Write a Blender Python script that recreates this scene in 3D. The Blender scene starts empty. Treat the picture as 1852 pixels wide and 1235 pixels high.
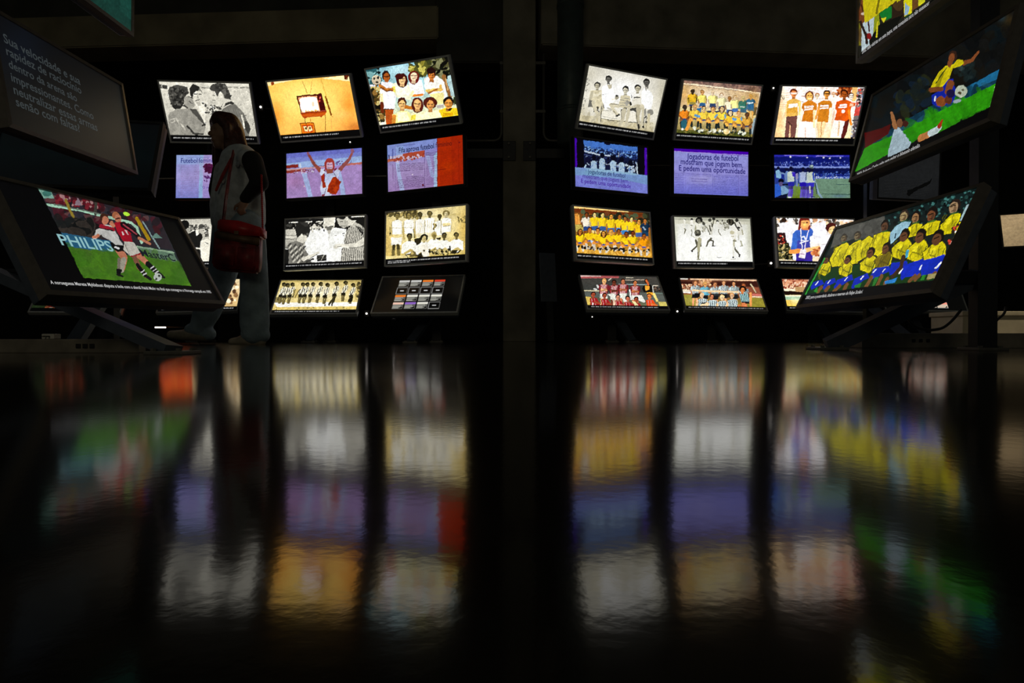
import bpy, bmesh, math, random
import numpy as np
from mathutils import Vector, Matrix, Euler

# ------------------------------------------------------------------ camera, world, exposure
scene = bpy.context.scene
COL = scene.collection
F_PX = 1080.0
cam_d = bpy.data.cameras.new('camera')
cam = bpy.data.objects.new('camera', cam_d)
COL.objects.link(cam)
cam_d.sensor_width = 36.0
cam_d.lens = 36.0 * F_PX / 1852.0
cam_d.clip_start = 0.01
cam.location = (0, 0, 0.06)
cam.rotation_euler = (math.radians(90 - 0.557), 0, 0)
scene.camera = cam

world = bpy.data.worlds.new('dim_hall')
scene.world = world
world.use_nodes = True
wb = world.node_tree.nodes['Background']
wb.inputs[0].default_value = (0.80, 0.86, 0.78, 1)
wb.inputs[1].default_value = 0.021

vs = scene.view_settings
vs.view_transform = 'Standard'
vs.look = 'None'
vs.exposure = 0.0
vs.gamma = 1.0
vs.use_curve_mapping = False
scene.cycles.max_bounces = 6


def lamp(name, loc, target, energy, size, col=(1, 1, 1), spot=None):
    d = bpy.data.lights.new(name, 'SPOT' if spot else 'AREA')
    d.energy = energy
    d.color = col
    if spot:
        d.spot_size = math.radians(spot)
        d.spot_blend = 0.5
        d.shadow_soft_size = size
    else:
        d.size = size
    o = bpy.data.objects.new(name, d)
    COL.objects.link(o)
    o.location = loc
    o.rotation_euler = (Vector(target) - Vector(loc)).to_track_quat('-Z', 'Y').to_euler()
    return o


# spot added out of the frame, only to brighten the beige box
lamp('box_fill_spot', (4.4, 3.3, 3.2), (3.95, 4.35, 0.1), 190, 0.05, (1.0, 0.86, 0.62), 26)
# area lamp added behind the camera as a weak fill for the beams
lamp('beam_fill', (-1.0, -4.5, 3.2), (-0.6, 6.3, 3.2), 22, 2.0, (1.0, 0.86, 0.58))

# ------------------------------------------------------------------ materials


def mat(name, base, rough=0.6, metal=0.0, noise=0.0, nscale=20.0, bump=0.0, bscale=60.0, spec=0.5):
    m = bpy.data.materials.new(name)
    m.use_nodes = True
    nt = m.node_tree
    b = nt.nodes['Principled BSDF']
    b.inputs['Roughness'].default_value = rough
    b.inputs['Metallic'].default_value = metal
    b.inputs['Specular IOR Level'].default_value = spec
    b.inputs['Base Color'].default_value = (*base, 1)
    if noise or bump:
        tc = nt.nodes.new('ShaderNodeTexCoord')
    if noise:
        n = nt.nodes.new('ShaderNodeTexNoise')
        n.inputs['Scale'].default_value = nscale
        n.inputs['Detail'].default_value = 6
        nt.links.new(tc.outputs['Object'], n.inputs['Vector'])
        r = nt.nodes.new('ShaderNodeValToRGB')
        r.color_ramp.elements[0].position = 0.3
        r.color_ramp.elements[1].position = 0.7
        r.color_ramp.elements[0].color = (*[c * (1 - noise) for c in base], 1)
        r.color_ramp.elements[1].color = (*[min(1, c * (1 + noise)) for c in base], 1)
        nt.links.new(n.outputs['Fac'], r.inputs['Fac'])
        nt.links.new(r.outputs['Color'], b.inputs['Base Color'])
    if bump:
        n2 = nt.nodes.new('ShaderNodeTexNoise')
        n2.inputs['Scale'].default_value = bscale
        n2.inputs['Detail'].default_value = 4
        nt.links.new(tc.outputs['Object'], n2.inputs['Vector'])
        bp = nt.nodes.new('ShaderNodeBump')
        bp.inputs['Strength'].default_value = bump
        bp.inputs['Distance'].default_value = 0.01
        nt.links.new(n2.outputs['Fac'], bp.inputs['Height'])
        nt.links.new(bp.outputs['Normal'], b.inputs['Normal'])
    return m


def emit_mat(name, col, k):
    m = mat(name, (0.02, 0.02, 0.02), 0.4)
    b = m.node_tree.nodes['Principled BSDF']
    b.inputs['Emission Color'].default_value = (*col, 1)
    b.inputs['Emission Strength'].default_value = k
    return m


def screen_mat():
    m = bpy.data.materials.new('lit_display')
    m.use_nodes = True
    nt = m.node_tree
    b = nt.nodes['Principled BSDF']
    b.inputs['Base Color'].default_value = (0.006, 0.006, 0.007, 1)
    b.inputs['Roughness'].default_value = 0.35
    a = nt.nodes.new('ShaderNodeAttribute')
    a.attribute_name = 'picture'
    nt.links.new(a.outputs['Color'], b.inputs['Emission Color'])
    b.inputs['Emission Strength'].default_value = 1.0
    m.cycles.emission_sampling = 'FRONT'
    return m


def floor_mat():
    m = bpy.data.materials.new('polished_dark_floor')
    m.use_nodes = True
    nt = m.node_tree
    N, Lk = nt.nodes, nt.links
    b = N['Principled BSDF']
    tc = N.new('ShaderNodeTexCoord')
    n = N.new('ShaderNodeTexNoise')
    n.inputs['Scale'].default_value = 3.0
    n.inputs['Detail'].default_value = 8
    Lk.new(tc.outputs['Object'], n.inputs['Vector'])
    r = N.new('ShaderNodeValToRGB')
    r.color_ramp.elements[0].color = (0.006, 0.006, 0.006, 1)
    r.color_ramp.elements[1].color = (0.018, 0.016, 0.013, 1)
    Lk.new(n.outputs['Fac'], r.inputs['Fac'])
    Lk.new(r.outputs['Color'], b.inputs['Base Color'])
    rr = N.new('ShaderNodeMapRange')
    rr.inputs['To Min'].default_value = 0.075
    rr.inputs['To Max'].default_value = 0.125
    Lk.new(n.outputs['Fac'], rr.inputs['Value'])
    Lk.new(rr.outputs['Result'], b.inputs['Roughness'])
    b.inputs['IOR'].default_value = 1.6
    n2 = N.new('ShaderNodeTexNoise')
    n2.inputs['Scale'].default_value = 160.0
    n2.inputs['Detail'].default_value = 3
    Lk.new(tc.outputs['Object'], n2.inputs['Vector'])
    n3 = N.new('ShaderNodeTexNoise')
    n3.inputs['Scale'].default_value = 14.0
    n3.inputs['Detail'].default_value = 2
    Lk.new(tc.outputs['Object'], n3.inputs['Vector'])
    ad = N.new('ShaderNodeMath')
    ad.operation = 'MULTIPLY_ADD'
    ad.inputs[1].default_value = 0.8
    Lk.new(n3.outputs['Fac'], ad.inputs[0])
    Lk.new(n2.outputs['Fac'], ad.inputs[2])
    bp = N.new('ShaderNodeBump')
    bp.inputs['Strength'].default_value = 0.03
    bp.inputs['Distance'].default_value = 0.0012
    Lk.new(ad.outputs[0], bp.inputs['Height'])
    Lk.new(bp.outputs['Normal'], b.inputs['Normal'])
    return m


M = {
    'floor': floor_mat(),
    'screen': screen_mat(),
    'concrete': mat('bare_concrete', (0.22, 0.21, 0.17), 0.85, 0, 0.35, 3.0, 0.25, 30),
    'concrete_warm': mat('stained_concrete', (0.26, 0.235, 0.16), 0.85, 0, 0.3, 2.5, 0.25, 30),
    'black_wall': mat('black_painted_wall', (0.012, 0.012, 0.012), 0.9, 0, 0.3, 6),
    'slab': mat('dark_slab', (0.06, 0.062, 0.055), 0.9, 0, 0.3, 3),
    'bezel': mat('grey_painted_bezel', (0.60, 0.63, 0.65), 0.45, 0.2, 0.1, 40),
    'bezel_dark': mat('dark_brown_bezel', (0.15, 0.135, 0.12), 0.4, 0.2, 0.15, 40),
    'housing': mat('dark_blue_grey_housing', (0.085, 0.105, 0.145), 0.45, 0.2, 0.15, 25),
    'back': mat('black_plastic_back', (0.02, 0.02, 0.022), 0.6, 0, 0.2, 60),
    'steel': mat('dark_painted_steel', (0.018, 0.021, 0.025), 0.5, 0.2, 0.2, 30),
    'pipe': mat('grey_conduit', (0.12, 0.12, 0.11), 0.5, 0.3, 0.15, 30),
    'duct': mat('dark_teal_duct', (0.07, 0.10, 0.10), 0.45, 0.2, 0.2, 12),
    'raceway': mat('grey_raceway', (0.22, 0.20, 0.165), 0.6, 0.1, 0.2, 20),
    'hole': mat('socket_black', (0.006, 0.006, 0.006), 0.5, 0, 0.1, 50),
    'white': mat('off_white_plastic', (0.55, 0.55, 0.52), 0.5, 0, 0.1, 40),
    'beige': mat('beige_board', (0.62, 0.54, 0.38), 0.8, 0, 0.12, 9),
    'cable': mat('black_cable', (0.008, 0.008, 0.008), 0.5, 0, 0.1, 60),
    'led': emit_mat('indicator_glow', (1.0, 0.93, 0.85), 2.5),
    'skin': mat('skin', (0.36, 0.21, 0.14), 0.55, 0, 0.1, 15),
    'hair': mat('dark_auburn_hair', (0.07, 0.016, 0.010), 0.45, 0, 0.5, 60, 0.4, 90),
    'vest': mat('pale_denim_vest', (0.52, 0.58, 0.62), 0.85, 0, 0.2, 25, 0.3, 40),
    'sleeve': mat('black_knit', (0.008, 0.008, 0.009), 0.9, 0, 0.2, 60),
    'jeans': mat('washed_blue_denim', (0.22, 0.30, 0.36), 0.9, 0, 0.35, 8, 0.35, 35),
    'shoe': mat('beige_suede', (0.30, 0.27, 0.21), 0.8, 0, 0.2, 25),
    'bag_red': mat('red_leather', (0.50, 0.012, 0.012), 0.4, 0, 0.25, 18),
    'bag_dark': mat('dark_red_patchwork', (0.20, 0.012, 0.016), 0.5, 0, 0.7, 14),
    'bag_tan': mat('tan_trim', (0.14, 0.075, 0.04), 0.5, 0, 0.4, 20),
    'scarf': mat('red_lanyard', (0.35, 0.03, 0.03), 0.8, 0, 0.2, 30),
}

# ------------------------------------------------------------------ mesh helpers


def link(name, me, material=None, parent=None, smooth=False):
    o = bpy.data.objects.new(name, me)
    COL.objects.link(o)
    if material is not None:
        me.materials.clear()
        me.materials.append(M[material] if isinstance(material, str) else material)
    if smooth:
        for p in me.polygons:
            p.use_smooth = True
    if parent is not None:
        o.parent = parent
    return o


def bm_obj(name, bm, material, parent=None, smooth=False):
    me = bpy.data.meshes.new(name)
    bmesh.ops.recalc_face_normals(bm, faces=bm.faces[:])
    bm.to_mesh(me)
    bm.free()
    return link(name, me, material, parent, smooth)


def box(bm, lo, hi, bevel=0.0):
    lo, hi = Vector(lo), Vector(hi)
    b2 = bmesh.new()
    r = bmesh.ops.create_cube(b2, size=1.0)
    for v in r['verts']:
        v.co = Vector((lo[i] + (v.co[i] + 0.5) * (hi[i] - lo[i]) for i in range(3)))
    if bevel:
        bmesh.ops.bevel(b2, geom=b2.edges[:], offset=bevel, segments=2, affect='EDGES', profile=0.7)
    merge(bm, b2)


def merge(bm, b2):
    me = bpy.data.meshes.new('tmp')
    b2.to_mesh(me)
    b2.free()
    bm.from_mesh(me)
    bpy.data.meshes.remove(me)


def tube(bm, pts, r, seg=10, rect=None):
    """tube (or rectangular bar, rect=(w,h)) along a polyline"""
    pts = [Vector(p) for p in pts]
    rings = []
    prev_x = None
    for i, p in enumerate(pts):
        if i == 0:
            t = pts[1] - pts[0]
        elif i == len(pts) - 1:
            t = pts[-1] - pts[-2]
        else:
            t = (pts[i + 1] - p).normalized() + (p - pts[i - 1]).normalized()
        t.normalize()
        ref = prev_x if prev_x is not None else (Vector((1, 0, 0)) if abs(t.x) < 0.9 else Vector((0, 1, 0)))
        x = (ref - t * ref.dot(t)).normalized()
        prev_x = x
        y = t.cross(x)
        ring = []
        if rect:
            w, h = rect[0] / 2, rect[1] / 2
            offs = [(-w, -h), (w, -h), (w, h), (-w, h)]
        else:
            rr = r[i] if isinstance(r, (list, tuple)) else r
            offs = [(rr * math.cos(2 * math.pi * k / seg), rr * math.sin(2 * math.pi * k / seg)) for k in range(seg)]
        for a, b in offs:
            ring.append(bm.verts.new(p + x * a + y * b))
        rings.append(ring)
    n = len(rings[0])
    for i in range(len(rings) - 1):
        for k in range(n):
            bm.faces.new((rings[i][k], rings[i][(k + 1) % n], rings[i + 1][(k + 1) % n], rings[i + 1][k]))
    bm.faces.new(rings[0][::-1])
    bm.faces.new(rings[-1])


def thing(name, label, cat, loc=(0, 0, 0), rot=(0, 0, 0), group=None):
    o = bpy.data.objects.new(name, None)
    COL.objects.link(o)
    o.empty_display_size = 0.1
    o.location = loc
    o.rotation_euler = rot
    o['label'] = label
    o['category'] = cat
    if group:
        o['group'] = group
    return o


def tag(o, label, cat, group=None):
    o['label'] = label
    o['category'] = cat
    if group:
        o['group'] = group
    return o


def struct(o, label, cat):
    o['kind'] = 'structure'
    o['label'] = label
    o['category'] = cat
    return o


def arc(p, q, r, n=6):
    return [Vector(p).lerp(Vector(q), i / n) for i in range(n + 1)]


# ------------------------------------------------------------------ what the displays show
# Each picture is sketched with brush strokes whose coordinates were read off one view of the
# display; a homography flattens them onto the display's own rectangle.
RNG = np.random.default_rng(7)


def homog(src, dst):
    A = []
    for (x, y), (u, v) in zip(src, dst):
        A.append([x, y, 1, 0, 0, 0, -u * x, -u * y, -u])
        A.append([0, 0, 0, x, y, 1, -v * x, -v * y, -v])
    _, _, Vt = np.linalg.svd(np.array(A, float))
    return Vt[-1].reshape(3, 3)


def g(v, t=0.0):
    """warm grey; t = amount of sepia"""
    return (v, v * (1 - 0.02 - 0.10 * t), v * (1 - 0.09 - 0.42 * t))


class Pic:
    SS = 2

    def __init__(s, quad, w, h, cap=0.0):
        s.w, s.h, s.cap = w, h, cap
        s.hc = int(round(h * cap))
        sq = [(0, 0), (1, 0), (1, 1), (0, 1)]
        s.H = homog(sq, quad)
        s.Hi = np.linalg.inv(s.H)
        k = s.SS
        u = (np.arange(w * k) + 0.5) / (w * k)
        v = (np.arange(h * k) + 0.5) / (h * k)
        U, V = np.meshgrid(u, v)
        D = s.H[2, 0] * U + s.H[2, 1] * V + s.H[2, 2]
        s.X = (s.H[0, 0] * U + s.H[0, 1] * V + s.H[0, 2]) / D
        s.Y = (s.H[1, 0] * U + s.H[1, 1] * V + s.H[1, 2]) / D
        s.U, s.V = U, V
        s.I = np.zeros((h * k, w * k, 3), np.float32)
        s.capt = []
        s.texts = []
        q = np.array(quad)
        s.px = np.linalg.norm(q[1] - q[0]) / w

    def uv(s, p):
        a = s.Hi @ np.array([p[0], p[1], 1.0])
        return a[0] / a[2], a[1] / a[2]

    def put(s, m, c, a=1.0):
        if a >= 1:
            s.I[m] = c
        else:
            s.I[m] = s.I[m] * (1 - a) + np.array(c, np.float32) * a
        return s

    def box_idx(s, x0, y0, x1, y1):
        return (s.X >= x0) & (s.X <= x1) & (s.Y >= y0) & (s.Y <= y1)

    def bg(s, c1, c2=None, c3=None):
        c1 = np.array(c1, np.float32)
        c2 = c1 if c2 is None else np.array(c2, np.float32)
        t = s.V[..., None]
        if c3 is None:
            s.I[:] = c1 * (1 - t) + c2 * t
        else:
            c3 = np.array(c3, np.float32)
            s.I[:] = np.where(t < .5, c1 * (1 - 2 * t) + c2 * 2 * t, c2 * (2 - 2 * t) + c3 * (2 * t - 1))
        return s

    def glow(s, x, y, rx, ry, c, a=1.0):
        d = ((s.X - x) / rx) ** 2 + ((s.Y - y) / ry) ** 2
        w = (np.exp(-d * 1.5) * a)[..., None]
        s.I[:] = s.I * (1 - w) + np.array(c, np.float32) * w
        return s

    def E(s, x, y, rx, ry, c, rot=0, a=1.0):
        R = max(rx, ry)
        i = np.nonzero(s.box_idx(x - R, y - R, x + R, y + R))
        dx, dy = s.X[i] - x, s.Y[i] - y
        if rot:
            t = math.radians(rot)
            dx, dy = dx * math.cos(t) + dy * math.sin(t), -dx * math.sin(t) + dy * math.cos(t)
        k = (dx / rx) ** 2 + (dy / ry) ** 2 <= 1
        return s.put((i[0][k], i[1][k]), c, a)

    def P(s, pts, c, a=1.0):
        pts = np.array(pts, float).reshape(-1, 2)
        lo, hi = pts.min(0), pts.max(0)
        i = np.nonzero(s.box_idx(lo[0], lo[1], hi[0], hi[1]))
        x, y = s.X[i], s.Y[i]
        ins = np.zeros(x.shape, bool)
        n = len(pts)
        for j in range(n):
            x0, y0 = pts[j]
            x1, y1 = pts[(j + 1) % n]
            if y0 == y1:
                continue
            cr = ((y0 > y) != (y1 > y)) & (x < (x1 - x0) * (y - y0) / (y1 - y0) + x0)
            ins ^= cr
        return s.put((i[0][ins], i[1][ins]), c, a)

    def R(s, x0, y0, x1, y1, c, a=1.0):
        return s.put(np.nonzero(s.box_idx(x0, y0, x1, y1)), c, a)

    def L(s, pts, w, c, a=1.0):
        pts = np.array(pts, float).reshape(-1, 2)
        w2 = w if isinstance(w, (tuple, list)) else (w, w)
        n = len(pts) - 1
        for j in range(n):
            p, q = pts[j], pts[j + 1]
            ra = (w2[0] + (w2[1] - w2[0]) * j / n) / 2
            rb = (w2[0] + (w2[1] - w2[0]) * (j + 1) / n) / 2
            r = max(ra, rb, s.px * .3)
            lo, hi = np.minimum(p, q) - r, np.maximum(p, q) + r
            i = np.nonzero(s.box_idx(lo[0], lo[1], hi[0], hi[1]))
            d = q - p
            t = np.clip(((s.X[i] - p[0]) * d[0] + (s.Y[i] - p[1]) * d[1]) / (d @ d + 1e-9), 0, 1)
            dist = np.hypot(s.X[i] - p[0] - t * d[0], s.Y[i] - p[1] - t * d[1])
            k = dist <= np.maximum(ra + (rb - ra) * t, s.px * .3)
            s.put((i[0][k], i[1][k]), c, a)
        return s

    def specks(s, pts, cols, n, r, a=1.0, ar=1.0):
        """n random blobs inside a polygon"""
        pts = np.array(pts, float).reshape(-1, 2)
        lo, hi = pts.min(0), pts.max(0)
        got = 0
        for _ in range(n * 6):
            x, y = RNG.uniform(lo[0], hi[0]), RNG.uniform(lo[1], hi[1])
            ins = False
            m = len(pts)
            for j in range(m):
                x0, y0 = pts[j]
                x1, y1 = pts[(j + 1) % m]
                if (y0 > y) != (y1 > y) and x < (x1 - x0) * (y - y0) / (y1 - y0) + x0:
                    ins = not ins
            if not ins:
                continue
            rr = r * RNG.uniform(.6, 1.4)
            s.E(x, y, rr * ar, rr, cols[RNG.integers(len(cols))], RNG.uniform(0, 180) if ar != 1 else 0, a)
            got += 1
            if got >= n:
                break
        return s

    def noise(s, amt, cell=2):
        h, w, _ = s.I.shape
        n = RNG.normal(0, 1, (h // cell + 2, w // cell + 2, 1))
        n = np.repeat(np.repeat(n, cell, 0), cell, 1)[:h, :w]
        s.I[:] = np.clip(s.I * (1 + n * amt) + n * amt * 6, 0, 255)
        return s

    def head(s, x, y, r, skin, hair, kind='short', face=True):
        if kind == 'long':
            s.E(x, y + r * .35, r * 1.25, r * 1.6, hair)
        elif kind == 'afro':
            s.E(x, y - r * .25, r * 1.45, r * 1.3, hair)
        elif kind == 'cap':
            s.E(x, y - r * .15, r * 1.05, r * 1.15, hair)
        else:
            s.E(x, y - r * .22, r * 1.05, r * 1.1, hair)
        s.P([(x - r * .4, y + r * .6), (x + r * .4, y + r * .6), (x + r * .5, y + r * 1.7), (x - r * .5, y + r * 1.7)], [c * .82 for c in skin])
        s.E(x, y + r * .2, r * .76, r * .98, skin)
        if face and r > s.px * 1.6:
            dk = [c * .45 for c in skin]
            s.L([(x - r * .55, y + r * .02), (x - r * .15, y + r * .02)], r * .22, dk)
            s.L([(x + r * .15, y + r * .02), (x + r * .55, y + r * .02)], r * .22, dk)
            s.L([(x - r * .25, y + r * .68), (x + r * .25, y + r * .68)], r * .16, [c * .6 for c in skin])
            s.E(x + r * .4, y + r * .45, r * .28, r * .4, [c * .78 for c in skin], 0, .6)
        return s

    def fig(s, x, y, k, shirt, short, skin, hair, pose='stand', kind='short', sock=None, stripe=None, lean=0, face=True):
        """a sketched player; (x, y) is the head, k its radius"""
        dk = [c * .72 for c in shirt]
        sk2 = [c * .8 for c in skin]
        sh = y + 1.45 * k
        wd = 1.95 * k
        tl = 5.4 * k if pose in ('stand', 'cross') else 4.6 * k
        hip = y + tl
        if pose in ('stand', 'cross'):
            for sx in (-1, 1):
                s.L([(x + sx * .75 * k + lean * 6, hip), (x + sx * .85 * k + lean * 9, y + 11 * k)], (1.25 * k, .8 * k), skin)
                if sock:
                    s.L([(x + sx * .82 * k + lean * 8, y + 9 * k), (x + sx * .85 * k + lean * 9, y + 11.3 * k)], .95 * k, sock)
            s.P([(x - 1.5 * k, hip - .3 * k), (x + 1.5 * k, hip - .3 * k), (x + 1.7 * k, hip + 2 * k), (x - 1.7 * k, hip + 2 * k)], short)
        else:
            for sx in (-1, 1):
                s.L([(x + sx * .7 * k, hip + .2 * k), (x + sx * 1.5 * k, hip + .4 * k), (x + sx * 1.35 * k, hip + 3.4 * k)], (1.5 * k, .95 * k), skin)
                s.E(x + sx * 1.5 * k, hip + .4 * k, .85 * k, .8 * k, [min(255, c * 1.08) for c in skin])
                if sock:
                    s.L([(x + sx * 1.45 * k, hip + 1.9 * k), (x + sx * 1.35 * k, hip + 3.6 * k)], 1.05 * k, sock)
            s.P([(x - 1.4 * k, hip - .5 * k), (x + 1.4 * k, hip - .5 * k), (x + 1.0 * k, hip + .7 * k), (x - 1.0 * k, hip + .7 * k)], short)
        s.P([(x - .8 * k, sh - .5 * k), (x + .8 * k, sh - .5 * k), (x + wd + .3 * k, sh + .4 * k), (x + 2.0 * k, hip), (x - 2.0 * k, hip), (x - wd - .3 * k, sh + .4 * k)], [c * .35 for c in shirt], .5)
        s.P([(x - .7 * k, sh - .35 * k), (x + .7 * k, sh - .35 * k), (x + wd, sh + .5 * k), (x + 1.55 * k, hip), (x - 1.55 * k, hip), (x - wd, sh + .5 * k)], shirt)
        if stripe is not None:
            for j in range(-2, 3):
                s.L([(x + j * .62 * k, sh + .1 * k), (x + j * .6 * k, hip)], .26 * k, stripe)
        s.P([(x + .9 * k, sh + .6 * k), (x + 1.6 * k, sh + 1.4 * k), (x + 1.5 * k, hip), (x + .8 * k, hip)], dk, .55)
        if pose == 'cross':
            s.L([(x - 1.7 * k, sh + 1.9 * k), (x + 1.2 * k, sh + 2.5 * k)], .75 * k, skin)
            s.L([(x + 1.7 * k, sh + 1.9 * k), (x - 1.0 * k, sh + 2.7 * k)], .7 * k, sk2)
            for sx in (-1, 1):
                s.L([(x + sx * 1.75 * k, sh + .5 * k), (x + sx * 1.85 * k, sh + 1.8 * k)], 1.0 * k, dk)
        elif pose == 'bust':
            pass
        else:
            for sx in (-1, 1):
                s.L([(x + sx * 1.8 * k, sh + .6 * k), (x + sx * 2.1 * k, sh + 2 * k)], 1.0 * k, dk if sx > 0 else shirt)
                e = (x + sx * 1.95 * k, hip + .1 * k) if pose == 'stand' else (x + sx * .9 * k, hip + .2 * k)
                s.L([(x + sx * 2.1 * k, sh + 2 * k), e], .62 * k, sk2)
        s.head(x, y, k, skin, hair, kind, face)
        return s

    def lines(s, x0, y0, x1, y1, dx, dy, n, c, a=.8, w=None, slope=0.0):
        """rows of small print between x0..x1; (dx,dy) step, slope of the row"""
        for j in range(n):
            xa, ya = x0 + dx * j, y0 + dy * j
            xe = x1 + dx * j
            x = xa
            while x < xe:
                ln = RNG.uniform(.06, .22) * (x1 - x0)
                e = min(x + ln, xe)
                s.L([(x, ya + (x - xa) * slope), (e, ya + (e - xa) * slope)], w or s.px * 1.0, c, a * RNG.uniform(.6, 1))
                x = e + .03 * (x1 - x0)
        return s

    def caption(s, u0, u1, line=0, v=200):
        s.capt.append((u0, u1, line, v))
        return s

    def text(s, txt, p0, p1, col, ys=1.0, k=1.0):
        s.texts.append((txt, s.uv(p0), s.uv(p1), col, ys, k))
        return s

    def field(s, cell):
        """smooth random field in -1..1 with features of the given size (supersampled cells)"""
        h, w, _ = s.I.shape
        gh, gw = h // cell + 3, w // cell + 3
        G = RNG.uniform(-1, 1, (gh, gw))
        y, x = np.arange(h) / cell, np.arange(w) / cell
        iy, ix = y.astype(int), x.astype(int)
        fy, fx = (y - iy)[:, None], (x - ix)[None, :]
        fy, fx = fy * fy * (3 - 2 * fy), fx * fx * (3 - 2 * fx)
        a, b_ = G[np.ix_(iy, ix)], G[np.ix_(iy, ix + 1)]
        c, d = G[np.ix_(iy + 1, ix)], G[np.ix_(iy + 1, ix + 1)]
        return (a * (1 - fx) + b_ * fx) * (1 - fy) + (c * (1 - fx) + d * fx) * fy

    soft, sharp, warp = .085, .6, .45

    def organic(s):
        """breaks up clean outlines and flat areas the way a printed photograph does"""
        h, w, _ = s.I.shape
        if s.warp:
            a = s.warp
            yy, xx = np.mgrid[0:h, 0:w]
            dy = s.field(5) * 2.2 * a + s.field(13) * 2.6 * a
            dx = s.field(5) * 2.2 * a + s.field(13) * 2.6 * a
            s.I = s.I[np.clip(yy + dy, 0, h - 1).astype(int), np.clip(xx + dx, 0, w - 1).astype(int)]
        m = 1 + s.soft * (s.field(7) * .6 + s.field(16) * .6 + s.field(3) * .5)
        s.I = np.clip(s.I * m[..., None], 0, 255).astype(np.float32)

    def result(s, boost, k):
        S = s.SS
        s.organic()
        I = s.I.reshape(s.h, S, s.w, S, 3).mean((1, 3))
        bl = I.copy()
        for ax in (0, 1):
            bl = (np.roll(bl, 1, ax) + np.roll(bl, -1, ax) + bl) / 3
        I = np.clip(I + (I - bl) * s.sharp, 0, 255)
        if s.hc:
            C = np.zeros((s.hc, s.w, 3), np.float32) + np.array((4, 4, 5), np.float32)
            for u0, u1, line, v in s.capt:
                r0 = int(s.hc * (.36 if line == 0 else .62))
                r1 = r0 + max(2, int(s.hc * .2))
                x = u0
                while x < u1:
                    e = min(u1, x + RNG.uniform(.008, .05))
                    a, b = int(x * s.w), max(int(e * s.w), int(x * s.w) + 1)
                    C[r0:r1, a:b] = v * RNG.uniform(.55, 1, (r1 - r0, b - a, 1))
                    x = e + .009
            I = np.concatenate([I, C], 0)
        c = np.clip(I / 255, 0, 1)
        lin = np.where(c <= .04045, c / 12.92, ((c + .055) / 1.055) ** 2.4)
        lum = lin.max(2, keepdims=True)
        return lin * (1 + boost * np.clip((lum - .35) / .65, 0, 1)) * k


def pic(zoom, quad, w=168, h=92, cap=.13, zq=False):
    ox, oy, sc = zoom
    if zq:
        quad = [((x - ox) * sc, (y - oy) * sc) for x, y in quad]
    return Pic(quad, w, h, cap)


PICS = {}

# --- three men talking, black and white
p = pic((270, 130, 8.819), [(155, 155), (1592, 188), (1712, 1025), (338, 1000)])
p.bg(g(222), g(205), g(195))
p.specks([(200, 280), (1600, 280), (1700, 1000), (350, 990)], [g(190), g(225), g(170)], 260, 16, .5)
p.P([(165, 205), (300, 210), (305, 270), (185, 265)], g(60)).L([(200, 215), (205, 265)], 10, g(190)).L([(295, 200), (310, 400)], 12, g(230))
p.L([(330, 232), (1600, 240)], 8, g(120), .6)
for x in (830, 900, 1250, 1350, 1450, 1550):
    p.L([(x, 256), (x + 65, 256)], 16, g(110), .8)
p.L([(630, 230), (630, 340)], 12, g(225))
p.P([(320, 240), (450, 205), (600, 240), (628, 335), (570, 400), (570, 450), (530, 520), (500, 585), (425, 605), (370, 560), (330, 480), (312, 400), (302, 300)], g(78))
p.P([(400, 380), (540, 390), (570, 470), (500, 585), (420, 605), (365, 555), (380, 470)], g(38))
p.specks([(310, 250), (600, 250), (560, 560), (350, 540)], [g(110), g(45), g(60), g(30)], 90, 14, .8, 1.8)
p.P([(560, 400), (640, 385), (690, 430), (728, 530), (690, 578), (600, 585), (548, 520)], g(162)).L([(620, 400), (690, 415)], 14, g(60)).L([(640, 470), (680, 500)], 16, g(90)).P([(560, 520), (620, 575), (600, 590), (545, 545)], g(60))
p.P([(300, 700), (330, 640), (450, 590), (600, 585), (740, 590), (830, 700), (905, 830), (860, 1005), (335, 1002)], g(158))
p.specks([(320, 680), (760, 620), (860, 990), (345, 990)], [g(170), g(148), g(140)], 120, 26, .5)
p.P([(640, 585), (745, 600), (850, 750), (920, 830), (885, 865), (780, 740), (690, 655)], g(78))
p.L([(600, 860), (650, 900), (700, 965), (760, 1000)], 26, g(50)).L([(700, 975), (850, 985)], 22, g(60)).L([(840, 860), (900, 830)], 18, g(40))
p.L([(345, 760), (400, 745), (410, 790), (350, 805)], 10, g(205)).L([(430, 740), (490, 830), (540, 860), (570, 915)], 26, g(205), .8).L([(470, 790), (520, 880)], 12, g(130))
p.P([(720, 480), (860, 480), (965, 560), (905, 640), (885, 830), (800, 640)], g(232))
p.P([(870, 490), (960, 545), (1000, 560), (1150, 570), (1140, 690), (1000, 700), (940, 960), (890, 900), (900, 640)], g(205))
p.specks([(840, 480), (1150, 560), (1130, 690), (900, 700)], [g(40), g(235), g(70), g(210)], 90, 14, .9)
p.P([(636, 270), (690, 186), (780, 228), (845, 330), (838, 380), (800, 300), (720, 300), (700, 430), (650, 370)], g(40))
p.E(768, 380, 74, 105, g(212)).P([(690, 300), (760, 260), (840, 330), (800, 300), (740, 310), (710, 340)], g(38)).L([(715, 352), (760, 350)], 18, g(50)).L([(785, 350), (820, 355)], 16, g(60)).L([(745, 452), (800, 446)], 14, g(80)).L([(775, 380), (780, 420)], 12, g(150)).P([(750, 480), (810, 470), (830, 540), (770, 550)], g(190))
p.P([(1000, 310), (1090, 380), (1160, 420), (1215, 470), (1130, 560), (1060, 545), (1030, 480), (1000, 400)], g(205))
p.P([(958, 270), (1000, 205), (1080, 178), (1205, 185), (1280, 320), (1296, 445), (1205, 425), (1160, 335), (1112, 335), (1090, 405), (1045, 320), (980, 300)], g(70))
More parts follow.
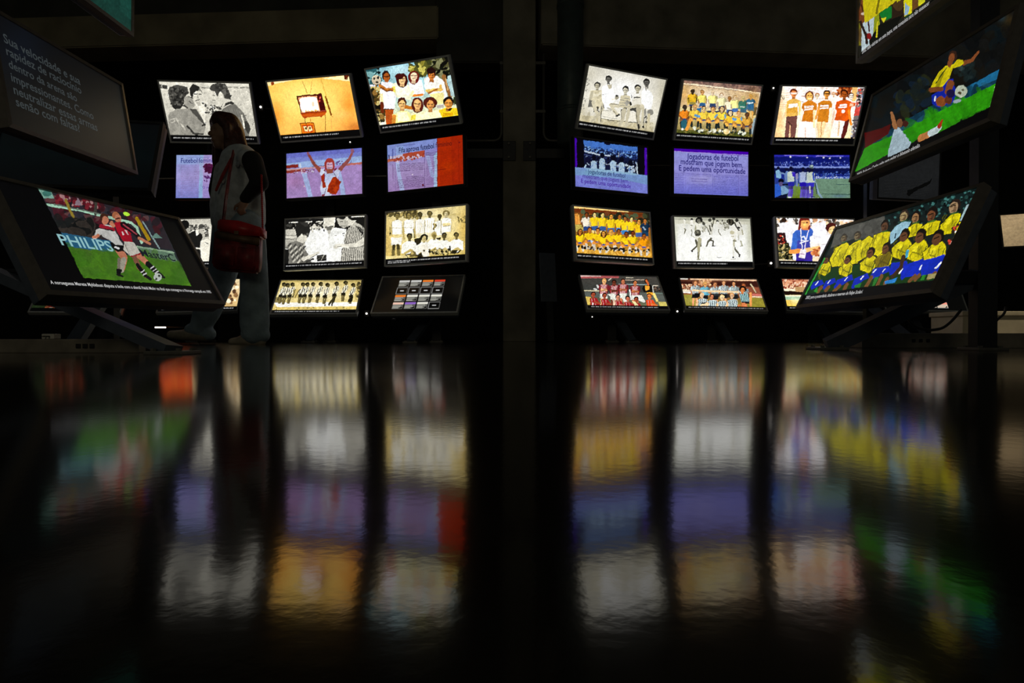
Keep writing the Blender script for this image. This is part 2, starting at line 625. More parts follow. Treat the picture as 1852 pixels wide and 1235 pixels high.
p.specks([(1000, 210), (1200, 195), (1280, 400), (1180, 360)], [g(100), g(45), g(58)], 60, 14, .8, 2)
p.E(1130, 370, 26, 48, g(215)).L([(1005, 370), (1035, 375)], 14, g(60)).L([(1010, 455), (1045, 460)], 10, g(90)).P([(1060, 545), (1130, 560), (1170, 500), (1150, 560), (1090, 570)], g(80))
p.P([(1150, 600), (1240, 540), (1360, 510), (1500, 650), (1612, 905), (1580, 1000), (1580, 1025), (1380, 1015), (1130, 800)], g(118))
for j in range(7):
    p.L([(1190 + 40 * j, 580 + 6 * j), (1290 + 38 * j, 760 + 22 * j)], 7, g(150), .6)
p.P([(1175, 560), (1220, 490), (1300, 465), (1350, 490), (1345, 515), (1250, 520)], g(52)).L([(1470, 690), (1490, 780), (1512, 890)], 22, g(225))
p.P([(1520, 780), (1560, 790), (1615, 905), (1570, 985), (1520, 900)], g(60)).L([(1520, 690), (1545, 690)], 8, g(60)).L([(1640, 840), (1655, 800)], 8, g(90))
p.noise(.035).caption(.03, .95)
PICS['L11'] = (p, .2, 1.0)

# --- an old television set on a yellow wall
p = pic((470, 120, 8.819), [(118, 255), (1420, 140), (1585, 1000), (330, 1095)])
p.bg((240, 172, 70), (246, 196, 96), (243, 172, 78))
p.glow(700, 450, 520, 330, (250, 218, 120), .8).glow(1420, 640, 170, 330, (226, 128, 34), .75).glow(250, 780, 160, 260, (228, 130, 36), .7).glow(1540, 980, 200, 120, (190, 96, 30), .7).glow(1300, 760, 200, 100, (246, 196, 110), .5)
p.P([(118, 255), (960, 180), (560, 215), (200, 290), (130, 320)], (250, 210, 150)).P([(990, 195), (1330, 150), (1420, 140), (1440, 240), (1250, 225)], (252, 216, 160))
p.P([(170, 255), (225, 250), (230, 290), (190, 310)], (150, 60, 14)).P([(1335, 150), (1425, 140), (1370, 215), (1340, 210)], (110, 40, 10)).L([(1350, 150), (1360, 200)], 12, (60, 20, 8)).L([(1395, 150), (1380, 220)], 10, (70, 24, 8))
p.L([(680, 240), (720, 340), (755, 430)], 9, (180, 130, 50)).L([(835, 220), (805, 430)], 8, (200, 150, 66), .8).L([(975, 205), (1010, 330), (1060, 480)], 22, (214, 170, 70), .7).L([(1040, 480), (1135, 770)], 26, (150, 86, 12)).L([(1065, 520), (1135, 770)], 12, (120, 60, 6)).L([(1120, 770), (1160, 800)], 6, (150, 90, 30))
p.L([(1040, 780), (1045, 1045)], 11, (140, 100, 30)).L([(1130, 800), (1145, 1000)], 6, (214, 160, 84)).L([(715, 830), (730, 890)], 10, (70, 60, 20)).L([(805, 820), (808, 890)], 8, (190, 140, 50))
p.P([(582, 468), (985, 432), (1058, 720), (1050, 745), (1000, 790), (970, 812), (945, 795), (760, 815), (715, 835), (690, 815), (655, 760)], (176, 62, 10))
p.P([(582, 468), (985, 432), (1056, 716), (652, 745)], (84, 22, 10)).P([(612, 490), (905, 465), (962, 712), (662, 738)], (236, 150, 100))
p.P([(636, 506), (870, 484), (900, 500), (945, 690), (925, 700), (690, 728), (660, 710), (630, 540)], (252, 238, 236)).E(845, 600, 18, 36, (226, 196, 150), 0, .7).specks([(670, 690), (940, 680), (945, 710), (690, 730)], [(240, 170, 60)], 8, 12, .9)
p.P([(905, 462), (985, 438), (1052, 705), (965, 712)], (78, 14, 12)).E(962, 500, 16, 16, (226, 90, 80)).E(955, 548, 13, 13, (200, 70, 60))
for j in range(7):
    p.L([(945 + j * 3, 590 + j * 15), (1020 + j * 3, 584 + j * 15)], 5, (40, 6, 6))
p.L([(965, 715), (1050, 700)], 12, (170, 60, 50)).P([(660, 770), (1050, 735), (1040, 780), (700, 805)], (206, 90, 18), .8)
p.P([(636, 905), (860, 888), (890, 1055), (668, 1072)], (130, 52, 8)).P([(650, 915), (850, 900), (875, 1055), (675, 1070)], (224, 120, 20)).P([(672, 935), (835, 922), (855, 1040), (700, 1050)], (200, 70, 14)).P([(695, 955), (745, 950), (765, 1030), (715, 1035)], (236, 214, 150)).P([(770, 955), (815, 950), (835, 1020), (780, 1030)], (236, 214, 150)).E(730, 985, 16, 22, (110, 70, 30)).E(800, 985, 16, 22, (110, 70, 30)).L([(735, 900), (745, 960)], 10, (90, 30, 6))
p.noise(.02).caption(.03, .73)
p.soft = .035
PICS['L12'] = (p, .45, 1.0)

# --- team in pale shirts under palms
p = pic((650, 95, 8.819), [(105, 280), (1408, 68), (1578, 995), (328, 1155)])
p.bg((120, 178, 190), (170, 205, 205), (236, 226, 170))
p.glow(700, 280, 360, 160, (196, 226, 232), .8)
p.specks([(1050, 130), (1400, 60), (1480, 420), (1250, 360)], [(20, 24, 14), (50, 48, 24), (90, 88, 50), (14, 14, 10), (130, 130, 90)], 170, 34, 1, 2.2)
p.specks([(800, 230), (1100, 120), (1120, 330), (900, 380)], [(150, 140, 50), (90, 90, 36), (200, 190, 90), (60, 64, 30)], 90, 22, 1, 2.6)
p.specks([(105, 280), (260, 255), (330, 480), (200, 560)], [(14, 40, 44), (40, 90, 96), (8, 20, 20), (120, 170, 170)], 70, 26, 1, 2.2)
p.specks([(170, 560), (330, 560), (420, 1080), (310, 1100)], [(30, 30, 14), (80, 60, 24), (200, 180, 110), (14, 12, 8), (150, 110, 50)], 110, 24, 1, 1.6)
p.L([(1340, 380), (1380, 520), (1440, 690)], 60, (150, 100, 50)).L([(1370, 420), (1410, 600)], 18, (206, 160, 100))
p.P([(1400, 370), (1460, 360), (1530, 690), (1450, 690)], (178, 206, 206)).P([(1490, 710), (1530, 705), (1550, 820), (1500, 830)], (50, 60, 30))
wht, ylw = (236, 234, 236), (240, 226, 110)
p.P([(350, 470), (480, 470), (560, 500), (600, 620), (560, 900), (400, 905), (330, 820), (330, 620)], wht).P([(380, 640), (560, 620), (560, 900), (400, 900)], (244, 240, 250))
p.P([(330, 660), (380, 650), (385, 800), (340, 805)], (236, 214, 160)).L([(360, 810), (370, 940)], 50, (110, 40, 14)).P([(410, 910), (550, 905), (520, 1140), (430, 1140)], (186, 82, 24)).L([(410, 905), (550, 900)], 14, (60, 40, 26)).P([(330, 1110), (420, 1100), (420, 1145), (330, 1150)], (230, 220, 200))
p.P([(520, 500), (640, 480), (780, 520), (830, 640), (820, 760), (600, 720), (540, 620)], (238, 236, 200)).P([(560, 560), (760, 540), (800, 700), (600, 690)], (244, 240, 216)).P([(520, 560), (570, 540), (580, 640), (530, 620)], (226, 214, 90))
p.P([(780, 480), (900, 450), (990, 440), (1040, 640), (1010, 700), (830, 690)], (242, 238, 232)).L([(840, 690), (1000, 670)], 40, (226, 130, 40)).L([(850, 620), (830, 690)], 40, (240, 230, 170))
p.P([(1030, 410), (1130, 380), (1230, 370), (1350, 470), (1390, 700), (1330, 830), (1210, 820), (1100, 640), (1040, 560)], (240, 238, 226))
p.L([(1080, 610), (1180, 600), (1300, 590)], 52, (226, 190, 96)).L([(1100, 640), (1230, 590)], 28, (170, 100, 30)).L([(1290, 540), (1300, 600)], 46, (226, 180, 90)).P([(1110, 660), (1340, 640), (1340, 820), (1210, 820)], (240, 226, 150))
p.L([(330, 530), (420, 590), (520, 590)], 56, (200, 120, 40)).L([(340, 560), (430, 612), (520, 605)], 22, (130, 66, 18)).E(272, 440, 74, 76, (206, 190, 160)).E(300, 400, 20, 24, (40, 40, 36)).E(240, 420, 18, 20, (60, 56, 50)).E(285, 480, 22, 20, (70, 60, 50)).L([(170, 528), (240, 530)], 30, (220, 220, 230))
p.P([(360, 340), (400, 285), (450, 290), (495, 360), (490, 430), (370, 440)], (46, 20, 14)).E(432, 400, 45, 78, (178, 90, 30)).L([(400, 385), (460, 385)], 20, (90, 40, 14))
p.head(680, 420, 74, (240, 190, 130), (64, 16, 12), 'long').E(640, 380, 70, 50, (70, 18, 14)).head(864, 372, 70, (246, 210, 170), (112, 30, 24), 'long').head(1148, 360, 66, (206, 120, 50), (50, 14, 12)).E(1140, 290, 74, 50, (36, 14, 12))
p.P([(600, 960), (660, 920), (760, 930), (830, 1000), (800, 1100), (520, 1130), (530, 980)], (244, 236, 150)).P([(600, 950), (760, 940), (800, 1080), (620, 1100)], (250, 246, 200)).L([(560, 1010), (550, 1110)], 60, (216, 140, 50))
p.P([(830, 960), (930, 920), (1080, 950), (1260, 910), (1310, 1020), (900, 1070), (810, 1080)], (246, 242, 190)).P([(820, 1000), (900, 980), (900, 1060), (815, 1078)], (236, 216, 70))
p.P([(1260, 910), (1360, 880), (1560, 880), (1580, 990), (1310, 1025)], (232, 196, 30)).P([(1330, 960), (1480, 950), (1480, 1000), (1320, 1020)], (214, 160, 14))
p.L([(740, 870), (830, 880)], 60, (190, 110, 30)).head(682, 810, 70, (236, 180, 110), (70, 26, 16)).head(925, 810, 76, (236, 176, 110), (90, 28, 20), 'long').head(1128, 820, 74, (220, 150, 80), (84, 28, 18), 'afro').head(1415, 800, 78, (214, 140, 60), (26, 16, 12)).P([(1360, 900), (1480, 880), (1440, 925)], (30, 20, 10))
p.P([(1210, 830), (1340, 830), (1330, 880), (1230, 880)], (190, 180, 170))
p.noise(.04).caption(.03, .72)
PICS['L13'] = (p, .3, 1.0)

# --- front page "Futebol feminino"
p = pic((300, 260, 11.23), [(319.4, 277.8), (456, 277.8), (455, 360), (320.7, 360.3)], 160, 92, 0, True)
p.bg((150, 160, 222), (166, 160, 218), (128, 138, 216))
p.R(215, 195, 900, 400, (150, 176, 226), .6).R(690, 200, 770, 1120, (150, 190, 226), .8).R(765, 195, 1800, 1130, (172, 148, 208), .8).glow(900, 500, 250, 250, (196, 170, 220), .8)
p.lines(470, 245, 900, 0, 0, 12, 2, (110, 120, 190), .6)
p.lines(320, 430, 680, 0, 0, 17, 40, (150, 120, 180), .55).lines(800, 960, 1700, 0, 0, 17, 9, (130, 110, 180), .5)
p.specks([(790, 415), (1000, 420), (990, 560), (800, 550)], [(84, 20, 66), (70, 14, 50)], 46, 22, 1, 2.4).specks([(790, 640), (900, 640), (920, 770), (800, 770)], [(90, 40, 110)], 9, 16, .9, 2).L([(850, 835), (950, 835)], 8, (110, 80, 160))
p.lines(1050, 430, 1700, 0, 0, 17, 26, (120, 100, 170), .5)
p.text('Futebol', (312, 370), (650, 368), (38, 46, 120), 1.15).text('feminino', (672, 368), (1080, 364), (70, 66, 140), 1.15).text('O m\u00e1s', (765, 920), (945, 920), (100, 80, 160))
p.noise(.03)
p.warp, p.soft = .3, .06
PICS['L21'] = (p, .0, .85)

# --- player cheering with raised arms
p = pic((500, 250, 10.289), [(188, 290), (1590, 180), (1603, 1038), (190, 1122)], 160, 92, 0)
p.bg((116, 124, 208), (150, 170, 226), (160, 128, 190))
p.P([(188, 470), (1600, 330), (1600, 470), (188, 560)], (160, 186, 232)).P([(188, 290), (1590, 180), (1590, 260), (188, 370)], (110, 116, 204))
p.P([(188, 590), (1600, 470), (1605, 1040), (190, 1122)], (170, 138, 196)).glow(350, 800, 260, 160, (176, 128, 180), .8).glow(1400, 700, 240, 160, (180, 150, 210), .7)
p.P([(190, 500), (410, 480), (412, 545), (190, 560)], (140, 40, 30)).P([(190, 575), (900, 515), (900, 535), (450, 580), (190, 600)], (206, 160, 160)).P([(190, 600), (440, 580), (440, 620), (190, 650)], (150, 56, 44)).P([(440, 570), (540, 570), (540, 625), (440, 630)], (170, 90, 110))
p.P([(1290, 470), (1600, 440), (1600, 480), (1290, 510)], (190, 110, 100)).specks([(1100, 440), (1250, 400), (1280, 500), (1110, 510)], [(90, 70, 140), (120, 90, 150)], 20, 12).specks([(300, 600), (700, 570), (700, 640), (300, 660)], [(216, 206, 226), (120, 60, 70)], 40, 10).L([(660, 520), (900, 512)], 10, (90, 70, 130)).L([(1380, 400), (1370, 470)], 8, (90, 80, 160)).L([(440, 480), (445, 540)], 26, (206, 220, 240))
p.P([(470, 650), (560, 640), (670, 1080), (590, 1090)], (168, 190, 232), .9).P([(1140, 610), (1190, 620), (1290, 1050), (1190, 1060)], (168, 190, 232), .9)
p.L([(590, 290), (660, 420), (740, 530), (800, 590)], (40, 76), (150, 74, 60)).E(588, 285, 22, 30, (150, 90, 110)).L([(1410, 250), (1350, 380), (1250, 500), (1180, 580)], (40, 76), (156, 84, 80)).E(1405, 240, 34, 40, (150, 96, 120))
p.P([(820, 570), (890, 560), (920, 640), (1060, 640), (1100, 570), (1180, 600), (1140, 720), (1120, 900), (1000, 1070), (830, 1080), (810, 900), (840, 720), (800, 650)], (206, 212, 240)).P([(880, 660), (920, 650), (1060, 650), (1090, 700), (1000, 850), (900, 890)], (196, 206, 238))
p.P([(820, 710), (890, 640), (890, 800), (930, 910), (860, 920)], (160, 44, 18)).L([(890, 640), (890, 780)], 10, (80, 60, 130)).L([(1060, 640), (1100, 720)], 12, (90, 60, 120)).P([(1040, 720), (1090, 710), (1180, 800), (1160, 940), (1100, 1040), (1000, 1030), (945, 990), (960, 880)], (170, 48, 10)).specks([(1040, 740), (1160, 800), (1090, 1020), (970, 980)], [(186, 60, 14), (146, 36, 8)], 40, 20, .7, 2)
p.E(985, 500, 96, 130, (160, 54, 50)).E(985, 510, 58, 88, (216, 176, 196)).E(985, 410, 70, 42, (170, 60, 50)).L([(945, 488), (970, 488)], 14, (80, 50, 120)).L([(1000, 488), (1028, 488)], 14, (80, 50, 120)).L([(955, 548), (1020, 548)], 20, (150, 140, 170)).P([(925, 570), (1040, 570), (1050, 650), (930, 660)], (160, 80, 60)).P([(1060, 580), (1110, 540), (1120, 570), (1075, 610)], (130, 40, 70)).P([(870, 590), (910, 570), (905, 620)], (130, 50, 70))
p.L([(870, 1060), (930, 930)], 10, (90, 60, 120)).P([(840, 1040), (900, 1030), (890, 1080), (840, 1085)], (140, 60, 80)).E(515, 890, 14, 14, (216, 190, 200))
p.noise(.03)
PICS['L22'] = (p, .0, .85)

# --- newspaper "Fifa aprova futebol feminino", red right side
p = pic((680, 235, 10.289), [(210, 285), (1618, 95), (1630, 1000), (232, 1160)], 176, 100, 0)
p.bg((120, 126, 204), (170, 150, 200), (160, 130, 186))
p.P([(210, 285), (1140, 155), (1140, 330), (215, 540)], (134, 150, 216)).P([(370, 290), (520, 270), (520, 520), (370, 520)], (150, 176, 230), .8)
p.P([(240, 500), (560, 440), (900, 390), (900, 500), (215, 590)], (200, 190, 210)).P([(500, 440), (910, 380), (905, 480), (640, 520), (330, 560), (220, 575), (220, 550), (500, 505)], (176, 74, 50)).P([(215, 560), (620, 520), (620, 545), (215, 600)], (196, 96, 60), .8).specks([(300, 540), (900, 440), (900, 510), (300, 610)], [(190, 90, 60), (210, 190, 210), (160, 60, 40)], 46, 16)
p.P([(370, 610), (440, 600), (460, 800), (540, 1120), (450, 1130), (390, 800)], (176, 196, 236), .8).P([(930, 480), (1000, 470), (1090, 880), (1020, 870)], (176, 190, 236), .8).P([(1080, 480), (1140, 400), (1140, 1050), (1075, 1060), (1090, 700)], (172, 214, 240), .85)
p.lines(400, 640, 890, 0, 1, 24, 6, (70, 40, 90), .85, 9, -.06).lines(400, 930, 890, 0, 1, 24, 7, (70, 40, 90), .85, 9, -.06).lines(420, 770, 620, 0, 1, 24, 1, (70, 40, 90), .8, 8, -.06).lines(930, 430, 1130, 0, 0, 25, 3, (60, 40, 90), .8, 9, -.1).lines(940, 520, 1130, 0, 0, 27, 19, (80, 50, 110), .75, 8, -.08)
p.lines(570, 870, 890, 0, 0, 24, 2, (70, 40, 90), .85, 9, -.06)
p.L([(910, 380), (910, 1080)], 7, (80, 50, 110), .8).L([(365, 290), (370, 1120)], 6, (120, 90, 160), .7).L([(315, 360), (312, 520)], 22, (60, 60, 130), .6).L([(316, 650), (322, 900)], 18, (110, 70, 130), .5).L([(245, 470), (245, 540)], 18, (50, 44, 100)).lines(390, 300, 730, 0, 0, 14, 2, (90, 96, 170), .6, 12, -.14)
p.E(880, 1020, 20, 22, (100, 30, 50)).E(685, 828, 12, 12, (226, 210, 230))
p.P([(1140, 140), (1640, 80), (1645, 1000), (1142, 1060)], (178, 42, 4)).P([(1400, 110), (1640, 80), (1645, 1000), (1420, 1020)], (164, 34, 6), .7).glow(1340, 680, 160, 120, (200, 60, 0), .6)
p.lines(1200, 400, 1450, 0, 0, 27, 23, (140, 24, 2), .7, 9, -.06).L([(1530, 200), (1545, 960)], 16, (130, 22, 4), .4).L([(1150, 740), (1300, 722)], 12, (120, 20, 10), .7).E(1545, 236, 16, 14, (120, 16, 20))
p.L([(1143, 150), (1143, 1060)], 10, (96, 16, 30))
p.text('Fifa aprova futebol', (430, 425), (1085, 340), (22, 20, 70), 1.35).text('feminino', (1118, 326), (1415, 286), (88, 18, 12), 1.35)
p.noise(.03)
p.warp, p.soft = .3, .06
PICS['L23'] = (p, .0, .85)

# --- two people looking on, half hidden behind the visitor
p = pic((310, 385, 11.23), [(309.1, 397.5), (448.5, 394.1), (443.7, 470.4), (303, 473.8)], 168, 92, .13, True)
p.bg(g(206), g(190), g(200))
p.R(90, 130, 850, 210, g(198)).L([(410, 130), (405, 260)], 8, g(150)).specks([(350, 230), (800, 260), (780, 480), (360, 360)], [g(90), g(150), g(215), g(60)], 90, 22)
p.E(270, 240, 95, 95, g(18)).P([(330, 300), (400, 330), (340, 420), (290, 400)], g(170)).P([(330, 430), (490, 350), (620, 430), (640, 500), (590, 600), (610, 1060), (200, 1060), (320, 600)], g(26)).P([(495, 350), (545, 350), (570, 430), (510, 465)], g(235)).L([(460, 720), (600, 712)], 30, g(232))
p.E(620, 290, 66, 66, g(84)).E(640, 350, 56, 78, g(200)).L([(600, 320), (680, 310)], 16, g(60)).L([(620, 365), (665, 362)], 12, g(50)).P([(560, 280), (640, 230), (690, 290), (600, 310)], g(70)).specks([(680, 260), (760, 300), (760, 480), (690, 470)], [g(60), g(220), g(120)], 30, 18)
p.P([(600, 560), (740, 520), (870, 620), (830, 760), (780, 1060), (610, 1060), (590, 700)], g(236)).P([(760, 320), (870, 300), (900, 340), (830, 420), (800, 600), (760, 480)], g(232)).P([(840, 420), (930, 400), (900, 560), (820, 650), (800, 600)], g(70)).P([(800, 650), (1500, 600), (1500, 1060), (780, 1060)], g(90)).L([(690, 600), (750, 630)], 14, g(70)).head(1150, 350, 90, g(190), g(40)).P([(1000, 520), (1300, 500), (1350, 1060), (950, 1060)], g(170))
p.noise(.04).caption(.03, .9)
PICS['L31'] = (p, .22, 1.0)

# --- three men reading, black and white
p = pic((490, 375, 9.26), [(251, 222), (1575, 135), (1560, 888), (238, 933)])
p.bg(g(40), g(150), g(90))
p.R(200, 120, 1600, 370, g(22)).L([(640, 195), (1080, 168)], 14, g(90)).L([(310, 268), (430, 255)], 22, g(230)).L([(560, 252), (670, 248)], 20, g(226)).L([(745, 246), (850, 240)], 18, g(216)).L([(1340, 156), (1570, 146)], 22, g(226))
p.specks([(250, 270), (850, 250), (880, 350), (250, 370)], [g(10), g(60), g(190), g(24)], 80, 14)
p.P([(240, 380), (420, 370), (430, 520), (245, 530)], g(200)).L([(250, 470), (420, 470)], 10, g(120)).L([(250, 525), (400, 530)], 12, g(60)).P([(245, 540), (420, 530), (430, 620), (240, 660)], g(176))
p.P([(640, 390), (860, 350), (1060, 340), (1250, 360), (1230, 580), (1170, 700), (1160, 895), (680, 915), (560, 800), (560, 600)], (232, 232, 226)).P([(720, 420), (900, 380), (960, 480), (940, 880), (760, 880)], (240, 240, 236), .7)
p.L([(690, 330), (715, 300), (740, 340)], 40, g(214)).specks([(640, 330), (860, 320), (860, 370), (640, 390)], [g(220), g(90)], 24, 14)
p.E(955, 300, 98, 90, g(206)).P([(862, 180), (1070, 165), (1060, 260), (1020, 310), (940, 320), (880, 280)], g(226)).L([(900, 335), (1020, 325)], 26, g(60)).P([(900, 330), (1020, 320), (1000, 385), (930, 390)], g(110)).P([(930, 390), (1000, 385), (960, 460)], g(190)).E(876, 388, 12, 20, g(50)).L([(960, 450), (955, 560)], 8, g(190))
p.P([(400, 370), (410, 300), (460, 240), (540, 235), (630, 290), (645, 400), (615, 500), (590, 480), (560, 450), (500, 460), (450, 500), (430, 500)], g(34)).P([(480, 260), (580, 250), (630, 320), (560, 330)], g(60), .7).P([(440, 510), (500, 460), (590, 480), (590, 560), (540, 590), (470, 590), (430, 560)], g(214)).E(505, 480, 22, 36, g(220)).E(600, 450, 20, 20, g(90))
p.P([(300, 600), (420, 560), (500, 590), (560, 700), (620, 780), (560, 900), (400, 930), (290, 930), (240, 700)], g(120))
for j in range(26):
    p.L([(300 + j * 10, 640 + (j * 37) % 280), (330 + j * 10, 600 + (j * 37) % 280)], 24, g(210 if j % 2 else 60), .8)
p.P([(235, 700), (300, 660), (300, 930), (236, 932)], g(24)).L([(520, 600), (560, 720)], 8, g(40)).L([(540, 860), (660, 810), (780, 760)], (60, 40), g(214)).L([(600, 880), (760, 780)], 14, g(110)).L([(590, 900), (700, 860)], 30, g(60)).L([(235, 694), (290, 690)], 12, g(230))
p.P([(1090, 190), (1150, 160), (1260, 160), (1350, 230), (1290, 320), (1200, 345), (1130, 300)], g(196)).P([(1110, 180), (1200, 120), (1340, 140), (1340, 190), (1250, 170), (1200, 210)], g(22)).E(1262, 190, 26, 40, g(222)).L([(1150, 240), (1190, 240)], 14, g(60)).L([(1150, 310), (1260, 320)], 14, g(120)).P([(1290, 210), (1420, 220), (1360, 290), (1280, 320)], g(222))
p.P([(1280, 350), (1400, 250), (1480, 280), (1565, 350), (1560, 560), (1430, 600), (1210, 580), (1230, 450)], g(190)).P([(1180, 690), (1560, 660), (1558, 890), (1150, 895)], g(190))
for j in range(12):
    p.L([(1290 + j * 26, 340 - abs(j - 4) * 6), (1225 + j * 30, 590)], 11, g(40)).L([(1185 + j * 33, 690), (1170 + j * 33, 893)], 11, g(50))
for j in range(6):
    p.L([(1400 + j * 24, 300 + j * 10), (1545, 470 + j * 5)], 9, g(36))
p.L([(1560, 560), (1440, 630), (1280, 650), (1170, 640), (1080, 640)], (100, 50), g(220)).L([(1560, 640), (1440, 670), (1290, 675)], 20, g(150)).E(1070, 665, 44, 30, g(206)).L([(1100, 650), (1160, 655)], 10, g(80)).L([(1270, 640), (1290, 690)], 14, g(240))
p.P([(755, 800), (915, 790), (915, 890), (760, 898)], g(30)).L([(830, 880), (870, 800)], 10, g(170)).L([(770, 830), (900, 820)], 6, g(110)).L([(770, 860), (900, 850)], 6, g(110)).L([(1190, 435), (1215, 435)], 14, g(60)).L([(1195, 470), (1210, 470)], 12, g(70)).L([(1060, 470), (1085, 470)], 10, g(150)).P([(660, 400), (700, 380), (690, 430)], g(200))
p.noise(.04).caption(.02, .97)
PICS['L32'] = (p, .22, 1.0)

# --- sepia team in white shirts
p = pic((680, 360, 9.26), [(180, 238), (1508, 105), (1500, 918), (168, 1000)])
S = 1.0
p.bg(g(216, .7), g(226, .8), g(206, 1.0))
p.glow(800, 480, 500, 330, (240, 236, 220), .75).glow(1480, 500, 120, 420, (206, 170, 80), .75).glow(190, 700, 110, 420, (206, 172, 90), .7)
p.specks([(190, 240), (700, 190), (690, 330), (200, 290)], [g(96, 1), g(140, 1), g(190, .9), g(70, 1)], 110, 20).specks([(1350, 300), (1500, 280), (1495, 390), (1350, 390)], [g(110, 1), g(150, 1)], 26, 12).L([(760, 305), (1420, 250)], 24, g(196, .9), .5)
w1, w2 = (240, 238, 226), (228, 214, 170)
for x, y, r, sk, k in ((355, 285, 40, g(140, 1), 'short'), (548, 275, 40, g(150, 1), 'short'), (735, 270, 40, g(86, 1), 'short'), (895, 250, 42, g(120, 1), 'cap'), (1060, 295, 36, g(80, 1), 'short'), (1168, 245, 42, g(226, .5), 'afro')):
    p.P([(x - 80, y + 95), (x - 30, y + 68), (x + 30, y + 66), (x + 80, y + 88), (x + 85, y + 300), (x - 85, y + 310)], w1)
    p.L([(x - 84, y + 110), (x - 86, y + 330)], 14, g(150, 1), .6).L([(x + 82, y + 110), (x + 84, y + 300)], 10, g(170, 1), .6)
    p.head(x, y, r, sk, g(60, 1) if k != 'afro' else g(130, 1), k)
for x in (690, 720, 750, 780, 860, 890, 920):
    p.L([(x, 360), (x - 6, 640)], 5, g(200, .9), .8)
p.P([(1110, 400), (1240, 400), (1240, 440), (1110, 460)], g(226, .6)).L([(1120, 458), (1240, 440)], 8, g(120, 1)).L([(960, 420), (1000, 440), (960, 500)], 36, g(110, 1)).specks([(950, 410), (1010, 410), (980, 520), (950, 520)], [g(60, 1), g(200, .8)], 16, 10)
p.L([(250, 480), (600, 480)], 6, g(150, 1), .6).L([(645, 510), (650, 650)], 34, g(190, .9)).L([(625, 510), (635, 650)], 10, g(80, 1)).L([(240, 480), (240, 600)], 30, g(170, .9)).L([(455, 480), (470, 660)], 30, g(190, .9)).P([(245, 640), (430, 640), (420, 760), (260, 770)], (238, 234, 222)).L([(300, 780), (285, 940)], 52, g(110, 1)).L([(368, 770), (378, 930)], 54, g(120, 1)).L([(300, 770), (300, 830)], 36, g(60, 1)).L([(370, 770), (372, 820)], 36, g(66, 1)).E(240, 575, 14, 16, g(40, 1))
p.P([(630, 670), (760, 640), (740, 760), (680, 850)], g(40, 1)).P([(1000, 650), (1090, 640), (1070, 680), (1020, 680)], g(40, 1)).P([(670, 780), (760, 940), (700, 960), (560, 960)], g(70, 1))
for x, y, r, sk, k in ((560, 630, 44, g(110, 1), 'short'), (800, 650, 44, g(206, .7), 'afro'), (968, 605, 44, g(150, 1), 'cap'), (1135, 615, 42, g(100, 1), 'short'), (1340, 605, 42, g(120, 1), 'short')):
    p.P([(x - 130, y + 130), (x - 50, y + 66), (x + 40, y + 62), (x + 110, y + 110), (x + 120, y + 240), (x - 40, y + 300), (x - 140, y + 270)], w1)
    p.L([(x - 70, y + 270), (x + 20, y + 220), (x + 90, y + 270)], 44, g(196, .9)).L([(x - 60, y + 300), (x + 20, y + 290), (x + 70, y + 250)], 20, g(50, 1))
    p.head(x, y, r, sk, g(30, 1) if k != 'cap' else g(190, .9), k)
p.P([(700, 760), (860, 760), (890, 950), (790, 965)], (238, 232, 214)).E(800, 860, 20, 16, g(90, 1)).E(620, 915, 50, 48, g(110, 1)).E(605, 900, 24, 24, g(190, .9)).P([(690, 930), (760, 890), (780, 960), (700, 965)], g(40, 1)).P([(1270, 850), (1360, 850), (1330, 910), (1260, 910)], g(36, 1)).L([(1230, 790), (1250, 900)], 26, g(40, 1)).specks([(880, 840), (1240, 830), (1240, 920), (890, 930)], [g(40, 1), g(210, .8), g(120, 1)], 60, 18).P([(170, 950), (540, 930), (560, 975), (168, 1000)], g(226, .7)).L([(500, 930), (530, 970)], 16, g(100, 1))
p.noise(.04).caption(.03, .92).caption(.03, .32, 1)
PICS['L33'] = (p, .22, 1.0)

# --- mostly hidden display, orange left, cream right
p = pic((0, 0, 1), [(300, 507.5), (440.5, 505.2), (427, 553.2), (289, 556)], 120, 64, .16)
p.bg((226, 206, 160), (222, 190, 140), (214, 180, 120)).P([(280, 500), (352, 500), (345, 560), (280, 560)], (226, 84, 30)).specks([(290, 510), (350, 510), (345, 550), (290, 550)], [(240, 120, 50), (190, 50, 20)], 50, 3).specks([(355, 512), (430, 512), (425, 548), (355, 550)], [(240, 230, 200), (150, 110, 70), (90, 60, 40)], 60, 3).caption(.05, .95)
PICS['L41'] = (p, .22, 1.0)

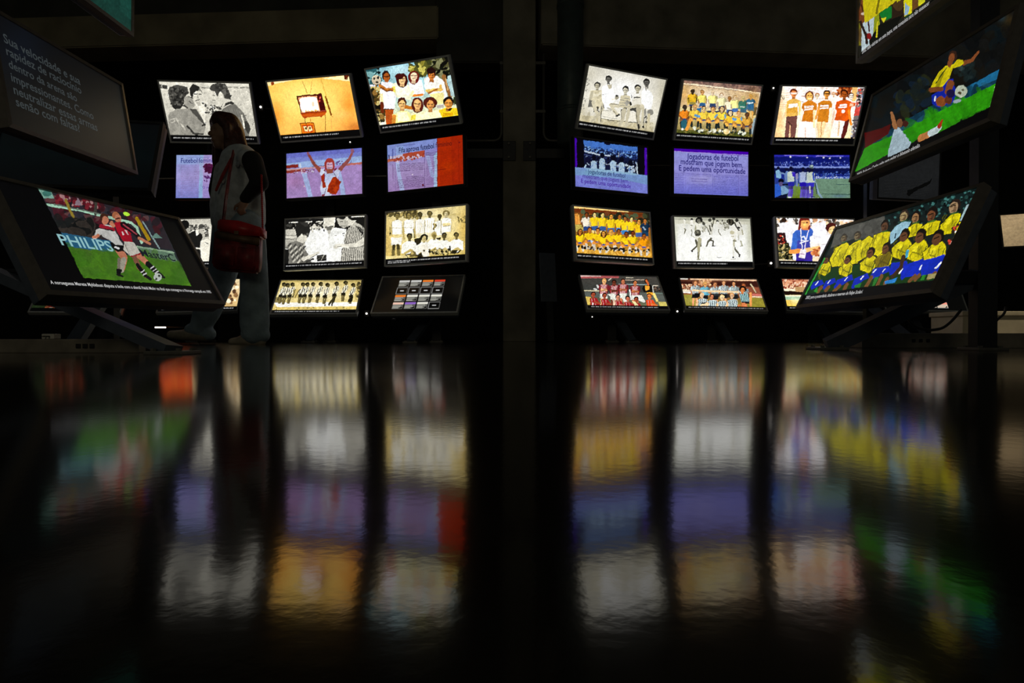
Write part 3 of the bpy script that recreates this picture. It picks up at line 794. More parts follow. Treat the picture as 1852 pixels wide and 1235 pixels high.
# --- sepia line of players in striped shirts
p = pic((480, 490, 8.819), [(248, 160), (1545, 150), (1440, 612), (120, 615)])
p.bg(g(206, .9), g(226, .7), g(226, .8))
p.glow(900, 330, 420, 150, (236, 228, 206), .7).L([(240, 172), (1540, 165)], 14, g(170, 1), .7)
p.P([(150, 500), (1460, 500), (1440, 560), (190, 570)], (236, 234, 226)).P([(122, 615), (140, 570), (1445, 575), (1440, 612)], g(214, 1)).specks([(150, 575), (1430, 580), (1420, 610), (140, 612)], [g(150, 1), g(230, .8)], 40, 10).specks([(1470, 190), (1540, 180), (1480, 420), (1420, 470)], [g(70, 1), g(140, 1), g(200, .9)], 50, 18).P([(160, 420), (230, 410), (300, 500), (150, 505)], g(140, .9)).E(215, 455, 22, 26, g(60, 1)).P([(220, 290), (290, 240), (290, 400), (190, 410)], g(222, .6))
for x, y, dk in ((288, 222, 1), (348, 232, 1), (425, 222, 1), (590, 220, 1), (660, 220, 1), (752, 216, 1), (872, 215, 1), (982, 230, 1), (1132, 208, 1), (1278, 192, 1), (1400, 228, 1)):
    p.P([(x - 10, y + 34), (x + 40, y + 34), (x + 34, y + 90), (x - 20, y + 165), (x - 82, y + 165), (x - 50, y + 90)], (232, 224, 196))
    p.L([(x + 2, y + 44), (x - 10, y + 110), (x - 44, y + 160)], 13, g(40, 1)).L([(x - 34, y + 70), (x - 50, y + 110), (x - 44, y + 160)], 10, g(50, 1)).L([(x + 28, y + 50), (x + 16, y + 110)], 9, g(90, 1))
    p.P([(x - 76, y + 158), (x - 10, y + 150), (x - 8, y + 205), (x - 80, y + 210)], g(28, 1))
    p.L([(x - 60, y + 208), (x - 70, y + 285)], 26, g(120, 1)).L([(x - 28, y + 205), (x - 50, y + 285)], 24, g(100, 1))
    p.E(x, y - 4, 36, 34, g(28, 1)).E(x + 8, y + 10, 22, 26, g(86, 1))
p.L([(1085, 420), (1040, 480), (1000, 540)], 28, g(60, 1)).L([(1100, 420), (1070, 480), (1045, 545)], 26, g(50, 1)).P([(1310, 450), (1390, 400), (1370, 500), (1300, 495)], g(30, 1)).E(936, 545, 9, 16, g(40, 1)).P([(450, 300), (520, 290), (520, 420), (440, 440)], g(206, .9)).L([(470, 300), (430, 420)], 16, g(60, 1)).L([(540, 300), (470, 420)], 14, g(110, 1))
p.noise(.04).caption(.04, .8)
PICS['L42'] = (p, .22, 1.0)


# --- index screens with sixteen small tiles
def menu(p, pt, k=1.0, seed=1):
    rg = np.random.default_rng(seed)
    kinds = ['g', 'g', 'o', 'r', 'x', 'x', 'x', 'x', 'o', 'w', 'w', 'w', 's', 'b', 'w', 'x']
    band = {'g': (190, 190, 186), 'o': (226, 120, 40), 'r': (206, 60, 36), 'w': (222, 220, 206), 's': (236, 190, 170), 'b': (140, 100, 190)}
    for r in range(4):
        for c in range(4):
            kd = kinds[r * 4 + c]
            u0, v0 = .222 + c * .145, .10 + r * .208
            du, dv = .128, .178
            Q = lambda a, b: pt(u0 + du * a, v0 + dv * b)
            if kd == 'x':
                p.L([Q(0, 0), Q(1, 0), Q(1, 1), Q(0, 1), Q(0, 0)], p.px * 1.3, (120, 120, 118))
                p.L([Q(.35, .5), Q(.65, .5)], p.px * 2, (190, 190, 190))
            else:
                p.P([Q(0, 0), Q(1, 0), Q(1, 1), Q(0, 1)], (70, 70, 66))
                p.P([Q(0, .3), Q(1, .3), Q(1, 1), Q(0, 1)], (86, 86, 82))
                p.P([Q(0, 0), Q(1, 0), Q(1, .3), Q(0, .3)], band[kd])
                for j in range(5):
                    p.L([Q(.06, .42 + j * .12), Q(rg.uniform(.5, .92), .42 + j * .12)], p.px * .9, (170, 170, 160))
                p.P([Q(.97, .6), Q(.97, .92), Q(.6, .92)], (10, 10, 10))


p = pic((655, 485, 8.819), [(330, 160), (1625, 120), (1495, 700), (165, 705)], 200, 112, 0)
p.bg((7, 7, 6))
menu(p, lambda u, v, p=p: tuple((p.H @ np.array([u, v, 1]))[:2] / (p.H @ np.array([u, v, 1]))[2]))
p.warp, p.soft = 0, 0
PICS['L43'] = (p, .0, 1.0)
p = pic((0, 0, 1), [(1590, 509), (1730, 510), (1748, 562), (1604, 561)], 200, 112, 0)
p.bg((7, 7, 6))
menu(p, lambda u, v, p=p: tuple((p.H @ np.array([u, v, 1]))[:2] / (p.H @ np.array([u, v, 1]))[2]), 1, 4)
for c in range(4):
    Q = lambda a, b: tuple((p.H @ np.array([.222 + c * .145 + .128 * a, .724 + .178 * b, 1]))[:2] / (p.H @ np.array([.222 + c * .145 + .128 * a, .724 + .178 * b, 1]))[2])
    p.P([Q(0, 0), Q(1, 0), Q(1, .35), Q(0, .35)], (226, 140, 120)).P([Q(0, .35), Q(1, .35), Q(1, .95), Q(0, .95)], (200, 180, 160)).P([Q(.95, .6), Q(.95, .92), Q(.7, .92)], (10, 10, 10))
p.warp, p.soft = 0, 0
PICS['R44'] = (p, .3, 1.0)

# --- five young women on a bench, black and white
p = pic((1020, 100, 7.485), [(338, 135), (1378, 340), (1220, 1032), (200, 885)])
p.bg(g(206), g(224), g(214))
p.glow(800, 480, 330, 260, (240, 240, 240), .9).glow(1330, 500, 90, 300, g(180, .2), .6).glow(240, 800, 100, 160, g(186, .3), .6).glow(360, 250, 120, 100, g(196, .1), .5).glow(1150, 960, 160, 70, g(190, .4), .6)
p.specks([(320, 250), (360, 300), (260, 800), (220, 820)], [g(170), g(150)], 30, 8).P([(210, 800), (560, 850), (1180, 940), (1215, 1030), (200, 885)], g(196, .35)).specks([(230, 800), (1180, 900), (1210, 1010), (230, 880)], [g(170, .3), g(215, .2)], 60, 16, .6, 2.4)
p.P([(520, 740), (640, 740), (1000, 790), (990, 900), (510, 850)], g(226)).L([(500, 850), (720, 885), (1000, 905)], 7, g(60)).L([(510, 820), (720, 860)], 5, g(150)).L([(520, 740), (640, 750)], 6, g(140)).L([(510, 740), (500, 900)], 8, g(90))
p.P([(360, 480), (440, 465), (520, 470), (540, 660), (480, 720), (350, 700), (345, 600)], g(216, .25)).specks([(370, 490), (520, 490), (520, 640), (370, 640)], [g(190, .3), g(226, .1)], 30, 16, .6).L([(380, 500), (360, 600), (450, 740)], (36, 26), g(190, .2)).P([(330, 700), (345, 590), (390, 620), (400, 700)], g(110)).P([(400, 690), (480, 690), (470, 770), (400, 765)], g(60)).L([(400, 640), (440, 760), (480, 820), (480, 900)], (52, 34), g(206, .2)).L([(540, 660), (500, 780), (380, 890)], (50, 30), g(196, .2)).L([(520, 690), (500, 890)], 8, g(80)).E(545, 680, 12, 30, g(50)).L([(445, 740), (480, 760)], 10, g(110)).head(455, 408, 40, g(186, .2), g(56))
p.P([(520, 420), (600, 390), (660, 400), (700, 560), (650, 730), (560, 730), (520, 600)], (240, 240, 240)).P([(590, 400), (655, 390), (650, 450), (620, 460)], g(190, .2)).head(610, 325, 40, g(110), g(36)).L([(530, 530), (545, 530)], 8, g(60)).L([(660, 600), (720, 580)], 26, g(226)).E(722, 565, 26, 32, g(170, .2)).E(722, 545, 20, 14, g(60)).L([(600, 715), (650, 735)], 24, g(190))
p.P([(780, 550), (830, 530), (900, 560), (920, 680), (860, 720), (740, 690)], g(206, .25))
for j in range(4):
    p.L([(760, 570 + j * 34), (900, 590 + j * 34)], 6, g(150))
p.L([(740, 680), (640, 670), (690, 760), (740, 800)], (54, 34), g(206, .2)).L([(640, 660), (740, 660)], 7, g(90)).L([(680, 750), (740, 820)], 7, g(70)).L([(715, 820), (755, 800)], 22, g(50)).P([(770, 740), (830, 695), (860, 710), (850, 760), (800, 780)], g(80)).L([(820, 740), (800, 860), (750, 950)], (62, 34), g(196, .2)).L([(780, 760), (790, 860)], 8, g(80)).L([(860, 620), (910, 660)], 30, g(150)).E(910, 655, 18, 26, g(40)).P([(820, 620), (880, 650), (860, 700)], g(170)).head(840, 470, 42, g(206, .1), g(28))
p.P([(960, 560), (1040, 540), (1070, 660), (950, 710), (920, 640)], g(222)).L([(960, 570), (1030, 570)], 20, g(90)).L([(920, 540), (925, 570)], 10, g(40)).L([(1000, 690), (890, 720), (860, 860), (845, 960)], (60, 30), g(200, .2)).P([(900, 715), (990, 705), (980, 760), (900, 740)], g(70)).L([(1020, 700), (1000, 800), (1010, 980)], (70, 34), g(186, .25)).L([(980, 740), (1000, 940)], 8, g(80)).E(1015, 960, 14, 40, g(40)).head(1002, 450, 40, g(190, .2), g(40))
p.P([(1050, 500), (1090, 450), (1160, 480), (1210, 560), (1180, 720), (1090, 720), (1050, 640)], (238, 238, 236)).L([(1060, 690), (1080, 740), (1060, 960)], (60, 34), g(206, .2)).L([(1110, 720), (1070, 960)], 8, g(90)).E(1075, 960, 14, 20, g(30)).L([(1100, 740), (1105, 840)], 30, g(150)).specks([(1090, 790), (1140, 790), (1130, 910), (1080, 900)], [g(40), g(70), g(200)], 26, 9).E(1170, 765, 40, 40, g(140)).L([(1150, 800), (1140, 980)], 36, g(206, .3)).head(1122, 375, 42, g(96), g(28)).P([(1095, 430), (1130, 430), (1110, 490)], g(170))
p.noise(.03).caption(.02, .91)
p.soft = .035
PICS['R11'] = (p, .22, 1.0)

# --- yellow team photographed before a brick wall
p = pic((1205, 130, 8.82), [(275, 140), (1522, 228), (1368, 1045), (165, 960)])
p.bg((170, 130, 96), (226, 208, 150), (150, 130, 70))
p.P([(275, 130), (1540, 215), (1500, 345), (275, 200)], (120, 90, 80)).specks([(280, 145), (1510, 230), (1490, 330), (290, 190)], [(96, 70, 66), (140, 108, 94), (170, 130, 110)], 70, 20, .7, 3).L([(275, 192), (880, 255), (1500, 340)], 20, (236, 214, 180)).P([(275, 210), (1490, 350), (1420, 620), (200, 560)], (206, 176, 130))
p.lines(280, 230, 1480, 0, -6, 26, 8, (150, 110, 76), .6, 6, .11).glow(700, 420, 330, 170, (246, 240, 226), .85).glow(1380, 480, 110, 220, (206, 150, 60), .6).glow(290, 370, 90, 160, (214, 160, 80), .6)
p.L([(1495, 350), (1430, 700), (1385, 930)], 12, (226, 200, 170)).P([(1390, 760), (1440, 700), (1380, 1000), (1330, 980)], (150, 166, 170)).P([(1385, 560), (1450, 560), (1430, 690), (1380, 690)], (110, 90, 50))
p.P([(175, 910), (1340, 960), (1365, 1045), (165, 960)], (96, 96, 40)).specks([(180, 930), (1340, 990), (1350, 1040), (170, 960)], [(70, 80, 30), (130, 120, 60), (60, 60, 24)], 90, 12)
yl = (236, 206, 80)
for x, y, c, sh, sk, hr in ((418, 315, (226, 176, 40), (40, 70, 110), (60, 44, 26), (50, 40, 24)), (570, 330, (244, 226, 110), (50, 100, 150), (206, 150, 90), (150, 110, 60)), (735, 335, (246, 232, 140), (50, 70, 110), (236, 206, 170), (216, 190, 150)), (875, 375, (248, 238, 180), (70, 90, 120), (240, 220, 190), (180, 140, 100)), (1000, 430, (244, 234, 200), (60, 96, 160), (180, 120, 60), (150, 110, 60)), (1090, 410, (246, 236, 150), (70, 110, 170), (236, 206, 160), (190, 150, 90)), (1225, 420, (60, 116, 96), (60, 100, 120), (214, 190, 130), (196, 170, 110)), (1345, 395, (50, 110, 140), (90, 110, 110), (214, 160, 80), (190, 140, 60))):
    p.fig(x, y, 31, c, sh, sk, hr, 'stand')
p.P([(330, 430), (470, 420), (470, 520), (340, 520)], (222, 180, 40), .6).P([(1150, 520), (1250, 520), (1240, 590), (1140, 590)], (50, 130, 110), .7).P([(1270, 520), (1390, 520), (1390, 600), (1260, 600)], (40, 100, 150), .7).L([(1290, 500), (1380, 490)], 22, (206, 220, 220)).L([(1180, 560), (1240, 560)], 16, (200, 216, 200))
p.P([(480, 580), (560, 575), (550, 640), (470, 640)], (40, 110, 160)).P([(640, 620), (850, 620), (820, 660), (650, 650)], (50, 60, 90))
for x, y, c, sk, hr, kd in ((296, 575, (226, 130, 30), (60, 50, 40), (50, 40, 30), 'short'), (455, 565, (236, 196, 70), (214, 166, 110), (196, 150, 80), 'short'), (600, 590, (240, 206, 70), (236, 196, 130), (70, 50, 40), 'short'), (742, 600, (240, 200, 70), (226, 170, 100), (110, 70, 50), 'short'), (880, 590, (244, 210, 70), (240, 200, 140), (90, 56, 44), 'long'), (1016, 650, (236, 186, 50), (236, 206, 160), (60, 40, 40), 'long'), (1150, 665, (236, 186, 60), (226, 170, 110), (150, 100, 50), 'short'), (1285, 690, (214, 160, 60), (110, 70, 40), (60, 46, 36), 'short')):
    p.fig(x, y, 36, c, (50, 70, 120), (226, 160, 70) if sk[0] > 120 else (140, 90, 50), hr, 'squat', kd, (30, 40, 40)).head(x, y, 36, sk, hr, kd)
p.P([(240, 770), (340, 760), (310, 900), (250, 910)], (40, 96, 110)).L([(460, 690), (520, 710)], 40, (90, 150, 190)).L([(800, 690), (780, 720)], 34, (110, 160, 190)).L([(930, 690), (940, 730)], 30, (110, 160, 190)).L([(1060, 750), (1100, 760)], 34, (90, 150, 200)).L([(1190, 730), (1200, 770)], 26, (110, 160, 190))
p.specks([(440, 880), (1250, 950), (1260, 1000), (450, 950)], [(210, 216, 190), (40, 50, 40), (150, 140, 100), (230, 230, 210)], 70, 18).L([(380, 770), (330, 910)], 50, (222, 150, 60)).E(955, 950, 46, 48, (236, 206, 140)).E(940, 935, 24, 20, (250, 232, 180)).E(265, 905, 18, 20, (236, 236, 226))
p.noise(.04).caption(.02, .96)
PICS['R12'] = (p, .22, 1.0)

# --- four women in matching T-shirts, warm print
p = pic((1385, 140, 9.15), [(265, 148), (1640, 170), (1455, 1005), (150, 985)])
p.bg((244, 232, 222), (248, 236, 220), (246, 214, 160))
p.glow(220, 650, 130, 500, (236, 180, 110), .8).glow(700, 900, 300, 150, (252, 246, 240), .7)
p.lines(250, 260, 390, 0, -8, 38, 8, (200, 150, 110), .6, 8).L([(262, 300), (270, 360), (295, 360), (290, 320)], 10, (110, 80, 50)).specks([(300, 160), (1100, 170), (1090, 340), (560, 420)], [(230, 222, 226), (250, 244, 240), (220, 190, 170)], 60, 26, .6)
p.P([(1200, 165), (1430, 165), (1400, 330), (1340, 280), (1180, 300)], (150, 60, 20)).specks([(1180, 180), (1430, 175), (1390, 330), (1150, 320)], [(180, 84, 30), (110, 40, 14), (206, 120, 60)], 50, 18).P([(1430, 165), (1530, 165), (1480, 400), (1420, 400)], (236, 186, 110)).P([(1530, 190), (1640, 175), (1470, 990), (1420, 1000), (1440, 700), (1490, 420)], (120, 106, 104)).specks([(1530, 200), (1630, 190), (1560, 560), (1480, 560)], [(40, 40, 44), (190, 80, 70), (160, 160, 170), (230, 190, 180)], 60, 18).P([(1470, 520), (1570, 480), (1530, 640), (1450, 640)], (206, 70, 60)).L([(1600, 300), (1480, 980)], 12, (110, 140, 170), .8).L([(1430, 710), (1520, 715)], 16, (40, 44, 60)).specks([(1420, 760), (1500, 760), (1470, 990), (1400, 990)], [(70, 60, 70), (190, 190, 190)], 30, 16)
# background heads
p.head(850, 310, 36, (246, 220, 180), (190, 120, 60)).L([(590, 318), (640, 315)], 16, (170, 120, 90)).L([(590, 405), (630, 405)], 12, (150, 110, 90)).head(1120, 280, 30, (236, 190, 150), (206, 150, 110)).head(1410, 310, 44, (246, 226, 206), (90, 44, 26))
skin = (246, 196, 130)
# first: grey trousers
p.P([(340, 640), (520, 640), (520, 760), (490, 990), (420, 985), (405, 800), (385, 990), (320, 985), (330, 800)], (120, 74, 66)).L([(380, 740), (430, 790)], 20, (70, 40, 36)).L([(405, 800), (405, 980)], 16, (226, 180, 130)).L([(350, 460), (340, 640)], 44, (244, 206, 140)).P([(345, 400), (420, 365), (500, 360), (580, 400), (580, 470), (530, 480), (530, 640), (345, 650)], (226, 176, 80)).P([(375, 445), (530, 430), (525, 490), (370, 505)], (250, 244, 240)).L([(560, 420), (560, 620)], 34, (248, 214, 130)).P([(355, 510), (520, 500), (525, 580), (350, 600)], (214, 150, 40), .6).head(455, 262, 60, (222, 132, 66), (110, 36, 14), 'short').P([(400, 250), (520, 250), (500, 280), (410, 280)], (250, 230, 220), .8)
# second
p.P([(560, 730), (790, 730), (830, 990), (520, 985)], (250, 242, 240)).L([(655, 840), (660, 980)], 18, (226, 190, 170)).P([(610, 430), (690, 390), (770, 390), (850, 440), (840, 540), (790, 560), (780, 740), (590, 730), (630, 560), (590, 520)], (206, 120, 24)).P([(640, 480), (790, 472), (785, 505), (640, 515)], (250, 240, 232)).P([(635, 528), (785, 518), (782, 540), (635, 548)], (250, 240, 232)).L([(660, 496), (770, 488)], 12, (190, 150, 120), .8).L([(600, 540), (570, 700)], 36, (248, 226, 200)).L([(800, 560), (800, 820)], 36, (248, 214, 160)).E(720, 310, 72, 84, (110, 46, 16)).E(722, 320, 52, 68, (236, 176, 90)).L([(690, 305), (712, 305)], 10, (110, 60, 20)).L([(738, 305), (760, 305)], 10, (110, 60, 20)).L([(700, 350), (748, 350)], 12, (250, 236, 210))
# third
p.P([(850, 730), (1010, 730), (980, 830), (930, 985), (870, 985), (840, 800)], (240, 206, 150)).L([(920, 740), (910, 980)], 12, (190, 120, 60)).P([(860, 430), (950, 385), (1040, 385), (1100, 440), (1090, 520), (1050, 520), (1030, 745), (850, 730), (870, 560)], (206, 124, 26)).P([(900, 466), (1040, 460), (1038, 488), (900, 494)], (250, 240, 232)).P([(895, 506), (1040, 500), (1038, 520), (895, 528)], (250, 240, 232)).L([(870, 500), (830, 680)], 36, (226, 150, 60)).L([(1075, 520), (1060, 700)], 36, (250, 230, 190)).head(1005, 280, 54, (232, 150, 60), (70, 34, 14)).P([(975, 270), (1040, 260), (1035, 285), (978, 292)], (90, 50, 20))
# fourth
p.P([(1110, 710), (1310, 720), (1240, 990), (1060, 990)], (250, 240, 226)).L([(1210, 740), (1190, 960)], 26, (226, 190, 150)).P([(1310, 690), (1380, 690), (1330, 900), (1290, 1000), (1230, 1000)], (96, 30, 26)).P([(1160, 420), (1240, 380), (1340, 380), (1480, 430), (1470, 480), (1400, 500), (1390, 690), (1320, 725), (1130, 715), (1170, 560), (1140, 520)], (214, 84, 14)).P([(1330, 400), (1480, 430), (1400, 500), (1385, 690), (1330, 700)], (226, 90, 10)).P([(1220, 450), (1340, 446), (1338, 474), (1216, 478)], (250, 238, 230)).P([(1195, 488), (1340, 484), (1336, 510), (1190, 512)], (250, 238, 230)).E(1274, 570, 30, 30, (250, 230, 220)).L([(1370, 560), (1400, 780)], 40, (236, 130, 30)).L([(1130, 560), (1090, 780)], 34, (230, 200, 170)).P([(1390, 430), (1450, 440), (1440, 490), (1390, 480)], (250, 220, 200), .7).head(1295, 280, 60, (170, 80, 24), (60, 22, 10))
p.noise(.03).caption(.03, .8)
PICS['R13'] = (p, .35, 1.0)

# --- blue photograph over the headline
p = pic((1025, 240, 10.294), [(140, 95), (1490, 280), (1505, 1140), (157, 1000)], 168, 100, 0)
p.bg((6, 4, 14))
p.P([(140, 90), (185, 105), (198, 640), (150, 640)], (70, 6, 170)).P([(1440, 280), (1492, 285), (1500, 790), (1450, 785)], (76, 10, 176)).L([(1490, 300), (1498, 790)], 8, (150, 120, 220))
p.P([(318, 140), (1308, 270), (1325, 790), (325, 690)], (16, 24, 60)).P([(318, 140), (1308, 270), (1312, 420), (322, 270)], (70, 120, 206))
p.specks([(330, 250), (1310, 360), (1315, 500), (330, 360)], [(30, 50, 110), (120, 160, 214), (60, 90, 160), (20, 30, 70)], 230, 13).L([(340, 340), (600, 410), (800, 430)], 28, (206, 220, 236), .9).L([(330, 405), (800, 480)], 12, (60, 70, 120)).L([(965, 370), (962, 450)], 10, (214, 226, 240)).specks([(330, 440), (1310, 520), (1320, 660), (330, 600)], [(10, 10, 36), (20, 24, 60), (6, 6, 20), (120, 140, 180)], 120, 20)
p.P([(690, 190), (820, 205), (800, 235), (700, 215)], (14, 12, 34))
for x, y, w in ((505, 470, 56), (658, 420, 52), (862, 470, 54), (1020, 500, 54), (1185, 560, 44)):
    p.P([(x - w, y + 70), (x, y + 40), (x + w, y + 80), (x + w, y + 270), (x - w, y + 250)], (176, 204, 226)).specks([(x - w, y + 70), (x + w, y + 80), (x + w, y + 240), (x - w, y + 230)], [(150, 180, 216), (206, 224, 236), (90, 120, 180)], 16, 12, .7)
    p.E(x, y, 44, 54, (8, 8, 26))
p.E(380, 530, 40, 90, (16, 16, 50)).L([(350, 600), (340, 640)], 30, (170, 196, 220)).L([(380, 560), (420, 600)], 14, (170, 190, 220)).P([(730, 560), (800, 570), (810, 660), (730, 650)], (20, 24, 60)).L([(735, 580), (800, 585)], 12, (190, 206, 226)).specks([(1100, 590), (1310, 620), (1320, 740), (1090, 690)], [(10, 12, 40), (190, 206, 226), (110, 140, 190)], 46, 16).L([(1300, 560), (1315, 780)], 18, (196, 214, 230)).L([(930, 600), (990, 610)], 16, (190, 206, 226))
p.P([(153, 640), (330, 650), (780, 700), (1320, 770), (1500, 795), (1505, 1140), (157, 1000)], (124, 130, 216)).P([(153, 640), (780, 700), (1500, 795), (1502, 960), (800, 830), (155, 780)], (120, 160, 206), .8).glow(500, 740, 250, 60, (130, 186, 206), .7).glow(1000, 780, 260, 60, (120, 150, 206), .5)
p.P([(330, 640), (780, 690), (1310, 760), (1300, 790), (400, 700)], (150, 190, 216), .8)
p.lines(180, 970, 1300, 0, 4, 26, 2, (90, 80, 190), .5, 6, .115)
p.text('Jogadoras de futebol', (392, 752), (1090, 838), (44, 60, 110), 1.15).text('mostram que jogam bem.', (300, 835), (1160, 940), (70, 60, 150), 1.15).text('E pedem uma oportunidade', (270, 930), (1190, 1035), (66, 20, 150), 1.15)
p.noise(.03)
PICS['R21'] = (p, .0, .85)

# --- newspaper headline page
p = pic((1205, 255, 10.894), [(148, 148), (1615, 215), (1612, 1090), (150, 1035)], 176, 104, 0)
p.bg((152, 156, 226), (150, 146, 222), (112, 116, 214)).glow(700, 750, 400, 140, (172, 166, 222), .7)
p.P([(148, 140), (1620, 205), (1618, 275), (900, 240), (148, 200)], (72, 0, 176)).L([(148, 204), (900, 246), (1180, 262), (1615, 292)], 9, (176, 130, 226)).L([(1180, 270), (1615, 300)], 6, (90, 60, 190))
p.L([(380, 650), (380, 1020)], 5, (110, 100, 190), .7).L([(912, 650), (908, 1050)], 7, (90, 80, 180), .8).L([(1425, 680), (1420, 1070)], 9, (110, 100, 190), .8).L([(170, 628), (880, 660)], 5, (110, 100, 190), .6)
p.lines(180, 650, 350, 0, 0, 33, 12, (88, 78, 170), .7, 9, .03).lines(400, 645, 880, 0, 0, 30, 2, (88, 78, 170), .7, 9, .04).lines(500, 742, 800, 0, 0, 42, 2, (90, 76, 160), .8, 12, .05).lines(440, 850, 885, 0, 0, 30, 6, (88, 78, 180), .65, 9, .03).lines(930, 670, 1410, 0, 0, 29, 13, (70, 66, 160), .8, 9, .04).lines(1455, 690, 1600, 0, 0, 29, 13, (80, 70, 170), .75, 9, .05)
p.text('Jogadoras de futebol', (405, 355), (1418, 395), (30, 22, 110), 1.25).text('mostram que jogam bem.', (285, 455), (1515, 525), (30, 22, 110), 1.2).text('E pedem uma oportunidade', (250, 580), (1560, 650), (30, 22, 110), 1.2)
p.noise(.025)
p.warp, p.soft = .3, .06
PICS['R22'] = (p, .0, .85)

# --- blue stadium, players walking on to the pitch
p = pic((1385, 265, 10.583), [(155, 160), (1600, 160), (1615, 990), (165, 985)], 168, 98, 0)
p.bg((14, 22, 100), (30, 46, 150), (96, 140, 130))
p.R(140, 150, 1620, 200, (40, 40, 170)).L([(360, 170), (780, 176)], 22, (110, 100, 226)).L([(960, 185), (1160, 182)], 22, (130, 120, 226)).L([(1180, 188), (1470, 184)], 22, (100, 100, 216)).R(140, 205, 1620, 290, (12, 22, 110))
for x, y in ((790, 210), (1102, 216), (1215, 222), (1420, 214), (470, 196)):
    p.E(x, y, 17, 14, (226, 226, 250))
p.specks([(160, 280), (1600, 280), (1600, 370), (160, 370)], [(50, 70, 170), (20, 30, 120), (110, 130, 210), (14, 20, 90)], 200, 12).R(150, 375, 1620, 408, (130, 150, 226)).R(150, 410, 1620, 520, (10, 18, 80)).specks([(920, 480), (1610, 480), (1610, 570), (920, 570)], [(30, 50, 130), (80, 110, 190), (10, 20, 80)], 110, 12).R(940, 575, 1620, 612, (110, 140, 216)).specks([(960, 570), (1610, 570), (1610, 620), (960, 620)], [(200, 210, 240), (50, 70, 170)], 60, 11)
p.P([(900, 610), (1620, 612), (1620, 995), (860, 995)], (112, 146, 122)).P([(500, 740), (950, 620), (1080, 990), (400, 990)], (110, 140, 90)).glow(640, 860, 130, 130, (120, 150, 40), .9).glow(620, 960, 250, 50, (110, 130, 20), .8).glow(1400, 940, 200, 40, (90, 120, 150), .6).L([(1340, 720), (1610, 722)], 10, (60, 90, 90)).L([(1080, 900), (1615, 912)], 18, (60, 90, 80), .8).L([(930, 640), (1000, 880), (1070, 985)], 44, (140, 170, 190)).L([(940, 700), (980, 900)], 20, (40, 60, 70)).L([(800, 975), (1000, 985)], 10, (200, 214, 214))
dkh = (14, 14, 50)
p.P([(190, 460), (250, 440), (300, 500), (290, 600), (200, 605)], (140, 190, 226)).E(240, 410, 30, 34, dkh).L([(270, 500), (350, 520)], 24, (120, 150, 200)).L([(215, 610), (215, 690)], 50, (40, 60, 150))
p.E(400, 440, 36, 34, dkh).P([(350, 540), (390, 470), (430, 480), (430, 690), (360, 680)], (110, 140, 200))
for x, y, c, sh in ((480, 425, (206, 222, 210), (40, 40, 170)), (795, 440, (190, 206, 210), (50, 60, 180)), (708, 435, (176, 190, 226), (36, 20, 176)), (865, 440, (206, 220, 206), (56, 50, 206))):
    p.L([(x - 20, y + 300), (x - 30, y + 480)], 46, (70, 60, 130)).L([(x + 24, y + 300), (x + 10, y + 470)], 46, (56, 50, 110)).L([(x - 26, y + 400), (x - 40, y + 520)], 40, (110, 96, 206)).L([(x + 18, y + 400), (x + 4, y + 520)], 38, (90, 70, 190))
    p.P([(x - 60, y + 230), (x + 60, y + 230), (x + 58, y + 320), (x - 64, y + 320)], sh).P([(x - 70, y + 70), (x, y + 40), (x + 66, y + 70), (x + 60, y + 245), (x - 66, y + 245)], c)
    p.E(x + 2, y, 38, 46, dkh)
p.P([(500, 480), (560, 500), (560, 580), (510, 570)], (60, 40, 190)).L([(640, 500), (640, 620)], 22, (110, 140, 206)).L([(900, 500), (915, 640)], 30, (50, 80, 190)).L([(770, 500), (765, 640)], 16, (30, 50, 110)).E(868, 380, 44, 34, (90, 110, 110)).E(868, 370, 30, 20, (170, 190, 190)).P([(565, 520), (610, 500), (620, 610), (570, 640)], (150, 150, 190)).L([(590, 640), (595, 740)], 40, (120, 140, 200)).L([(470, 960), (430, 960)], 24, (210, 220, 230)).L([(870, 955), (930, 960)], 22, (26, 20, 120)).L([(840, 760), (835, 870)], 30, (206, 206, 206))
p.P([(170, 720), (240, 690), (300, 760), (310, 900), (280, 970), (170, 970)], (46, 96, 206)).P([(290, 760), (340, 740), (440, 820), (420, 880), (300, 920)], (130, 170, 206)).E(292, 655, 50, 46, (6, 6, 20)).E(290, 710, 44, 44, (90, 80, 130)).L([(330, 720), (410, 720)], 30, (14, 16, 40)).P([(165, 970), (300, 920), (420, 890), (400, 990), (165, 988)], (14, 16, 50))
p.noise(.035)
PICS['R23'] = (p, .0, .85)

# --- yellow squad in two rows
p = pic((1025, 360, 9.5), [(115, 130), (1412, 240), (1465, 1008), (170, 915)])
p.bg((120, 60, 20), (150, 100, 30), (206, 150, 50))
p.P([(115, 125), (1050, 205), (1050, 225), (120, 160)], (246, 200, 120)).P([(125, 165), (1420, 260), (1420, 330), (140, 230)], (110, 46, 14)).specks([(220, 220), (1400, 280), (1400, 420), (240, 330)], [(60, 66, 40), (36, 34, 20), (80, 90, 60), (110, 60, 30)], 60, 40).P([(130, 260), (190, 260), (240, 430), (145, 440)], (214, 140, 56)).L([(205, 270), (215, 430)], 14, (236, 170, 80)).P([(145, 440), (285, 450), (300, 560), (160, 560)], (190, 170, 80)).P([(1040, 350), (1190, 360), (1190, 420), (1040, 400)], (150, 70, 40))
p.P([(165, 800), (1420, 900), (1465, 1008), (170, 915)], (216, 160, 54)).specks([(180, 850), (1440, 930), (1450, 1000), (180, 910)], [(236, 186, 80), (190, 130, 40), (200, 150, 60)], 80, 18, .7, 2)
yl = (240, 200, 26)
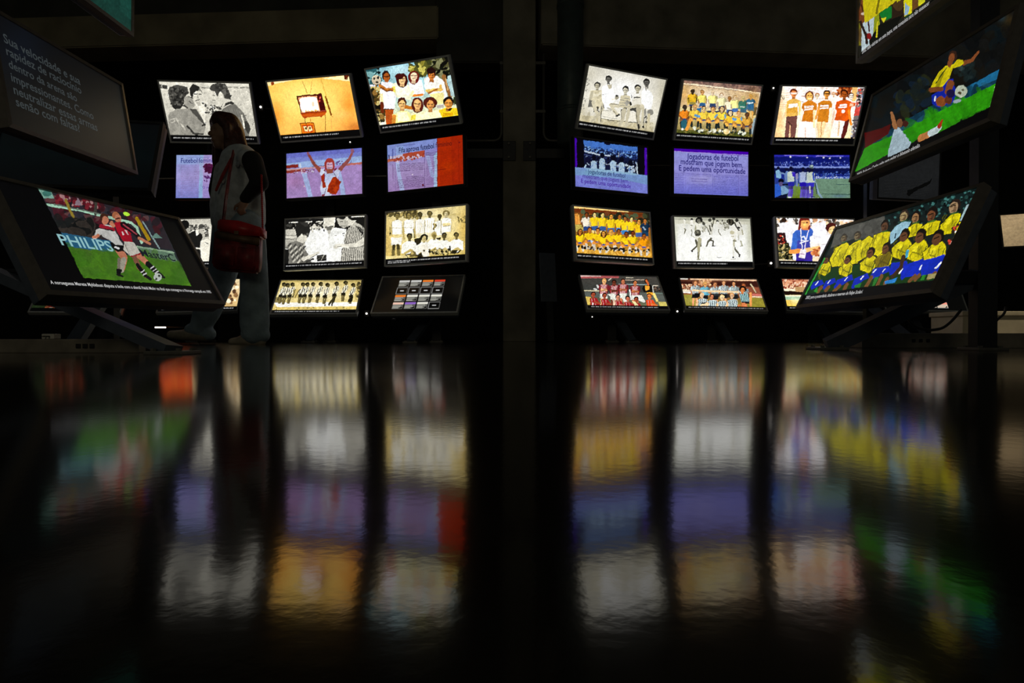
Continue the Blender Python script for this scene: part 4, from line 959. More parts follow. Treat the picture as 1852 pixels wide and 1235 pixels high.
for x, y, c, sh, sk in ((335, 275, (226, 216, 196), (40, 70, 130), (130, 66, 26)), (470, 270, yl, (50, 90, 150), (240, 206, 130)), (605, 275, yl, (50, 90, 150), (240, 200, 120)), (752, 300, yl, (60, 110, 160), (222, 150, 60)), (895, 300, yl, (70, 130, 190), (190, 110, 40)), (992, 335, yl, (60, 130, 190), (180, 110, 50)), (1104, 340, yl, (60, 60, 50), (240, 206, 130)), (1230, 380, (240, 190, 20), (70, 100, 160), (222, 150, 60)), (1338, 370, (20, 50, 76), (20, 60, 90), (200, 120, 50))):
    p.fig(x, y, 36, c, sh, sk, (36, 26, 16), 'stand')
p.L([(1310, 480), (1340, 520)], 26, (150, 170, 190))
for x, y, sk, kd in ((228, 560, (196, 116, 40), 'long'), (390, 530, (200, 120, 46), 'short'), (525, 545, (214, 140, 60), 'short'), (620, 590, (220, 150, 60), 'long'), (748, 560, (236, 170, 80), 'short'), (878, 560, (170, 96, 36), 'short'), (1012, 605, (150, 76, 24), 'short'), (1125, 590, (130, 60, 20), 'short'), (1318, 640, (170, 90, 30), 'short')):
    hair = (60, 26, 14) if x != 748 else (150, 76, 20)
    p.fig(x, y, 38, (240, 196, 20) if x != 1318 else (236, 150, 10), (60, 80, 150), (222, 140, 50), hair, 'squat', kd, (214, 206, 186)).head(x, y, 38, sk, hair, kd)
p.specks([(200, 800), (1400, 870), (1410, 920), (210, 850)], [(36, 26, 20), (60, 40, 24), (24, 20, 18), (190, 180, 160)], 80, 16).P([(400, 710), (460, 710), (420, 760)], (170, 190, 220))
p.noise(.045).caption(.02, .94)
PICS['R31'] = (p, .22, 1.0)

# --- players training on a pale ground
p = pic((1205, 380, 10.583), [(145, 130), (1598, 165), (1650, 982), (190, 968)])
p.bg((206, 206, 194), (236, 236, 232), (236, 236, 230))
p.P([(145, 130), (1598, 165), (1600, 220), (150, 190)], (176, 176, 158)).P([(150, 190), (1600, 220), (1602, 280), (155, 260)], (206, 204, 186)).glow(1600, 500, 90, 500, (190, 190, 168), .9).glow(170, 500, 70, 500, (206, 206, 186), .8)
D = (36, 36, 32)
mdl = (190, 188, 166)


def run(p, x, y, k, legs, body=None, torso=(226, 226, 218)):
    p.P([(x - 1.2 * k, y + 1.2 * k), (x + 1.1 * k, y + 1.1 * k), (x + 1.0 * k, y + 4.2 * k), (x - 1.1 * k, y + 4.2 * k)], torso)
    p.L([(x - 1.3 * k, y + 1.4 * k), (x - 1.8 * k, y + 3 * k)], .5 * k, (170, 168, 150)).L([(x + 1.2 * k, y + 1.4 * k), (x + 1.6 * k, y + 3 * k)], .5 * k, (150, 148, 130))
    for a in legs:
        p.L(a, (k * .6, k * .35), (120, 118, 100))


p.E(356, 185, 18, 18, D).L([(345, 270), (350, 290)], 30, (110, 108, 90)).L([(345, 340), (370, 380), (345, 440)], 20, (120, 118, 96)).L([(350, 200), (345, 330)], 34, (224, 222, 210))
p.E(492, 185, 28, 26, (26, 26, 24)).L([(490, 220), (475, 350)], 52, (226, 224, 214)).L([(470, 290), (500, 300)], 16, (140, 138, 116)).L([(480, 370), (490, 430), (480, 490)], 14, (130, 128, 106)).L([(480, 490), (560, 530)], 10, (170, 168, 146))
p.P([(540, 250), (650, 240), (670, 400), (640, 580), (560, 580), (530, 400)], (222, 220, 206)).L([(560, 300), (550, 380)], 30, (170, 168, 140)).E(602, 435, 62, 66, (80, 78, 66)).E(590, 420, 34, 34, (130, 128, 110)).L([(560, 470), (640, 460)], 12, (30, 30, 26)).L([(560, 400), (600, 460)], 12, (30, 30, 26)).L([(570, 580), (600, 680), (500, 760)], (50, 26), (84, 82, 66)).L([(650, 580), (660, 680)], 30, (90, 88, 70)).L([(640, 560), (620, 720), (610, 920)], (70, 34), (176, 172, 140)).L([(600, 800), (615, 920)], 16, (96, 94, 76)).P([(460, 765), (500, 760), (515, 800), (495, 800)], D).L([(590, 940), (650, 935)], 16, (150, 148, 120)).E(628, 195, 68, 62, (22, 22, 20)).E(622, 205, 34, 30, (110, 108, 96)).E(640, 240, 30, 20, (150, 148, 130)).P([(680, 200), (750, 250), (730, 300), (690, 280)], (70, 70, 60))
p.E(830, 195, 34, 32, (60, 60, 52)).P([(780, 260), (850, 230), (900, 330), (870, 480), (830, 470), (760, 340)], (206, 204, 190)).L([(780, 330), (830, 460)], 16, (90, 88, 74)).L([(830, 300), (850, 400)], 26, (80, 78, 66)).L([(860, 540), (800, 600), (765, 690)], (40, 24), (96, 94, 78)).L([(850, 570), (890, 590), (895, 680)], (34, 26), (80, 78, 62)).L([(880, 680), (930, 682)], 18, (70, 68, 56)).L([(745, 680), (765, 700)], 14, (200, 198, 190))
p.E(905, 172, 30, 28, D).L([(900, 200), (880, 310)], 26, (110, 108, 92)).L([(860, 250), (880, 320)], 14, (60, 58, 50)).E(978, 215, 26, 26, D).L([(980, 240), (1010, 330)], 46, (216, 214, 204)).L([(1000, 370), (1000, 430), (1045, 480)], 18, (120, 118, 96)).E(1068, 200, 14, 18, (70, 68, 60)).specks([(1030, 250), (1180, 230), (1190, 400), (1050, 360)], [(110, 108, 92), (214, 212, 200), (150, 148, 130)], 34, 12, .8, 2.2).specks([(690, 320), (760, 300), (740, 420), (690, 420)], [(110, 108, 92), (190, 188, 170)], 14, 12, .8, 2)
p.P([(1250, 300), (1340, 290), (1360, 400), (1330, 540), (1260, 560), (1230, 420)], (224, 222, 212)).P([(1145, 200), (1200, 165), (1270, 180), (1310, 250), (1250, 300), (1210, 290), (1160, 240)], (30, 28, 24)).specks([(1160, 200), (1280, 190), (1240, 280), (1180, 240)], [(80, 76, 62), (14, 14, 12)], 30, 12, .8, 2).E(1260, 430, 46, 36, (196, 190, 160)).L([(1240, 500), (1290, 500)], 14, (170, 160, 130)).L([(1300, 570), (1290, 640), (1290, 700)], (44, 30), (190, 186, 160)).L([(1285, 580), (1320, 590)], 30, (130, 128, 106)).L([(1290, 700), (1340, 780), (1390, 850)], (34, 24), (90, 88, 70)).P([(1375, 830), (1410, 840), (1400, 890), (1378, 885)], D).L([(1285, 700), (1278, 890)], 30, (222, 220, 208)).E(1276, 895, 18, 16, (40, 40, 36))
p.E(1345, 195, 34, 34, (40, 40, 36)).P([(1320, 240), (1400, 220), (1460, 330), (1440, 480), (1360, 470)], (214, 212, 200)).L([(1310, 240), (1340, 330), (1385, 380)], 26, (50, 48, 40)).L([(1380, 230), (1440, 320)], 16, (60, 58, 48)).L([(1370, 330), (1400, 340)], 30, (40, 38, 34)).L([(1450, 380), (1460, 460)], 26, (170, 166, 140)).L([(1420, 590), (1445, 670)], 26, (176, 174, 150)).L([(1410, 685), (1460, 680)], 14, (150, 148, 126)).L([(1380, 480), (1380, 560)], 26, (196, 194, 180))
p.L([(970, 895), (1020, 910), (1055, 895)], 10, (100, 98, 84)).L([(1230, 935), (1320, 925)], 8, (170, 168, 150))
p.noise(.025).caption(.03, .67)
p.soft = .035
PICS['R32'] = (p, .22, 1.0)

# --- person in a blue shirt with a lanyard
p = pic((1385, 380, 10.29), [(190, 145), (1625, 180), (1690, 965), (240, 930)])
p.bg((236, 226, 220), (240, 232, 228), (240, 226, 206))
p.specks([(195, 150), (1620, 180), (1640, 360), (200, 330)], [(90, 80, 70), (230, 220, 210), (206, 150, 110), (250, 246, 246), (60, 50, 46), (236, 200, 160)], 150, 36).P([(250, 250), (480, 210), (600, 330), (480, 700), (260, 420)], (240, 236, 240)).E(335, 190, 50, 46, (50, 30, 20)).P([(840, 260), (1110, 200), (1120, 620), (880, 600)], (238, 234, 238)).glow(960, 420, 150, 150, (244, 242, 248), .8)
p.P([(205, 420), (360, 415), (400, 640), (220, 660)], (50, 20, 24)).specks([(215, 480), (330, 480), (340, 640), (220, 650)], [(190, 60, 40), (230, 190, 160), (40, 16, 20)], 30, 20).specks([(220, 660), (430, 640), (500, 900), (250, 920)], [(30, 34, 20), (70, 70, 40), (190, 170, 110), (120, 110, 60), (16, 18, 12)], 150, 20, 1, 1.8).P([(245, 910), (560, 915), (560, 940), (245, 930)], (240, 216, 180)).P([(500, 830), (560, 830), (560, 930), (510, 920)], (226, 226, 236))
p.P([(560, 740), (870, 740), (865, 945), (560, 940)], (60, 40, 150)).P([(500, 430), (570, 370), (680, 350), (830, 320), (880, 400), (860, 480), (820, 560), (820, 720), (600, 720), (560, 745), (465, 740), (500, 560)], (56, 96, 190)).P([(560, 560), (820, 560), (820, 720), (580, 720)], (66, 60, 160), .8).P([(500, 430), (560, 380), (590, 560), (560, 740), (465, 740)], (60, 110, 206), .7)
p.L([(470, 770), (560, 760), (640, 750)], 80, (236, 150, 70)).L([(760, 740), (870, 720), (990, 680)], (80, 50), (244, 190, 120)).L([(870, 800), (1000, 720)], 70, (230, 150, 90)).specks([(870, 700), (1000, 700), (1000, 850), (890, 840)], [(206, 110, 60), (240, 200, 140), (170, 80, 50)], 30, 18)
p.P([(640, 300), (800, 290), (780, 370), (670, 370)], (226, 130, 70)).E(720, 245, 92, 96, (236, 160, 90)).glow(720, 270, 40, 50, (240, 226, 120), .7).P([(610, 230), (630, 150), (800, 150), (820, 240), (790, 190), (660, 190), (640, 300), (660, 370), (600, 370)], (120, 30, 24)).P([(780, 300), (820, 270), (815, 350), (780, 380)], (130, 40, 30)).L([(670, 235), (710, 235)], 14, (120, 60, 40)).L([(740, 235), (775, 235)], 14, (120, 60, 40))
p.L([(645, 350), (655, 540), (675, 720)], 18, (226, 222, 236)).L([(790, 370), (750, 520), (720, 720)], 18, (220, 210, 236)).P([(640, 725), (755, 735), (720, 895), (612, 870)], (238, 228, 230)).L([(640, 805), (720, 815)], 14, (170, 120, 170)).L([(640, 610), (780, 565)], 20, (236, 236, 246)).L([(670, 500), (710, 490), (730, 540)], 28, (220, 226, 244)).L([(650, 560), (720, 570)], 16, (230, 234, 246)).P([(820, 480), (870, 470), (860, 560), (815, 560)], (236, 236, 246))
p.P([(1130, 450), (1300, 440), (1400, 620), (1300, 945), (1000, 930), (1000, 800), (1120, 620)], (242, 238, 240)).P([(1010, 640), (1160, 620), (1120, 800), (1000, 810)], (236, 232, 240)).L([(1030, 640), (1160, 622)], 8, (170, 160, 170)).E(1210, 330, 100, 92, (70, 24, 20)).E(1225, 370, 78, 84, (244, 190, 130)).glow(1215, 380, 40, 50, (226, 236, 150), .6).P([(1120, 330), (1150, 250), (1290, 250), (1305, 330), (1270, 290), (1180, 320), (1140, 430)], (76, 26, 22)).L([(1180, 355), (1210, 355)], 12, (110, 60, 40)).L([(1245, 355), (1280, 355)], 12, (110, 60, 40))
p.P([(870, 880), (1030, 870), (1030, 945), (865, 945)], (240, 214, 180))
p.noise(.03).caption(.03, .6)
PICS['R33'] = (p, .22, 1.0)

# --- red and white team
p = pic((1035, 490, 9.747), [(125, 85), (1500, 110), (1660, 615), (275, 597)])
p.bg((70, 66, 60), (60, 62, 58), (110, 110, 80))
p.P([(125, 82), (820, 90), (820, 130), (140, 135)], (170, 84, 84)).P([(125, 82), (500, 88), (500, 100), (130, 104)], (230, 190, 180)).L([(950, 122), (1070, 122)], 14, (190, 180, 160)).L([(820, 240), (1050, 240), (1320, 246)], 16, (150, 170, 170)).L([(910, 168), (1270, 158)], 14, (190, 170, 150)).L([(1420, 262), (1510, 264)], 14, (200, 190, 170)).L([(205, 350), (560, 362)], 18, (206, 196, 160)).P([(220, 370), (1600, 390), (1640, 540), (240, 450)], (90, 96, 90)).L([(1440, 396), (1580, 398)], 16, (110, 130, 120)).P([(240, 450), (330, 460), (360, 597), (275, 597)], (216, 186, 90)).P([(1500, 540), (1640, 545), (1660, 615), (1520, 615)], (206, 190, 100)).specks([(380, 280), (520, 240), (520, 350), (380, 330)], [(200, 200, 196), (60, 60, 56)], 20, 16, 1, 2).L([(640, 170), (680, 130)], 18, (190, 186, 170)).specks([(1420, 280), (1540, 280), (1560, 360), (1440, 360)], [(40, 34, 30), (120, 96, 80)], 24, 14)
for x, y, sk, hr in ((555, 190, (236, 176, 120), (206, 150, 80)), (735, 205, (120, 56, 36), (30, 18, 14)), (892, 185, (206, 120, 80), (44, 24, 18)), (1105, 215, (206, 120, 70), (30, 18, 14))):
    p.fig(x, y, 40, (170, 40, 50), (222, 222, 210), sk, hr, 'cross', 'short', None, (226, 190, 190))
p.P([(620, 410), (740, 400), (790, 560), (740, 600), (700, 480)], (222, 222, 210)).P([(850, 410), (930, 420), (960, 560), (900, 540)], (222, 222, 210)).P([(1060, 430), (1220, 430), (1280, 540), (1250, 560), (1120, 500)], (226, 226, 216)).L([(1010, 340), (1030, 500)], 24, (230, 230, 222))
p.P([(1260, 250), (1370, 240), (1430, 300), (1400, 380), (1260, 380), (1230, 320)], (14, 12, 10)).P([(1275, 260), (1365, 270), (1360, 330), (1290, 350)], (236, 160, 50)).E(1310, 180, 34, 44, (40, 22, 16)).L([(1310, 170), (1340, 240)], 34, (206, 100, 50)).P([(1310, 380), (1430, 380), (1440, 430), (1320, 430)], (236, 160, 40)).L([(1430, 410), (1480, 520)], 44, (236, 210, 120)).L([(1410, 270), (1425, 380)], 16, (190, 190, 180))
for x, y, sk, hr in ((375, 420, (180, 80, 50), (40, 16, 14)), (570, 440, (170, 76, 50), (36, 16, 14)), (800, 465, (216, 140, 110), (40, 20, 16)), (975, 490, (206, 110, 80), (30, 16, 14)), (1120, 505, (176, 80, 50), (30, 16, 14)), (1350, 450, (236, 130, 60), (90, 40, 24))):
    c = (160, 26, 30) if x != 1350 else (226, 70, 14)
    p.P([(x - 60, y + 62), (x, y + 45), (x + 60, y + 65), (x + 130, y + 160), (x + 110, y + 185), (x - 50, y + 185)], c).L([(x - 30, y + 70), (x - 10, y + 180)], 10, (216, 150, 150)).L([(x + 20, y + 70), (x + 50, y + 180)], 9, (206, 130, 130)).L([(x + 30, y + 130), (x + 120, y + 150)], 26, [c * .9 for c in sk]).head(x, y, 40, sk, hr)
p.P([(1050, 530), (1100, 540), (1150, 600), (1090, 605)], (230, 220, 160)).P([(720, 500), (760, 510), (760, 600), (720, 600)], (226, 190, 160)).L([(375, 570), (380, 600)], 20, (230, 220, 216))
p.noise(.05).caption(.05, .88)
PICS['R41'] = (p, .22, 1.0)

# --- blue and black striped team in a stadium
p = pic((1215, 490, 9.747), [(130, 130), (1500, 165), (1635, 630), (255, 612)])
p.bg((90, 50, 36), (150, 90, 60), (150, 140, 50))
p.L([(130, 136), (270, 140)], 18, (236, 226, 206)).L([(330, 142), (900, 156), (1490, 174)], 28, (236, 190, 150)).P([(150, 180), (360, 185), (360, 250), (165, 240)], (56, 24, 18)).P([(640, 200), (1500, 190), (1530, 290), (640, 250)], (60, 26, 20)).specks([(165, 240), (360, 240), (360, 330), (180, 330)], [(206, 140, 100), (236, 200, 160), (120, 60, 44)], 70, 14).specks([(470, 150), (700, 160), (700, 260), (480, 250)], [(236, 190, 140), (206, 140, 96)], 50, 16, .8).L([(180, 345), (420, 352)], 34, (230, 216, 190)).L([(200, 378), (330, 384)], 26, (236, 230, 220)).P([(1310, 290), (1530, 300), (1580, 470), (1400, 470)], (150, 80, 56)).L([(1400, 240), (1480, 380)], 22, (206, 190, 150)).L([(1430, 420), (1570, 430)], 34, (206, 110, 100)).L([(1420, 455), (1590, 462)], 22, (226, 200, 170))
p.P([(200, 420), (460, 430), (480, 612), (255, 612)], (156, 148, 58)).P([(1380, 470), (1590, 480), (1635, 630), (1400, 630)], (150, 140, 48)).glow(340, 520, 120, 60, (170, 160, 80), .6)
bl, st = (196, 214, 214), (20, 40, 56)
for x, y, sk, hr, c in ((420, 215, (236, 160, 110), (150, 90, 50), bl), (595, 235, (240, 170, 100), (210, 160, 90), (110, 180, 200)), (775, 240, (214, 140, 90), (110, 66, 44), bl), (930, 215, (226, 160, 110), (120, 76, 50), bl), (1105, 230, (222, 150, 100), (70, 44, 34), bl), (1275, 265, (206, 110, 60), (110, 60, 36), bl)):
    p.fig(x, y, 36, c, (20, 22, 26), sk, hr, 'stand', 'short', None, st if c == bl else None)
p.L([(380, 345), (640, 360), (900, 365), (1180, 378)], 30, (236, 206, 160)).P([(410, 395), (520, 395), (500, 465), (420, 460)], (14, 14, 16)).P([(600, 400), (680, 400), (670, 430), (600, 430)], (90, 170, 190)).P([(720, 400), (1180, 410), (1200, 480), (720, 450)], (24, 26, 28), .8)
for x, y, sk, hr in ((545, 430, (236, 190, 150), (230, 190, 140)), (720, 455, (214, 130, 90), (44, 24, 20)), (900, 470, (240, 206, 160), (236, 200, 140)), (1070, 440, (236, 190, 150), (206, 150, 90))):
    p.P([(x - 80, y + 80), (x, y + 50), (x + 90, y + 70), (x + 100, y + 185), (x - 60, y + 185)], bl)
    for j in range(5):
        p.L([(x - 55 + j * 32, y + 75), (x - 45 + j * 32, y + 185)], 12, st)
    p.L([(x - 80, y + 110), (x - 90, y + 180)], 34, (236, 190, 140)).head(x, y, 38, sk, hr)
p.P([(540, 560), (630, 555), (600, 580), (540, 590)], (14, 14, 16)).L([(540, 600), (660, 585)], 34, (240, 206, 160))
p.P([(1200, 420), (1260, 370), (1340, 400), (1390, 520), (1360, 560), (1230, 550)], (150, 190, 190))
for j in range(5):
    p.L([(1225 + j * 32, 400), (1240 + j * 30, 550)], 12, st)
p.P([(1240, 540), (1360, 540), (1370, 575), (1250, 575)], (14, 18, 24)).L([(1270, 585), (1300, 625)], 60, (222, 130, 80)).L([(1390, 400), (1390, 600)], 40, (230, 150, 80)).head(1255, 335, 44, (220, 130, 70), (24, 16, 12), 'afro').L([(1200, 600), (1180, 620)], 40, (200, 110, 60))
p.noise(.05).caption(.04, .97)
PICS['R42'] = (p, .22, 1.0)

# --- crowd and pitch, half hidden
p = pic((1395, 490, 5.144), [(1411.5, 505.2), (1552, 507.5), (1563, 556), (1425, 553.2)], 160, 80, .16, True)
p.bg((206, 130, 96), (236, 206, 160), (226, 196, 90))
p.specks([(85, 78), (820, 85), (830, 160), (110, 165)], [(226, 160, 120), (180, 90, 60), (240, 200, 170), (150, 66, 44)], 300, 9).L([(110, 178), (840, 186)], 18, (240, 226, 196)).P([(110, 190), (850, 196), (860, 226), (130, 226)], (30, 14, 10)).P([(220, 150), (330, 150), (335, 200), (225, 196)], (190, 150, 100)).P([(130, 232), (865, 240), (870, 275), (140, 270)], (170, 206, 170)).L([(130, 234), (865, 242)], 8, (240, 236, 210)).P([(140, 275), (870, 280), (880, 330), (155, 325)], (236, 196, 80)).glow(230, 280, 60, 40, (246, 240, 200), .6).specks([(400, 180), (850, 190), (860, 300), (400, 300)], [(206, 190, 150), (110, 70, 40), (230, 120, 60)], 60, 10)
p.noise(.04).caption(.04, .3)
PICS['R43'] = (p, .22, 1.0)

# --- dim grey picture under the near right display
p = pic((1380, 120, 3.924), [(1590, 268), (1700, 262), (1696, 372), (1588, 349)], 150, 90, 0, True)
p.bg((24, 24, 25), (26, 27, 28), (22, 23, 24)).lines(850, 800, 1150, 0, 0, 18, 8, (40, 40, 40), .4).P([(980, 900), (1000, 870), (1150, 820), (1180, 790), (1160, 840), (1030, 890), (1000, 915)], (4, 4, 4)).P([(985, 870), (1000, 870), (990, 910)], (4, 4, 4))
PICS['R24'] = (p, .0, 1.0)

# --- bit of a picture at the foot of the left text display
p = pic((0, 320, 3.633), [(120, 263.6), (286.5, 273.3), (287, 356.1), (120.7, 348.8)], 140, 84, 0, True)
p.bg((226, 226, 230), (236, 226, 216), (240, 230, 226)).P([(920, -200), (1060, -180), (1060, 150), (935, 150)], (226, 70, 24)).L([(1025, -160), (1030, 150)], 26, (90, 70, 190)).specks([(450, -200), (900, -200), (900, 110), (450, 90)], [(190, 190, 200), (120, 110, 120)], 40, 14)
PICS['L20'] = (p, .0, .9)

# --- team in red seen under the near left display
p = pic((0, 320, 3.633), [(83.4, 499.2), (237.8, 502), (217.8, 560.1), (55.9, 558.8)], 150, 76, .13, True)
p.bg((30, 34, 22), (44, 40, 26), (40, 56, 30))
for j in range(7):
    p.fig(330 + j * 66, 790 - j * 3 + (j % 2) * 12, 16, (110, 26, 20), (150, 140, 120), (150, 84, 50), (20, 14, 12), 'squat')
p.noise(.06)
PICS['L40'] = (p, .0, .55)

# --- bare wood-coloured picture at the far right
p = pic((0, 0, 1), [(1809, 389.8), (1956.3, 379.8), (1965.9, 438.9), (1815.6, 446.4)], 120, 68, 0)
p.bg((176, 150, 112), (170, 146, 108), (152, 130, 96)).lines(1810, 392, 1960, 0, 0, 6, 9, (160, 134, 98), .5, 2, -.07).P([(1855, 380), (1970, 375), (1970, 445), (1850, 445)], (120, 108, 84), .5).noise(.02)
PICS['S1'] = (p, .0, .9)
# --- near left: two players fighting for the ball
p = pic((0, 320, 3.633), [(-46, 20), (1165, 280), (1450, 825), (325, 745)], 300, 168, 0)
p.bg((5, 5, 6))
frame = [(240, 70), (1040, 262), (1248, 718), (540, 660)]
p.P(frame, (34, 40, 44))
p.P([(240, 70), (1040, 262), (1135, 480), (400, 380)], (40, 34, 40))
p.specks([(300, 100), (1020, 270), (1060, 360), (420, 330)], [(70, 24, 34), (40, 40, 48), (26, 26, 30), (90, 60, 60), (60, 20, 26)], 120, 20, .8, 2)
p.specks([(350, 110), (640, 170), (640, 210), (370, 170)], [(110, 30, 40), (150, 110, 110), (80, 20, 30)], 50, 12)
p.P([(240, 70), (330, 92), (345, 140), (275, 140)], (110, 150, 136)).E(300, 110, 30, 18, (60, 110, 100)).L([(295, 182), (500, 215), (700, 262), (850, 298), (890, 330), (920, 430)], 17, (150, 190, 166)).L([(620, 165), (615, 240)], 20, (60, 56, 50)).L([(350, 182), (640, 240)], 8, (90, 100, 90)).L([(420, 150), (470, 260), (535, 385)], 17, (130, 110, 40)).L([(890, 270), (970, 410)], 22, (150, 120, 20)).L([(930, 290), (1040, 470)], 9, (120, 140, 140)).P([(500, 130), (530, 190), (480, 185)], (130, 110, 120)).P([(985, 400), (1020, 365), (1060, 400)], (90, 120, 110)).E(822, 240, 22, 13, (170, 220, 60), 15)
p.specks([(360, 270), (640, 310), (620, 400), (400, 380)], [(24, 26, 26), (50, 44, 40), (16, 18, 18)], 50, 24, .8, 2)
p.P([(390, 365), (745, 425), (745, 500), (440, 465)], (36, 86, 116)).P([(880, 450), (1135, 495), (1165, 565), (910, 530)], (86, 112, 92)).L([(880, 455), (1135, 498)], 10, (130, 156, 130))
p.text('PHILIPS', (400, 448), (742, 492), (140, 186, 190), 1.0).text('MasterC', (925, 522), (1152, 556), (20, 26, 34), 1.0)
p.P([(432, 458), (760, 505), (1165, 562), (1248, 718), (540, 660)], (58, 104, 22)).P([(432, 458), (760, 500), (760, 540), (450, 500)], (64, 92, 36), .8).P([(520, 630), (1240, 700), (1248, 718), (540, 660)], (76, 124, 26)).specks([(450, 480), (1160, 580), (1220, 700), (540, 650)], [(50, 96, 20), (68, 114, 26), (60, 100, 30)], 150, 26, .5, 3)
# player in white
W_, SK = (176, 176, 172), (176, 110, 84)
p.L([(770, 480), (805, 530), (790, 600)], (46, 40), SK).L([(800, 545), (785, 610), (770, 620)], 36, (150, 146, 130)).L([(770, 540), (768, 610)], 20, (110, 104, 90)).P([(750, 600), (790, 605), (780, 650), (755, 640)], (14, 14, 16)).L([(760, 640), (795, 652)], 14, (20, 20, 20))
p.P([(712, 425), (800, 450), (805, 490), (760, 490), (730, 470)], (14, 14, 16)).L([(745, 460), (770, 470)], 12, (200, 200, 200))
p.P([(635, 345), (670, 310), (730, 320), (770, 400), (800, 450), (750, 445), (700, 410), (660, 390)], W_).L([(650, 320), (735, 345)], 24, (140, 24, 40)).L([(650, 335), (730, 352)], 7, (20, 20, 24)).L([(640, 360), (610, 400)], (40, 22), W_).L([(635, 385), (605, 395)], 20, SK).E(672, 268, 28, 30, (60, 34, 24)).E(680, 285, 22, 28, SK)
# player in red
R_ = (150, 18, 36)
p.L([(870, 520), (900, 590), (950, 655)], (34, 24), (120, 80, 60)).L([(890, 575), (945, 650)], 24, (14, 14, 18)).L([(955, 655), (975, 670)], 20, (20, 20, 22)).L([(905, 515), (960, 570)], (42, 32), SK).L([(960, 570), (1010, 620), (1050, 650)], (34, 26), (14, 14, 18))
for a in ((990, 595), (1005, 612), (1020, 625), (925, 620), (940, 638)):
    p.L([(a[0] - 10, a[1] + 8), (a[0] + 10, a[1] - 6)], 7, (180, 180, 180))
p.L([(1045, 650), (1068, 662)], 16, (20, 20, 24))
p.P([(805, 420), (870, 430), (910, 500), (850, 525), (800, 480)], (180, 176, 166)).L([(810, 440), (840, 510)], 6, (130, 126, 116)).L([(850, 522), (910, 502)], 8, (140, 20, 36))
p.P([(740, 300), (790, 290), (840, 340), (865, 430), (800, 420), (760, 360)], R_).L([(790, 360), (800, 380)], 9, (200, 180, 180)).L([(815, 350), (830, 375)], 8, (190, 170, 170)).L([(800, 310), (870, 360), (910, 400)], (40, 24), (24, 14, 18)).L([(800, 310), (890, 375)], 9, (150, 60, 70)).L([(905, 400), (980, 440)], (20, 14), SK).E(748, 250, 24, 24, (150, 90, 60)).E(765, 270, 22, 26, SK).L([(735, 320), (720, 300)], 24, SK).L([(750, 275), (775, 268)], 8, (70, 30, 24))
p.E(1025, 658, 27, 26, (176, 184, 176)).E(1035, 650, 9, 9, (60, 66, 60)).E(1015, 672, 8, 8, (60, 66, 60))
ins = p.I.copy()
p.bg((5, 5, 6))
p.P(frame, (255, 0, 255))
mk = (p.I[..., 0] > 200)[..., None]
p.I = np.where(mk, ins, p.I).astype(np.float32)
p.text('A norueguesa Merete Myklebust disputa a bola com a alem\u00e3 Heidi Mohr na final que consagrou a Noruega campe\u00e3 em 1995', (335, 700), (1388, 770), (190, 190, 190), 1.35)
p.noise(.03)
PICS['N3'] = (p, .0, 1.0)

# --- near left: dark display with a question in white letters
p = pic((0, 0, 3.858), [(-65, 72), (835, 590), (945, 1200), (70, 860)], 160, 90, 0)
p.bg((9, 10, 12), (11, 12, 13), (13, 13, 12)).glow(150, 350, 200, 260, (12, 18, 28), .8).glow(800, 900, 200, 300, (20, 19, 15), .7)
for txt, a, b in (('Sua velocidade e sua', (28, 292), (555, 588)), ('rapidez de racioc\u00ednio', (45, 378), (563, 652)), ('dentro da arena s\u00e3o', (62, 466), (532, 706)), ('impressionantes. Como', (78, 560), (650, 832)), ('neutralizar essas armas', (95, 648), (678, 915)), ('sen\u00e3o com faltas?', (110, 732), (555, 922))):
    p.text(txt, a, b, (52, 58, 60), 1.0)
PICS['N2'] = (p, .0, 1.0)

# --- near left, behind: a display that is switched off
p = pic((0, 0, 1), [(0, 0), (160, 0), (160, 90), (0, 90)], 40, 24, 0)
p.bg((4, 5, 6), (4, 8, 9), (3, 4, 5))
PICS['N4'] = (p, .0, 1.0)

# --- near left, top: teal picture
p = pic((0, 0, 3.858), [(-6.8, -334.2), (238.3, -96.5), (236.6, 57.8), (-8.6, -127.4)], 120, 68, 0, True)
p.bg((18, 60, 52), (16, 52, 46), (20, 56, 48)).glow(880, 240, 120, 60, (54, 74, 50), .6).glow(500, -200, 300, 260, (30, 80, 66), .6).specks([(0, -900), (900, -100), (900, 100), (0, -400)], [(24, 70, 60), (14, 44, 40)], 60, 30, .5, 2).noise(.04)
PICS['N1'] = (p, .0, .9)

# --- near right, bottom: the squad in yellow and blue
p = pic((1380, 340, 3.86), [(510, 290), (1510, 0), (1170, 707), (258, 820)], 300, 168, 0)
p.bg((20, 30, 28))
p.P([(510, 290), (1510, 0), (1450, 120), (470, 370)], (16, 30, 30)).specks([(850, 200), (1510, 0), (1440, 180), (900, 300)], [(10, 20, 22), (30, 60, 56), (8, 14, 14), (60, 110, 106)], 140, 9).P([(505, 292), (850, 195), (860, 330), (640, 350), (470, 420)], (78, 78, 72)).specks([(520, 300), (840, 220), (800, 330), (520, 380)], [(90, 90, 84), (60, 60, 56), (70, 70, 66)], 60, 26, .5)
p.P([(1445, 110), (1385, 240), (1370, 230), (1420, 120)], (150, 176, 180))
p.P([(380, 560), (1260, 480), (1190, 640), (310, 735)], (20, 54, 20))
Y, YD, B = (204, 190, 14), (112, 106, 12), (14, 40, 172)


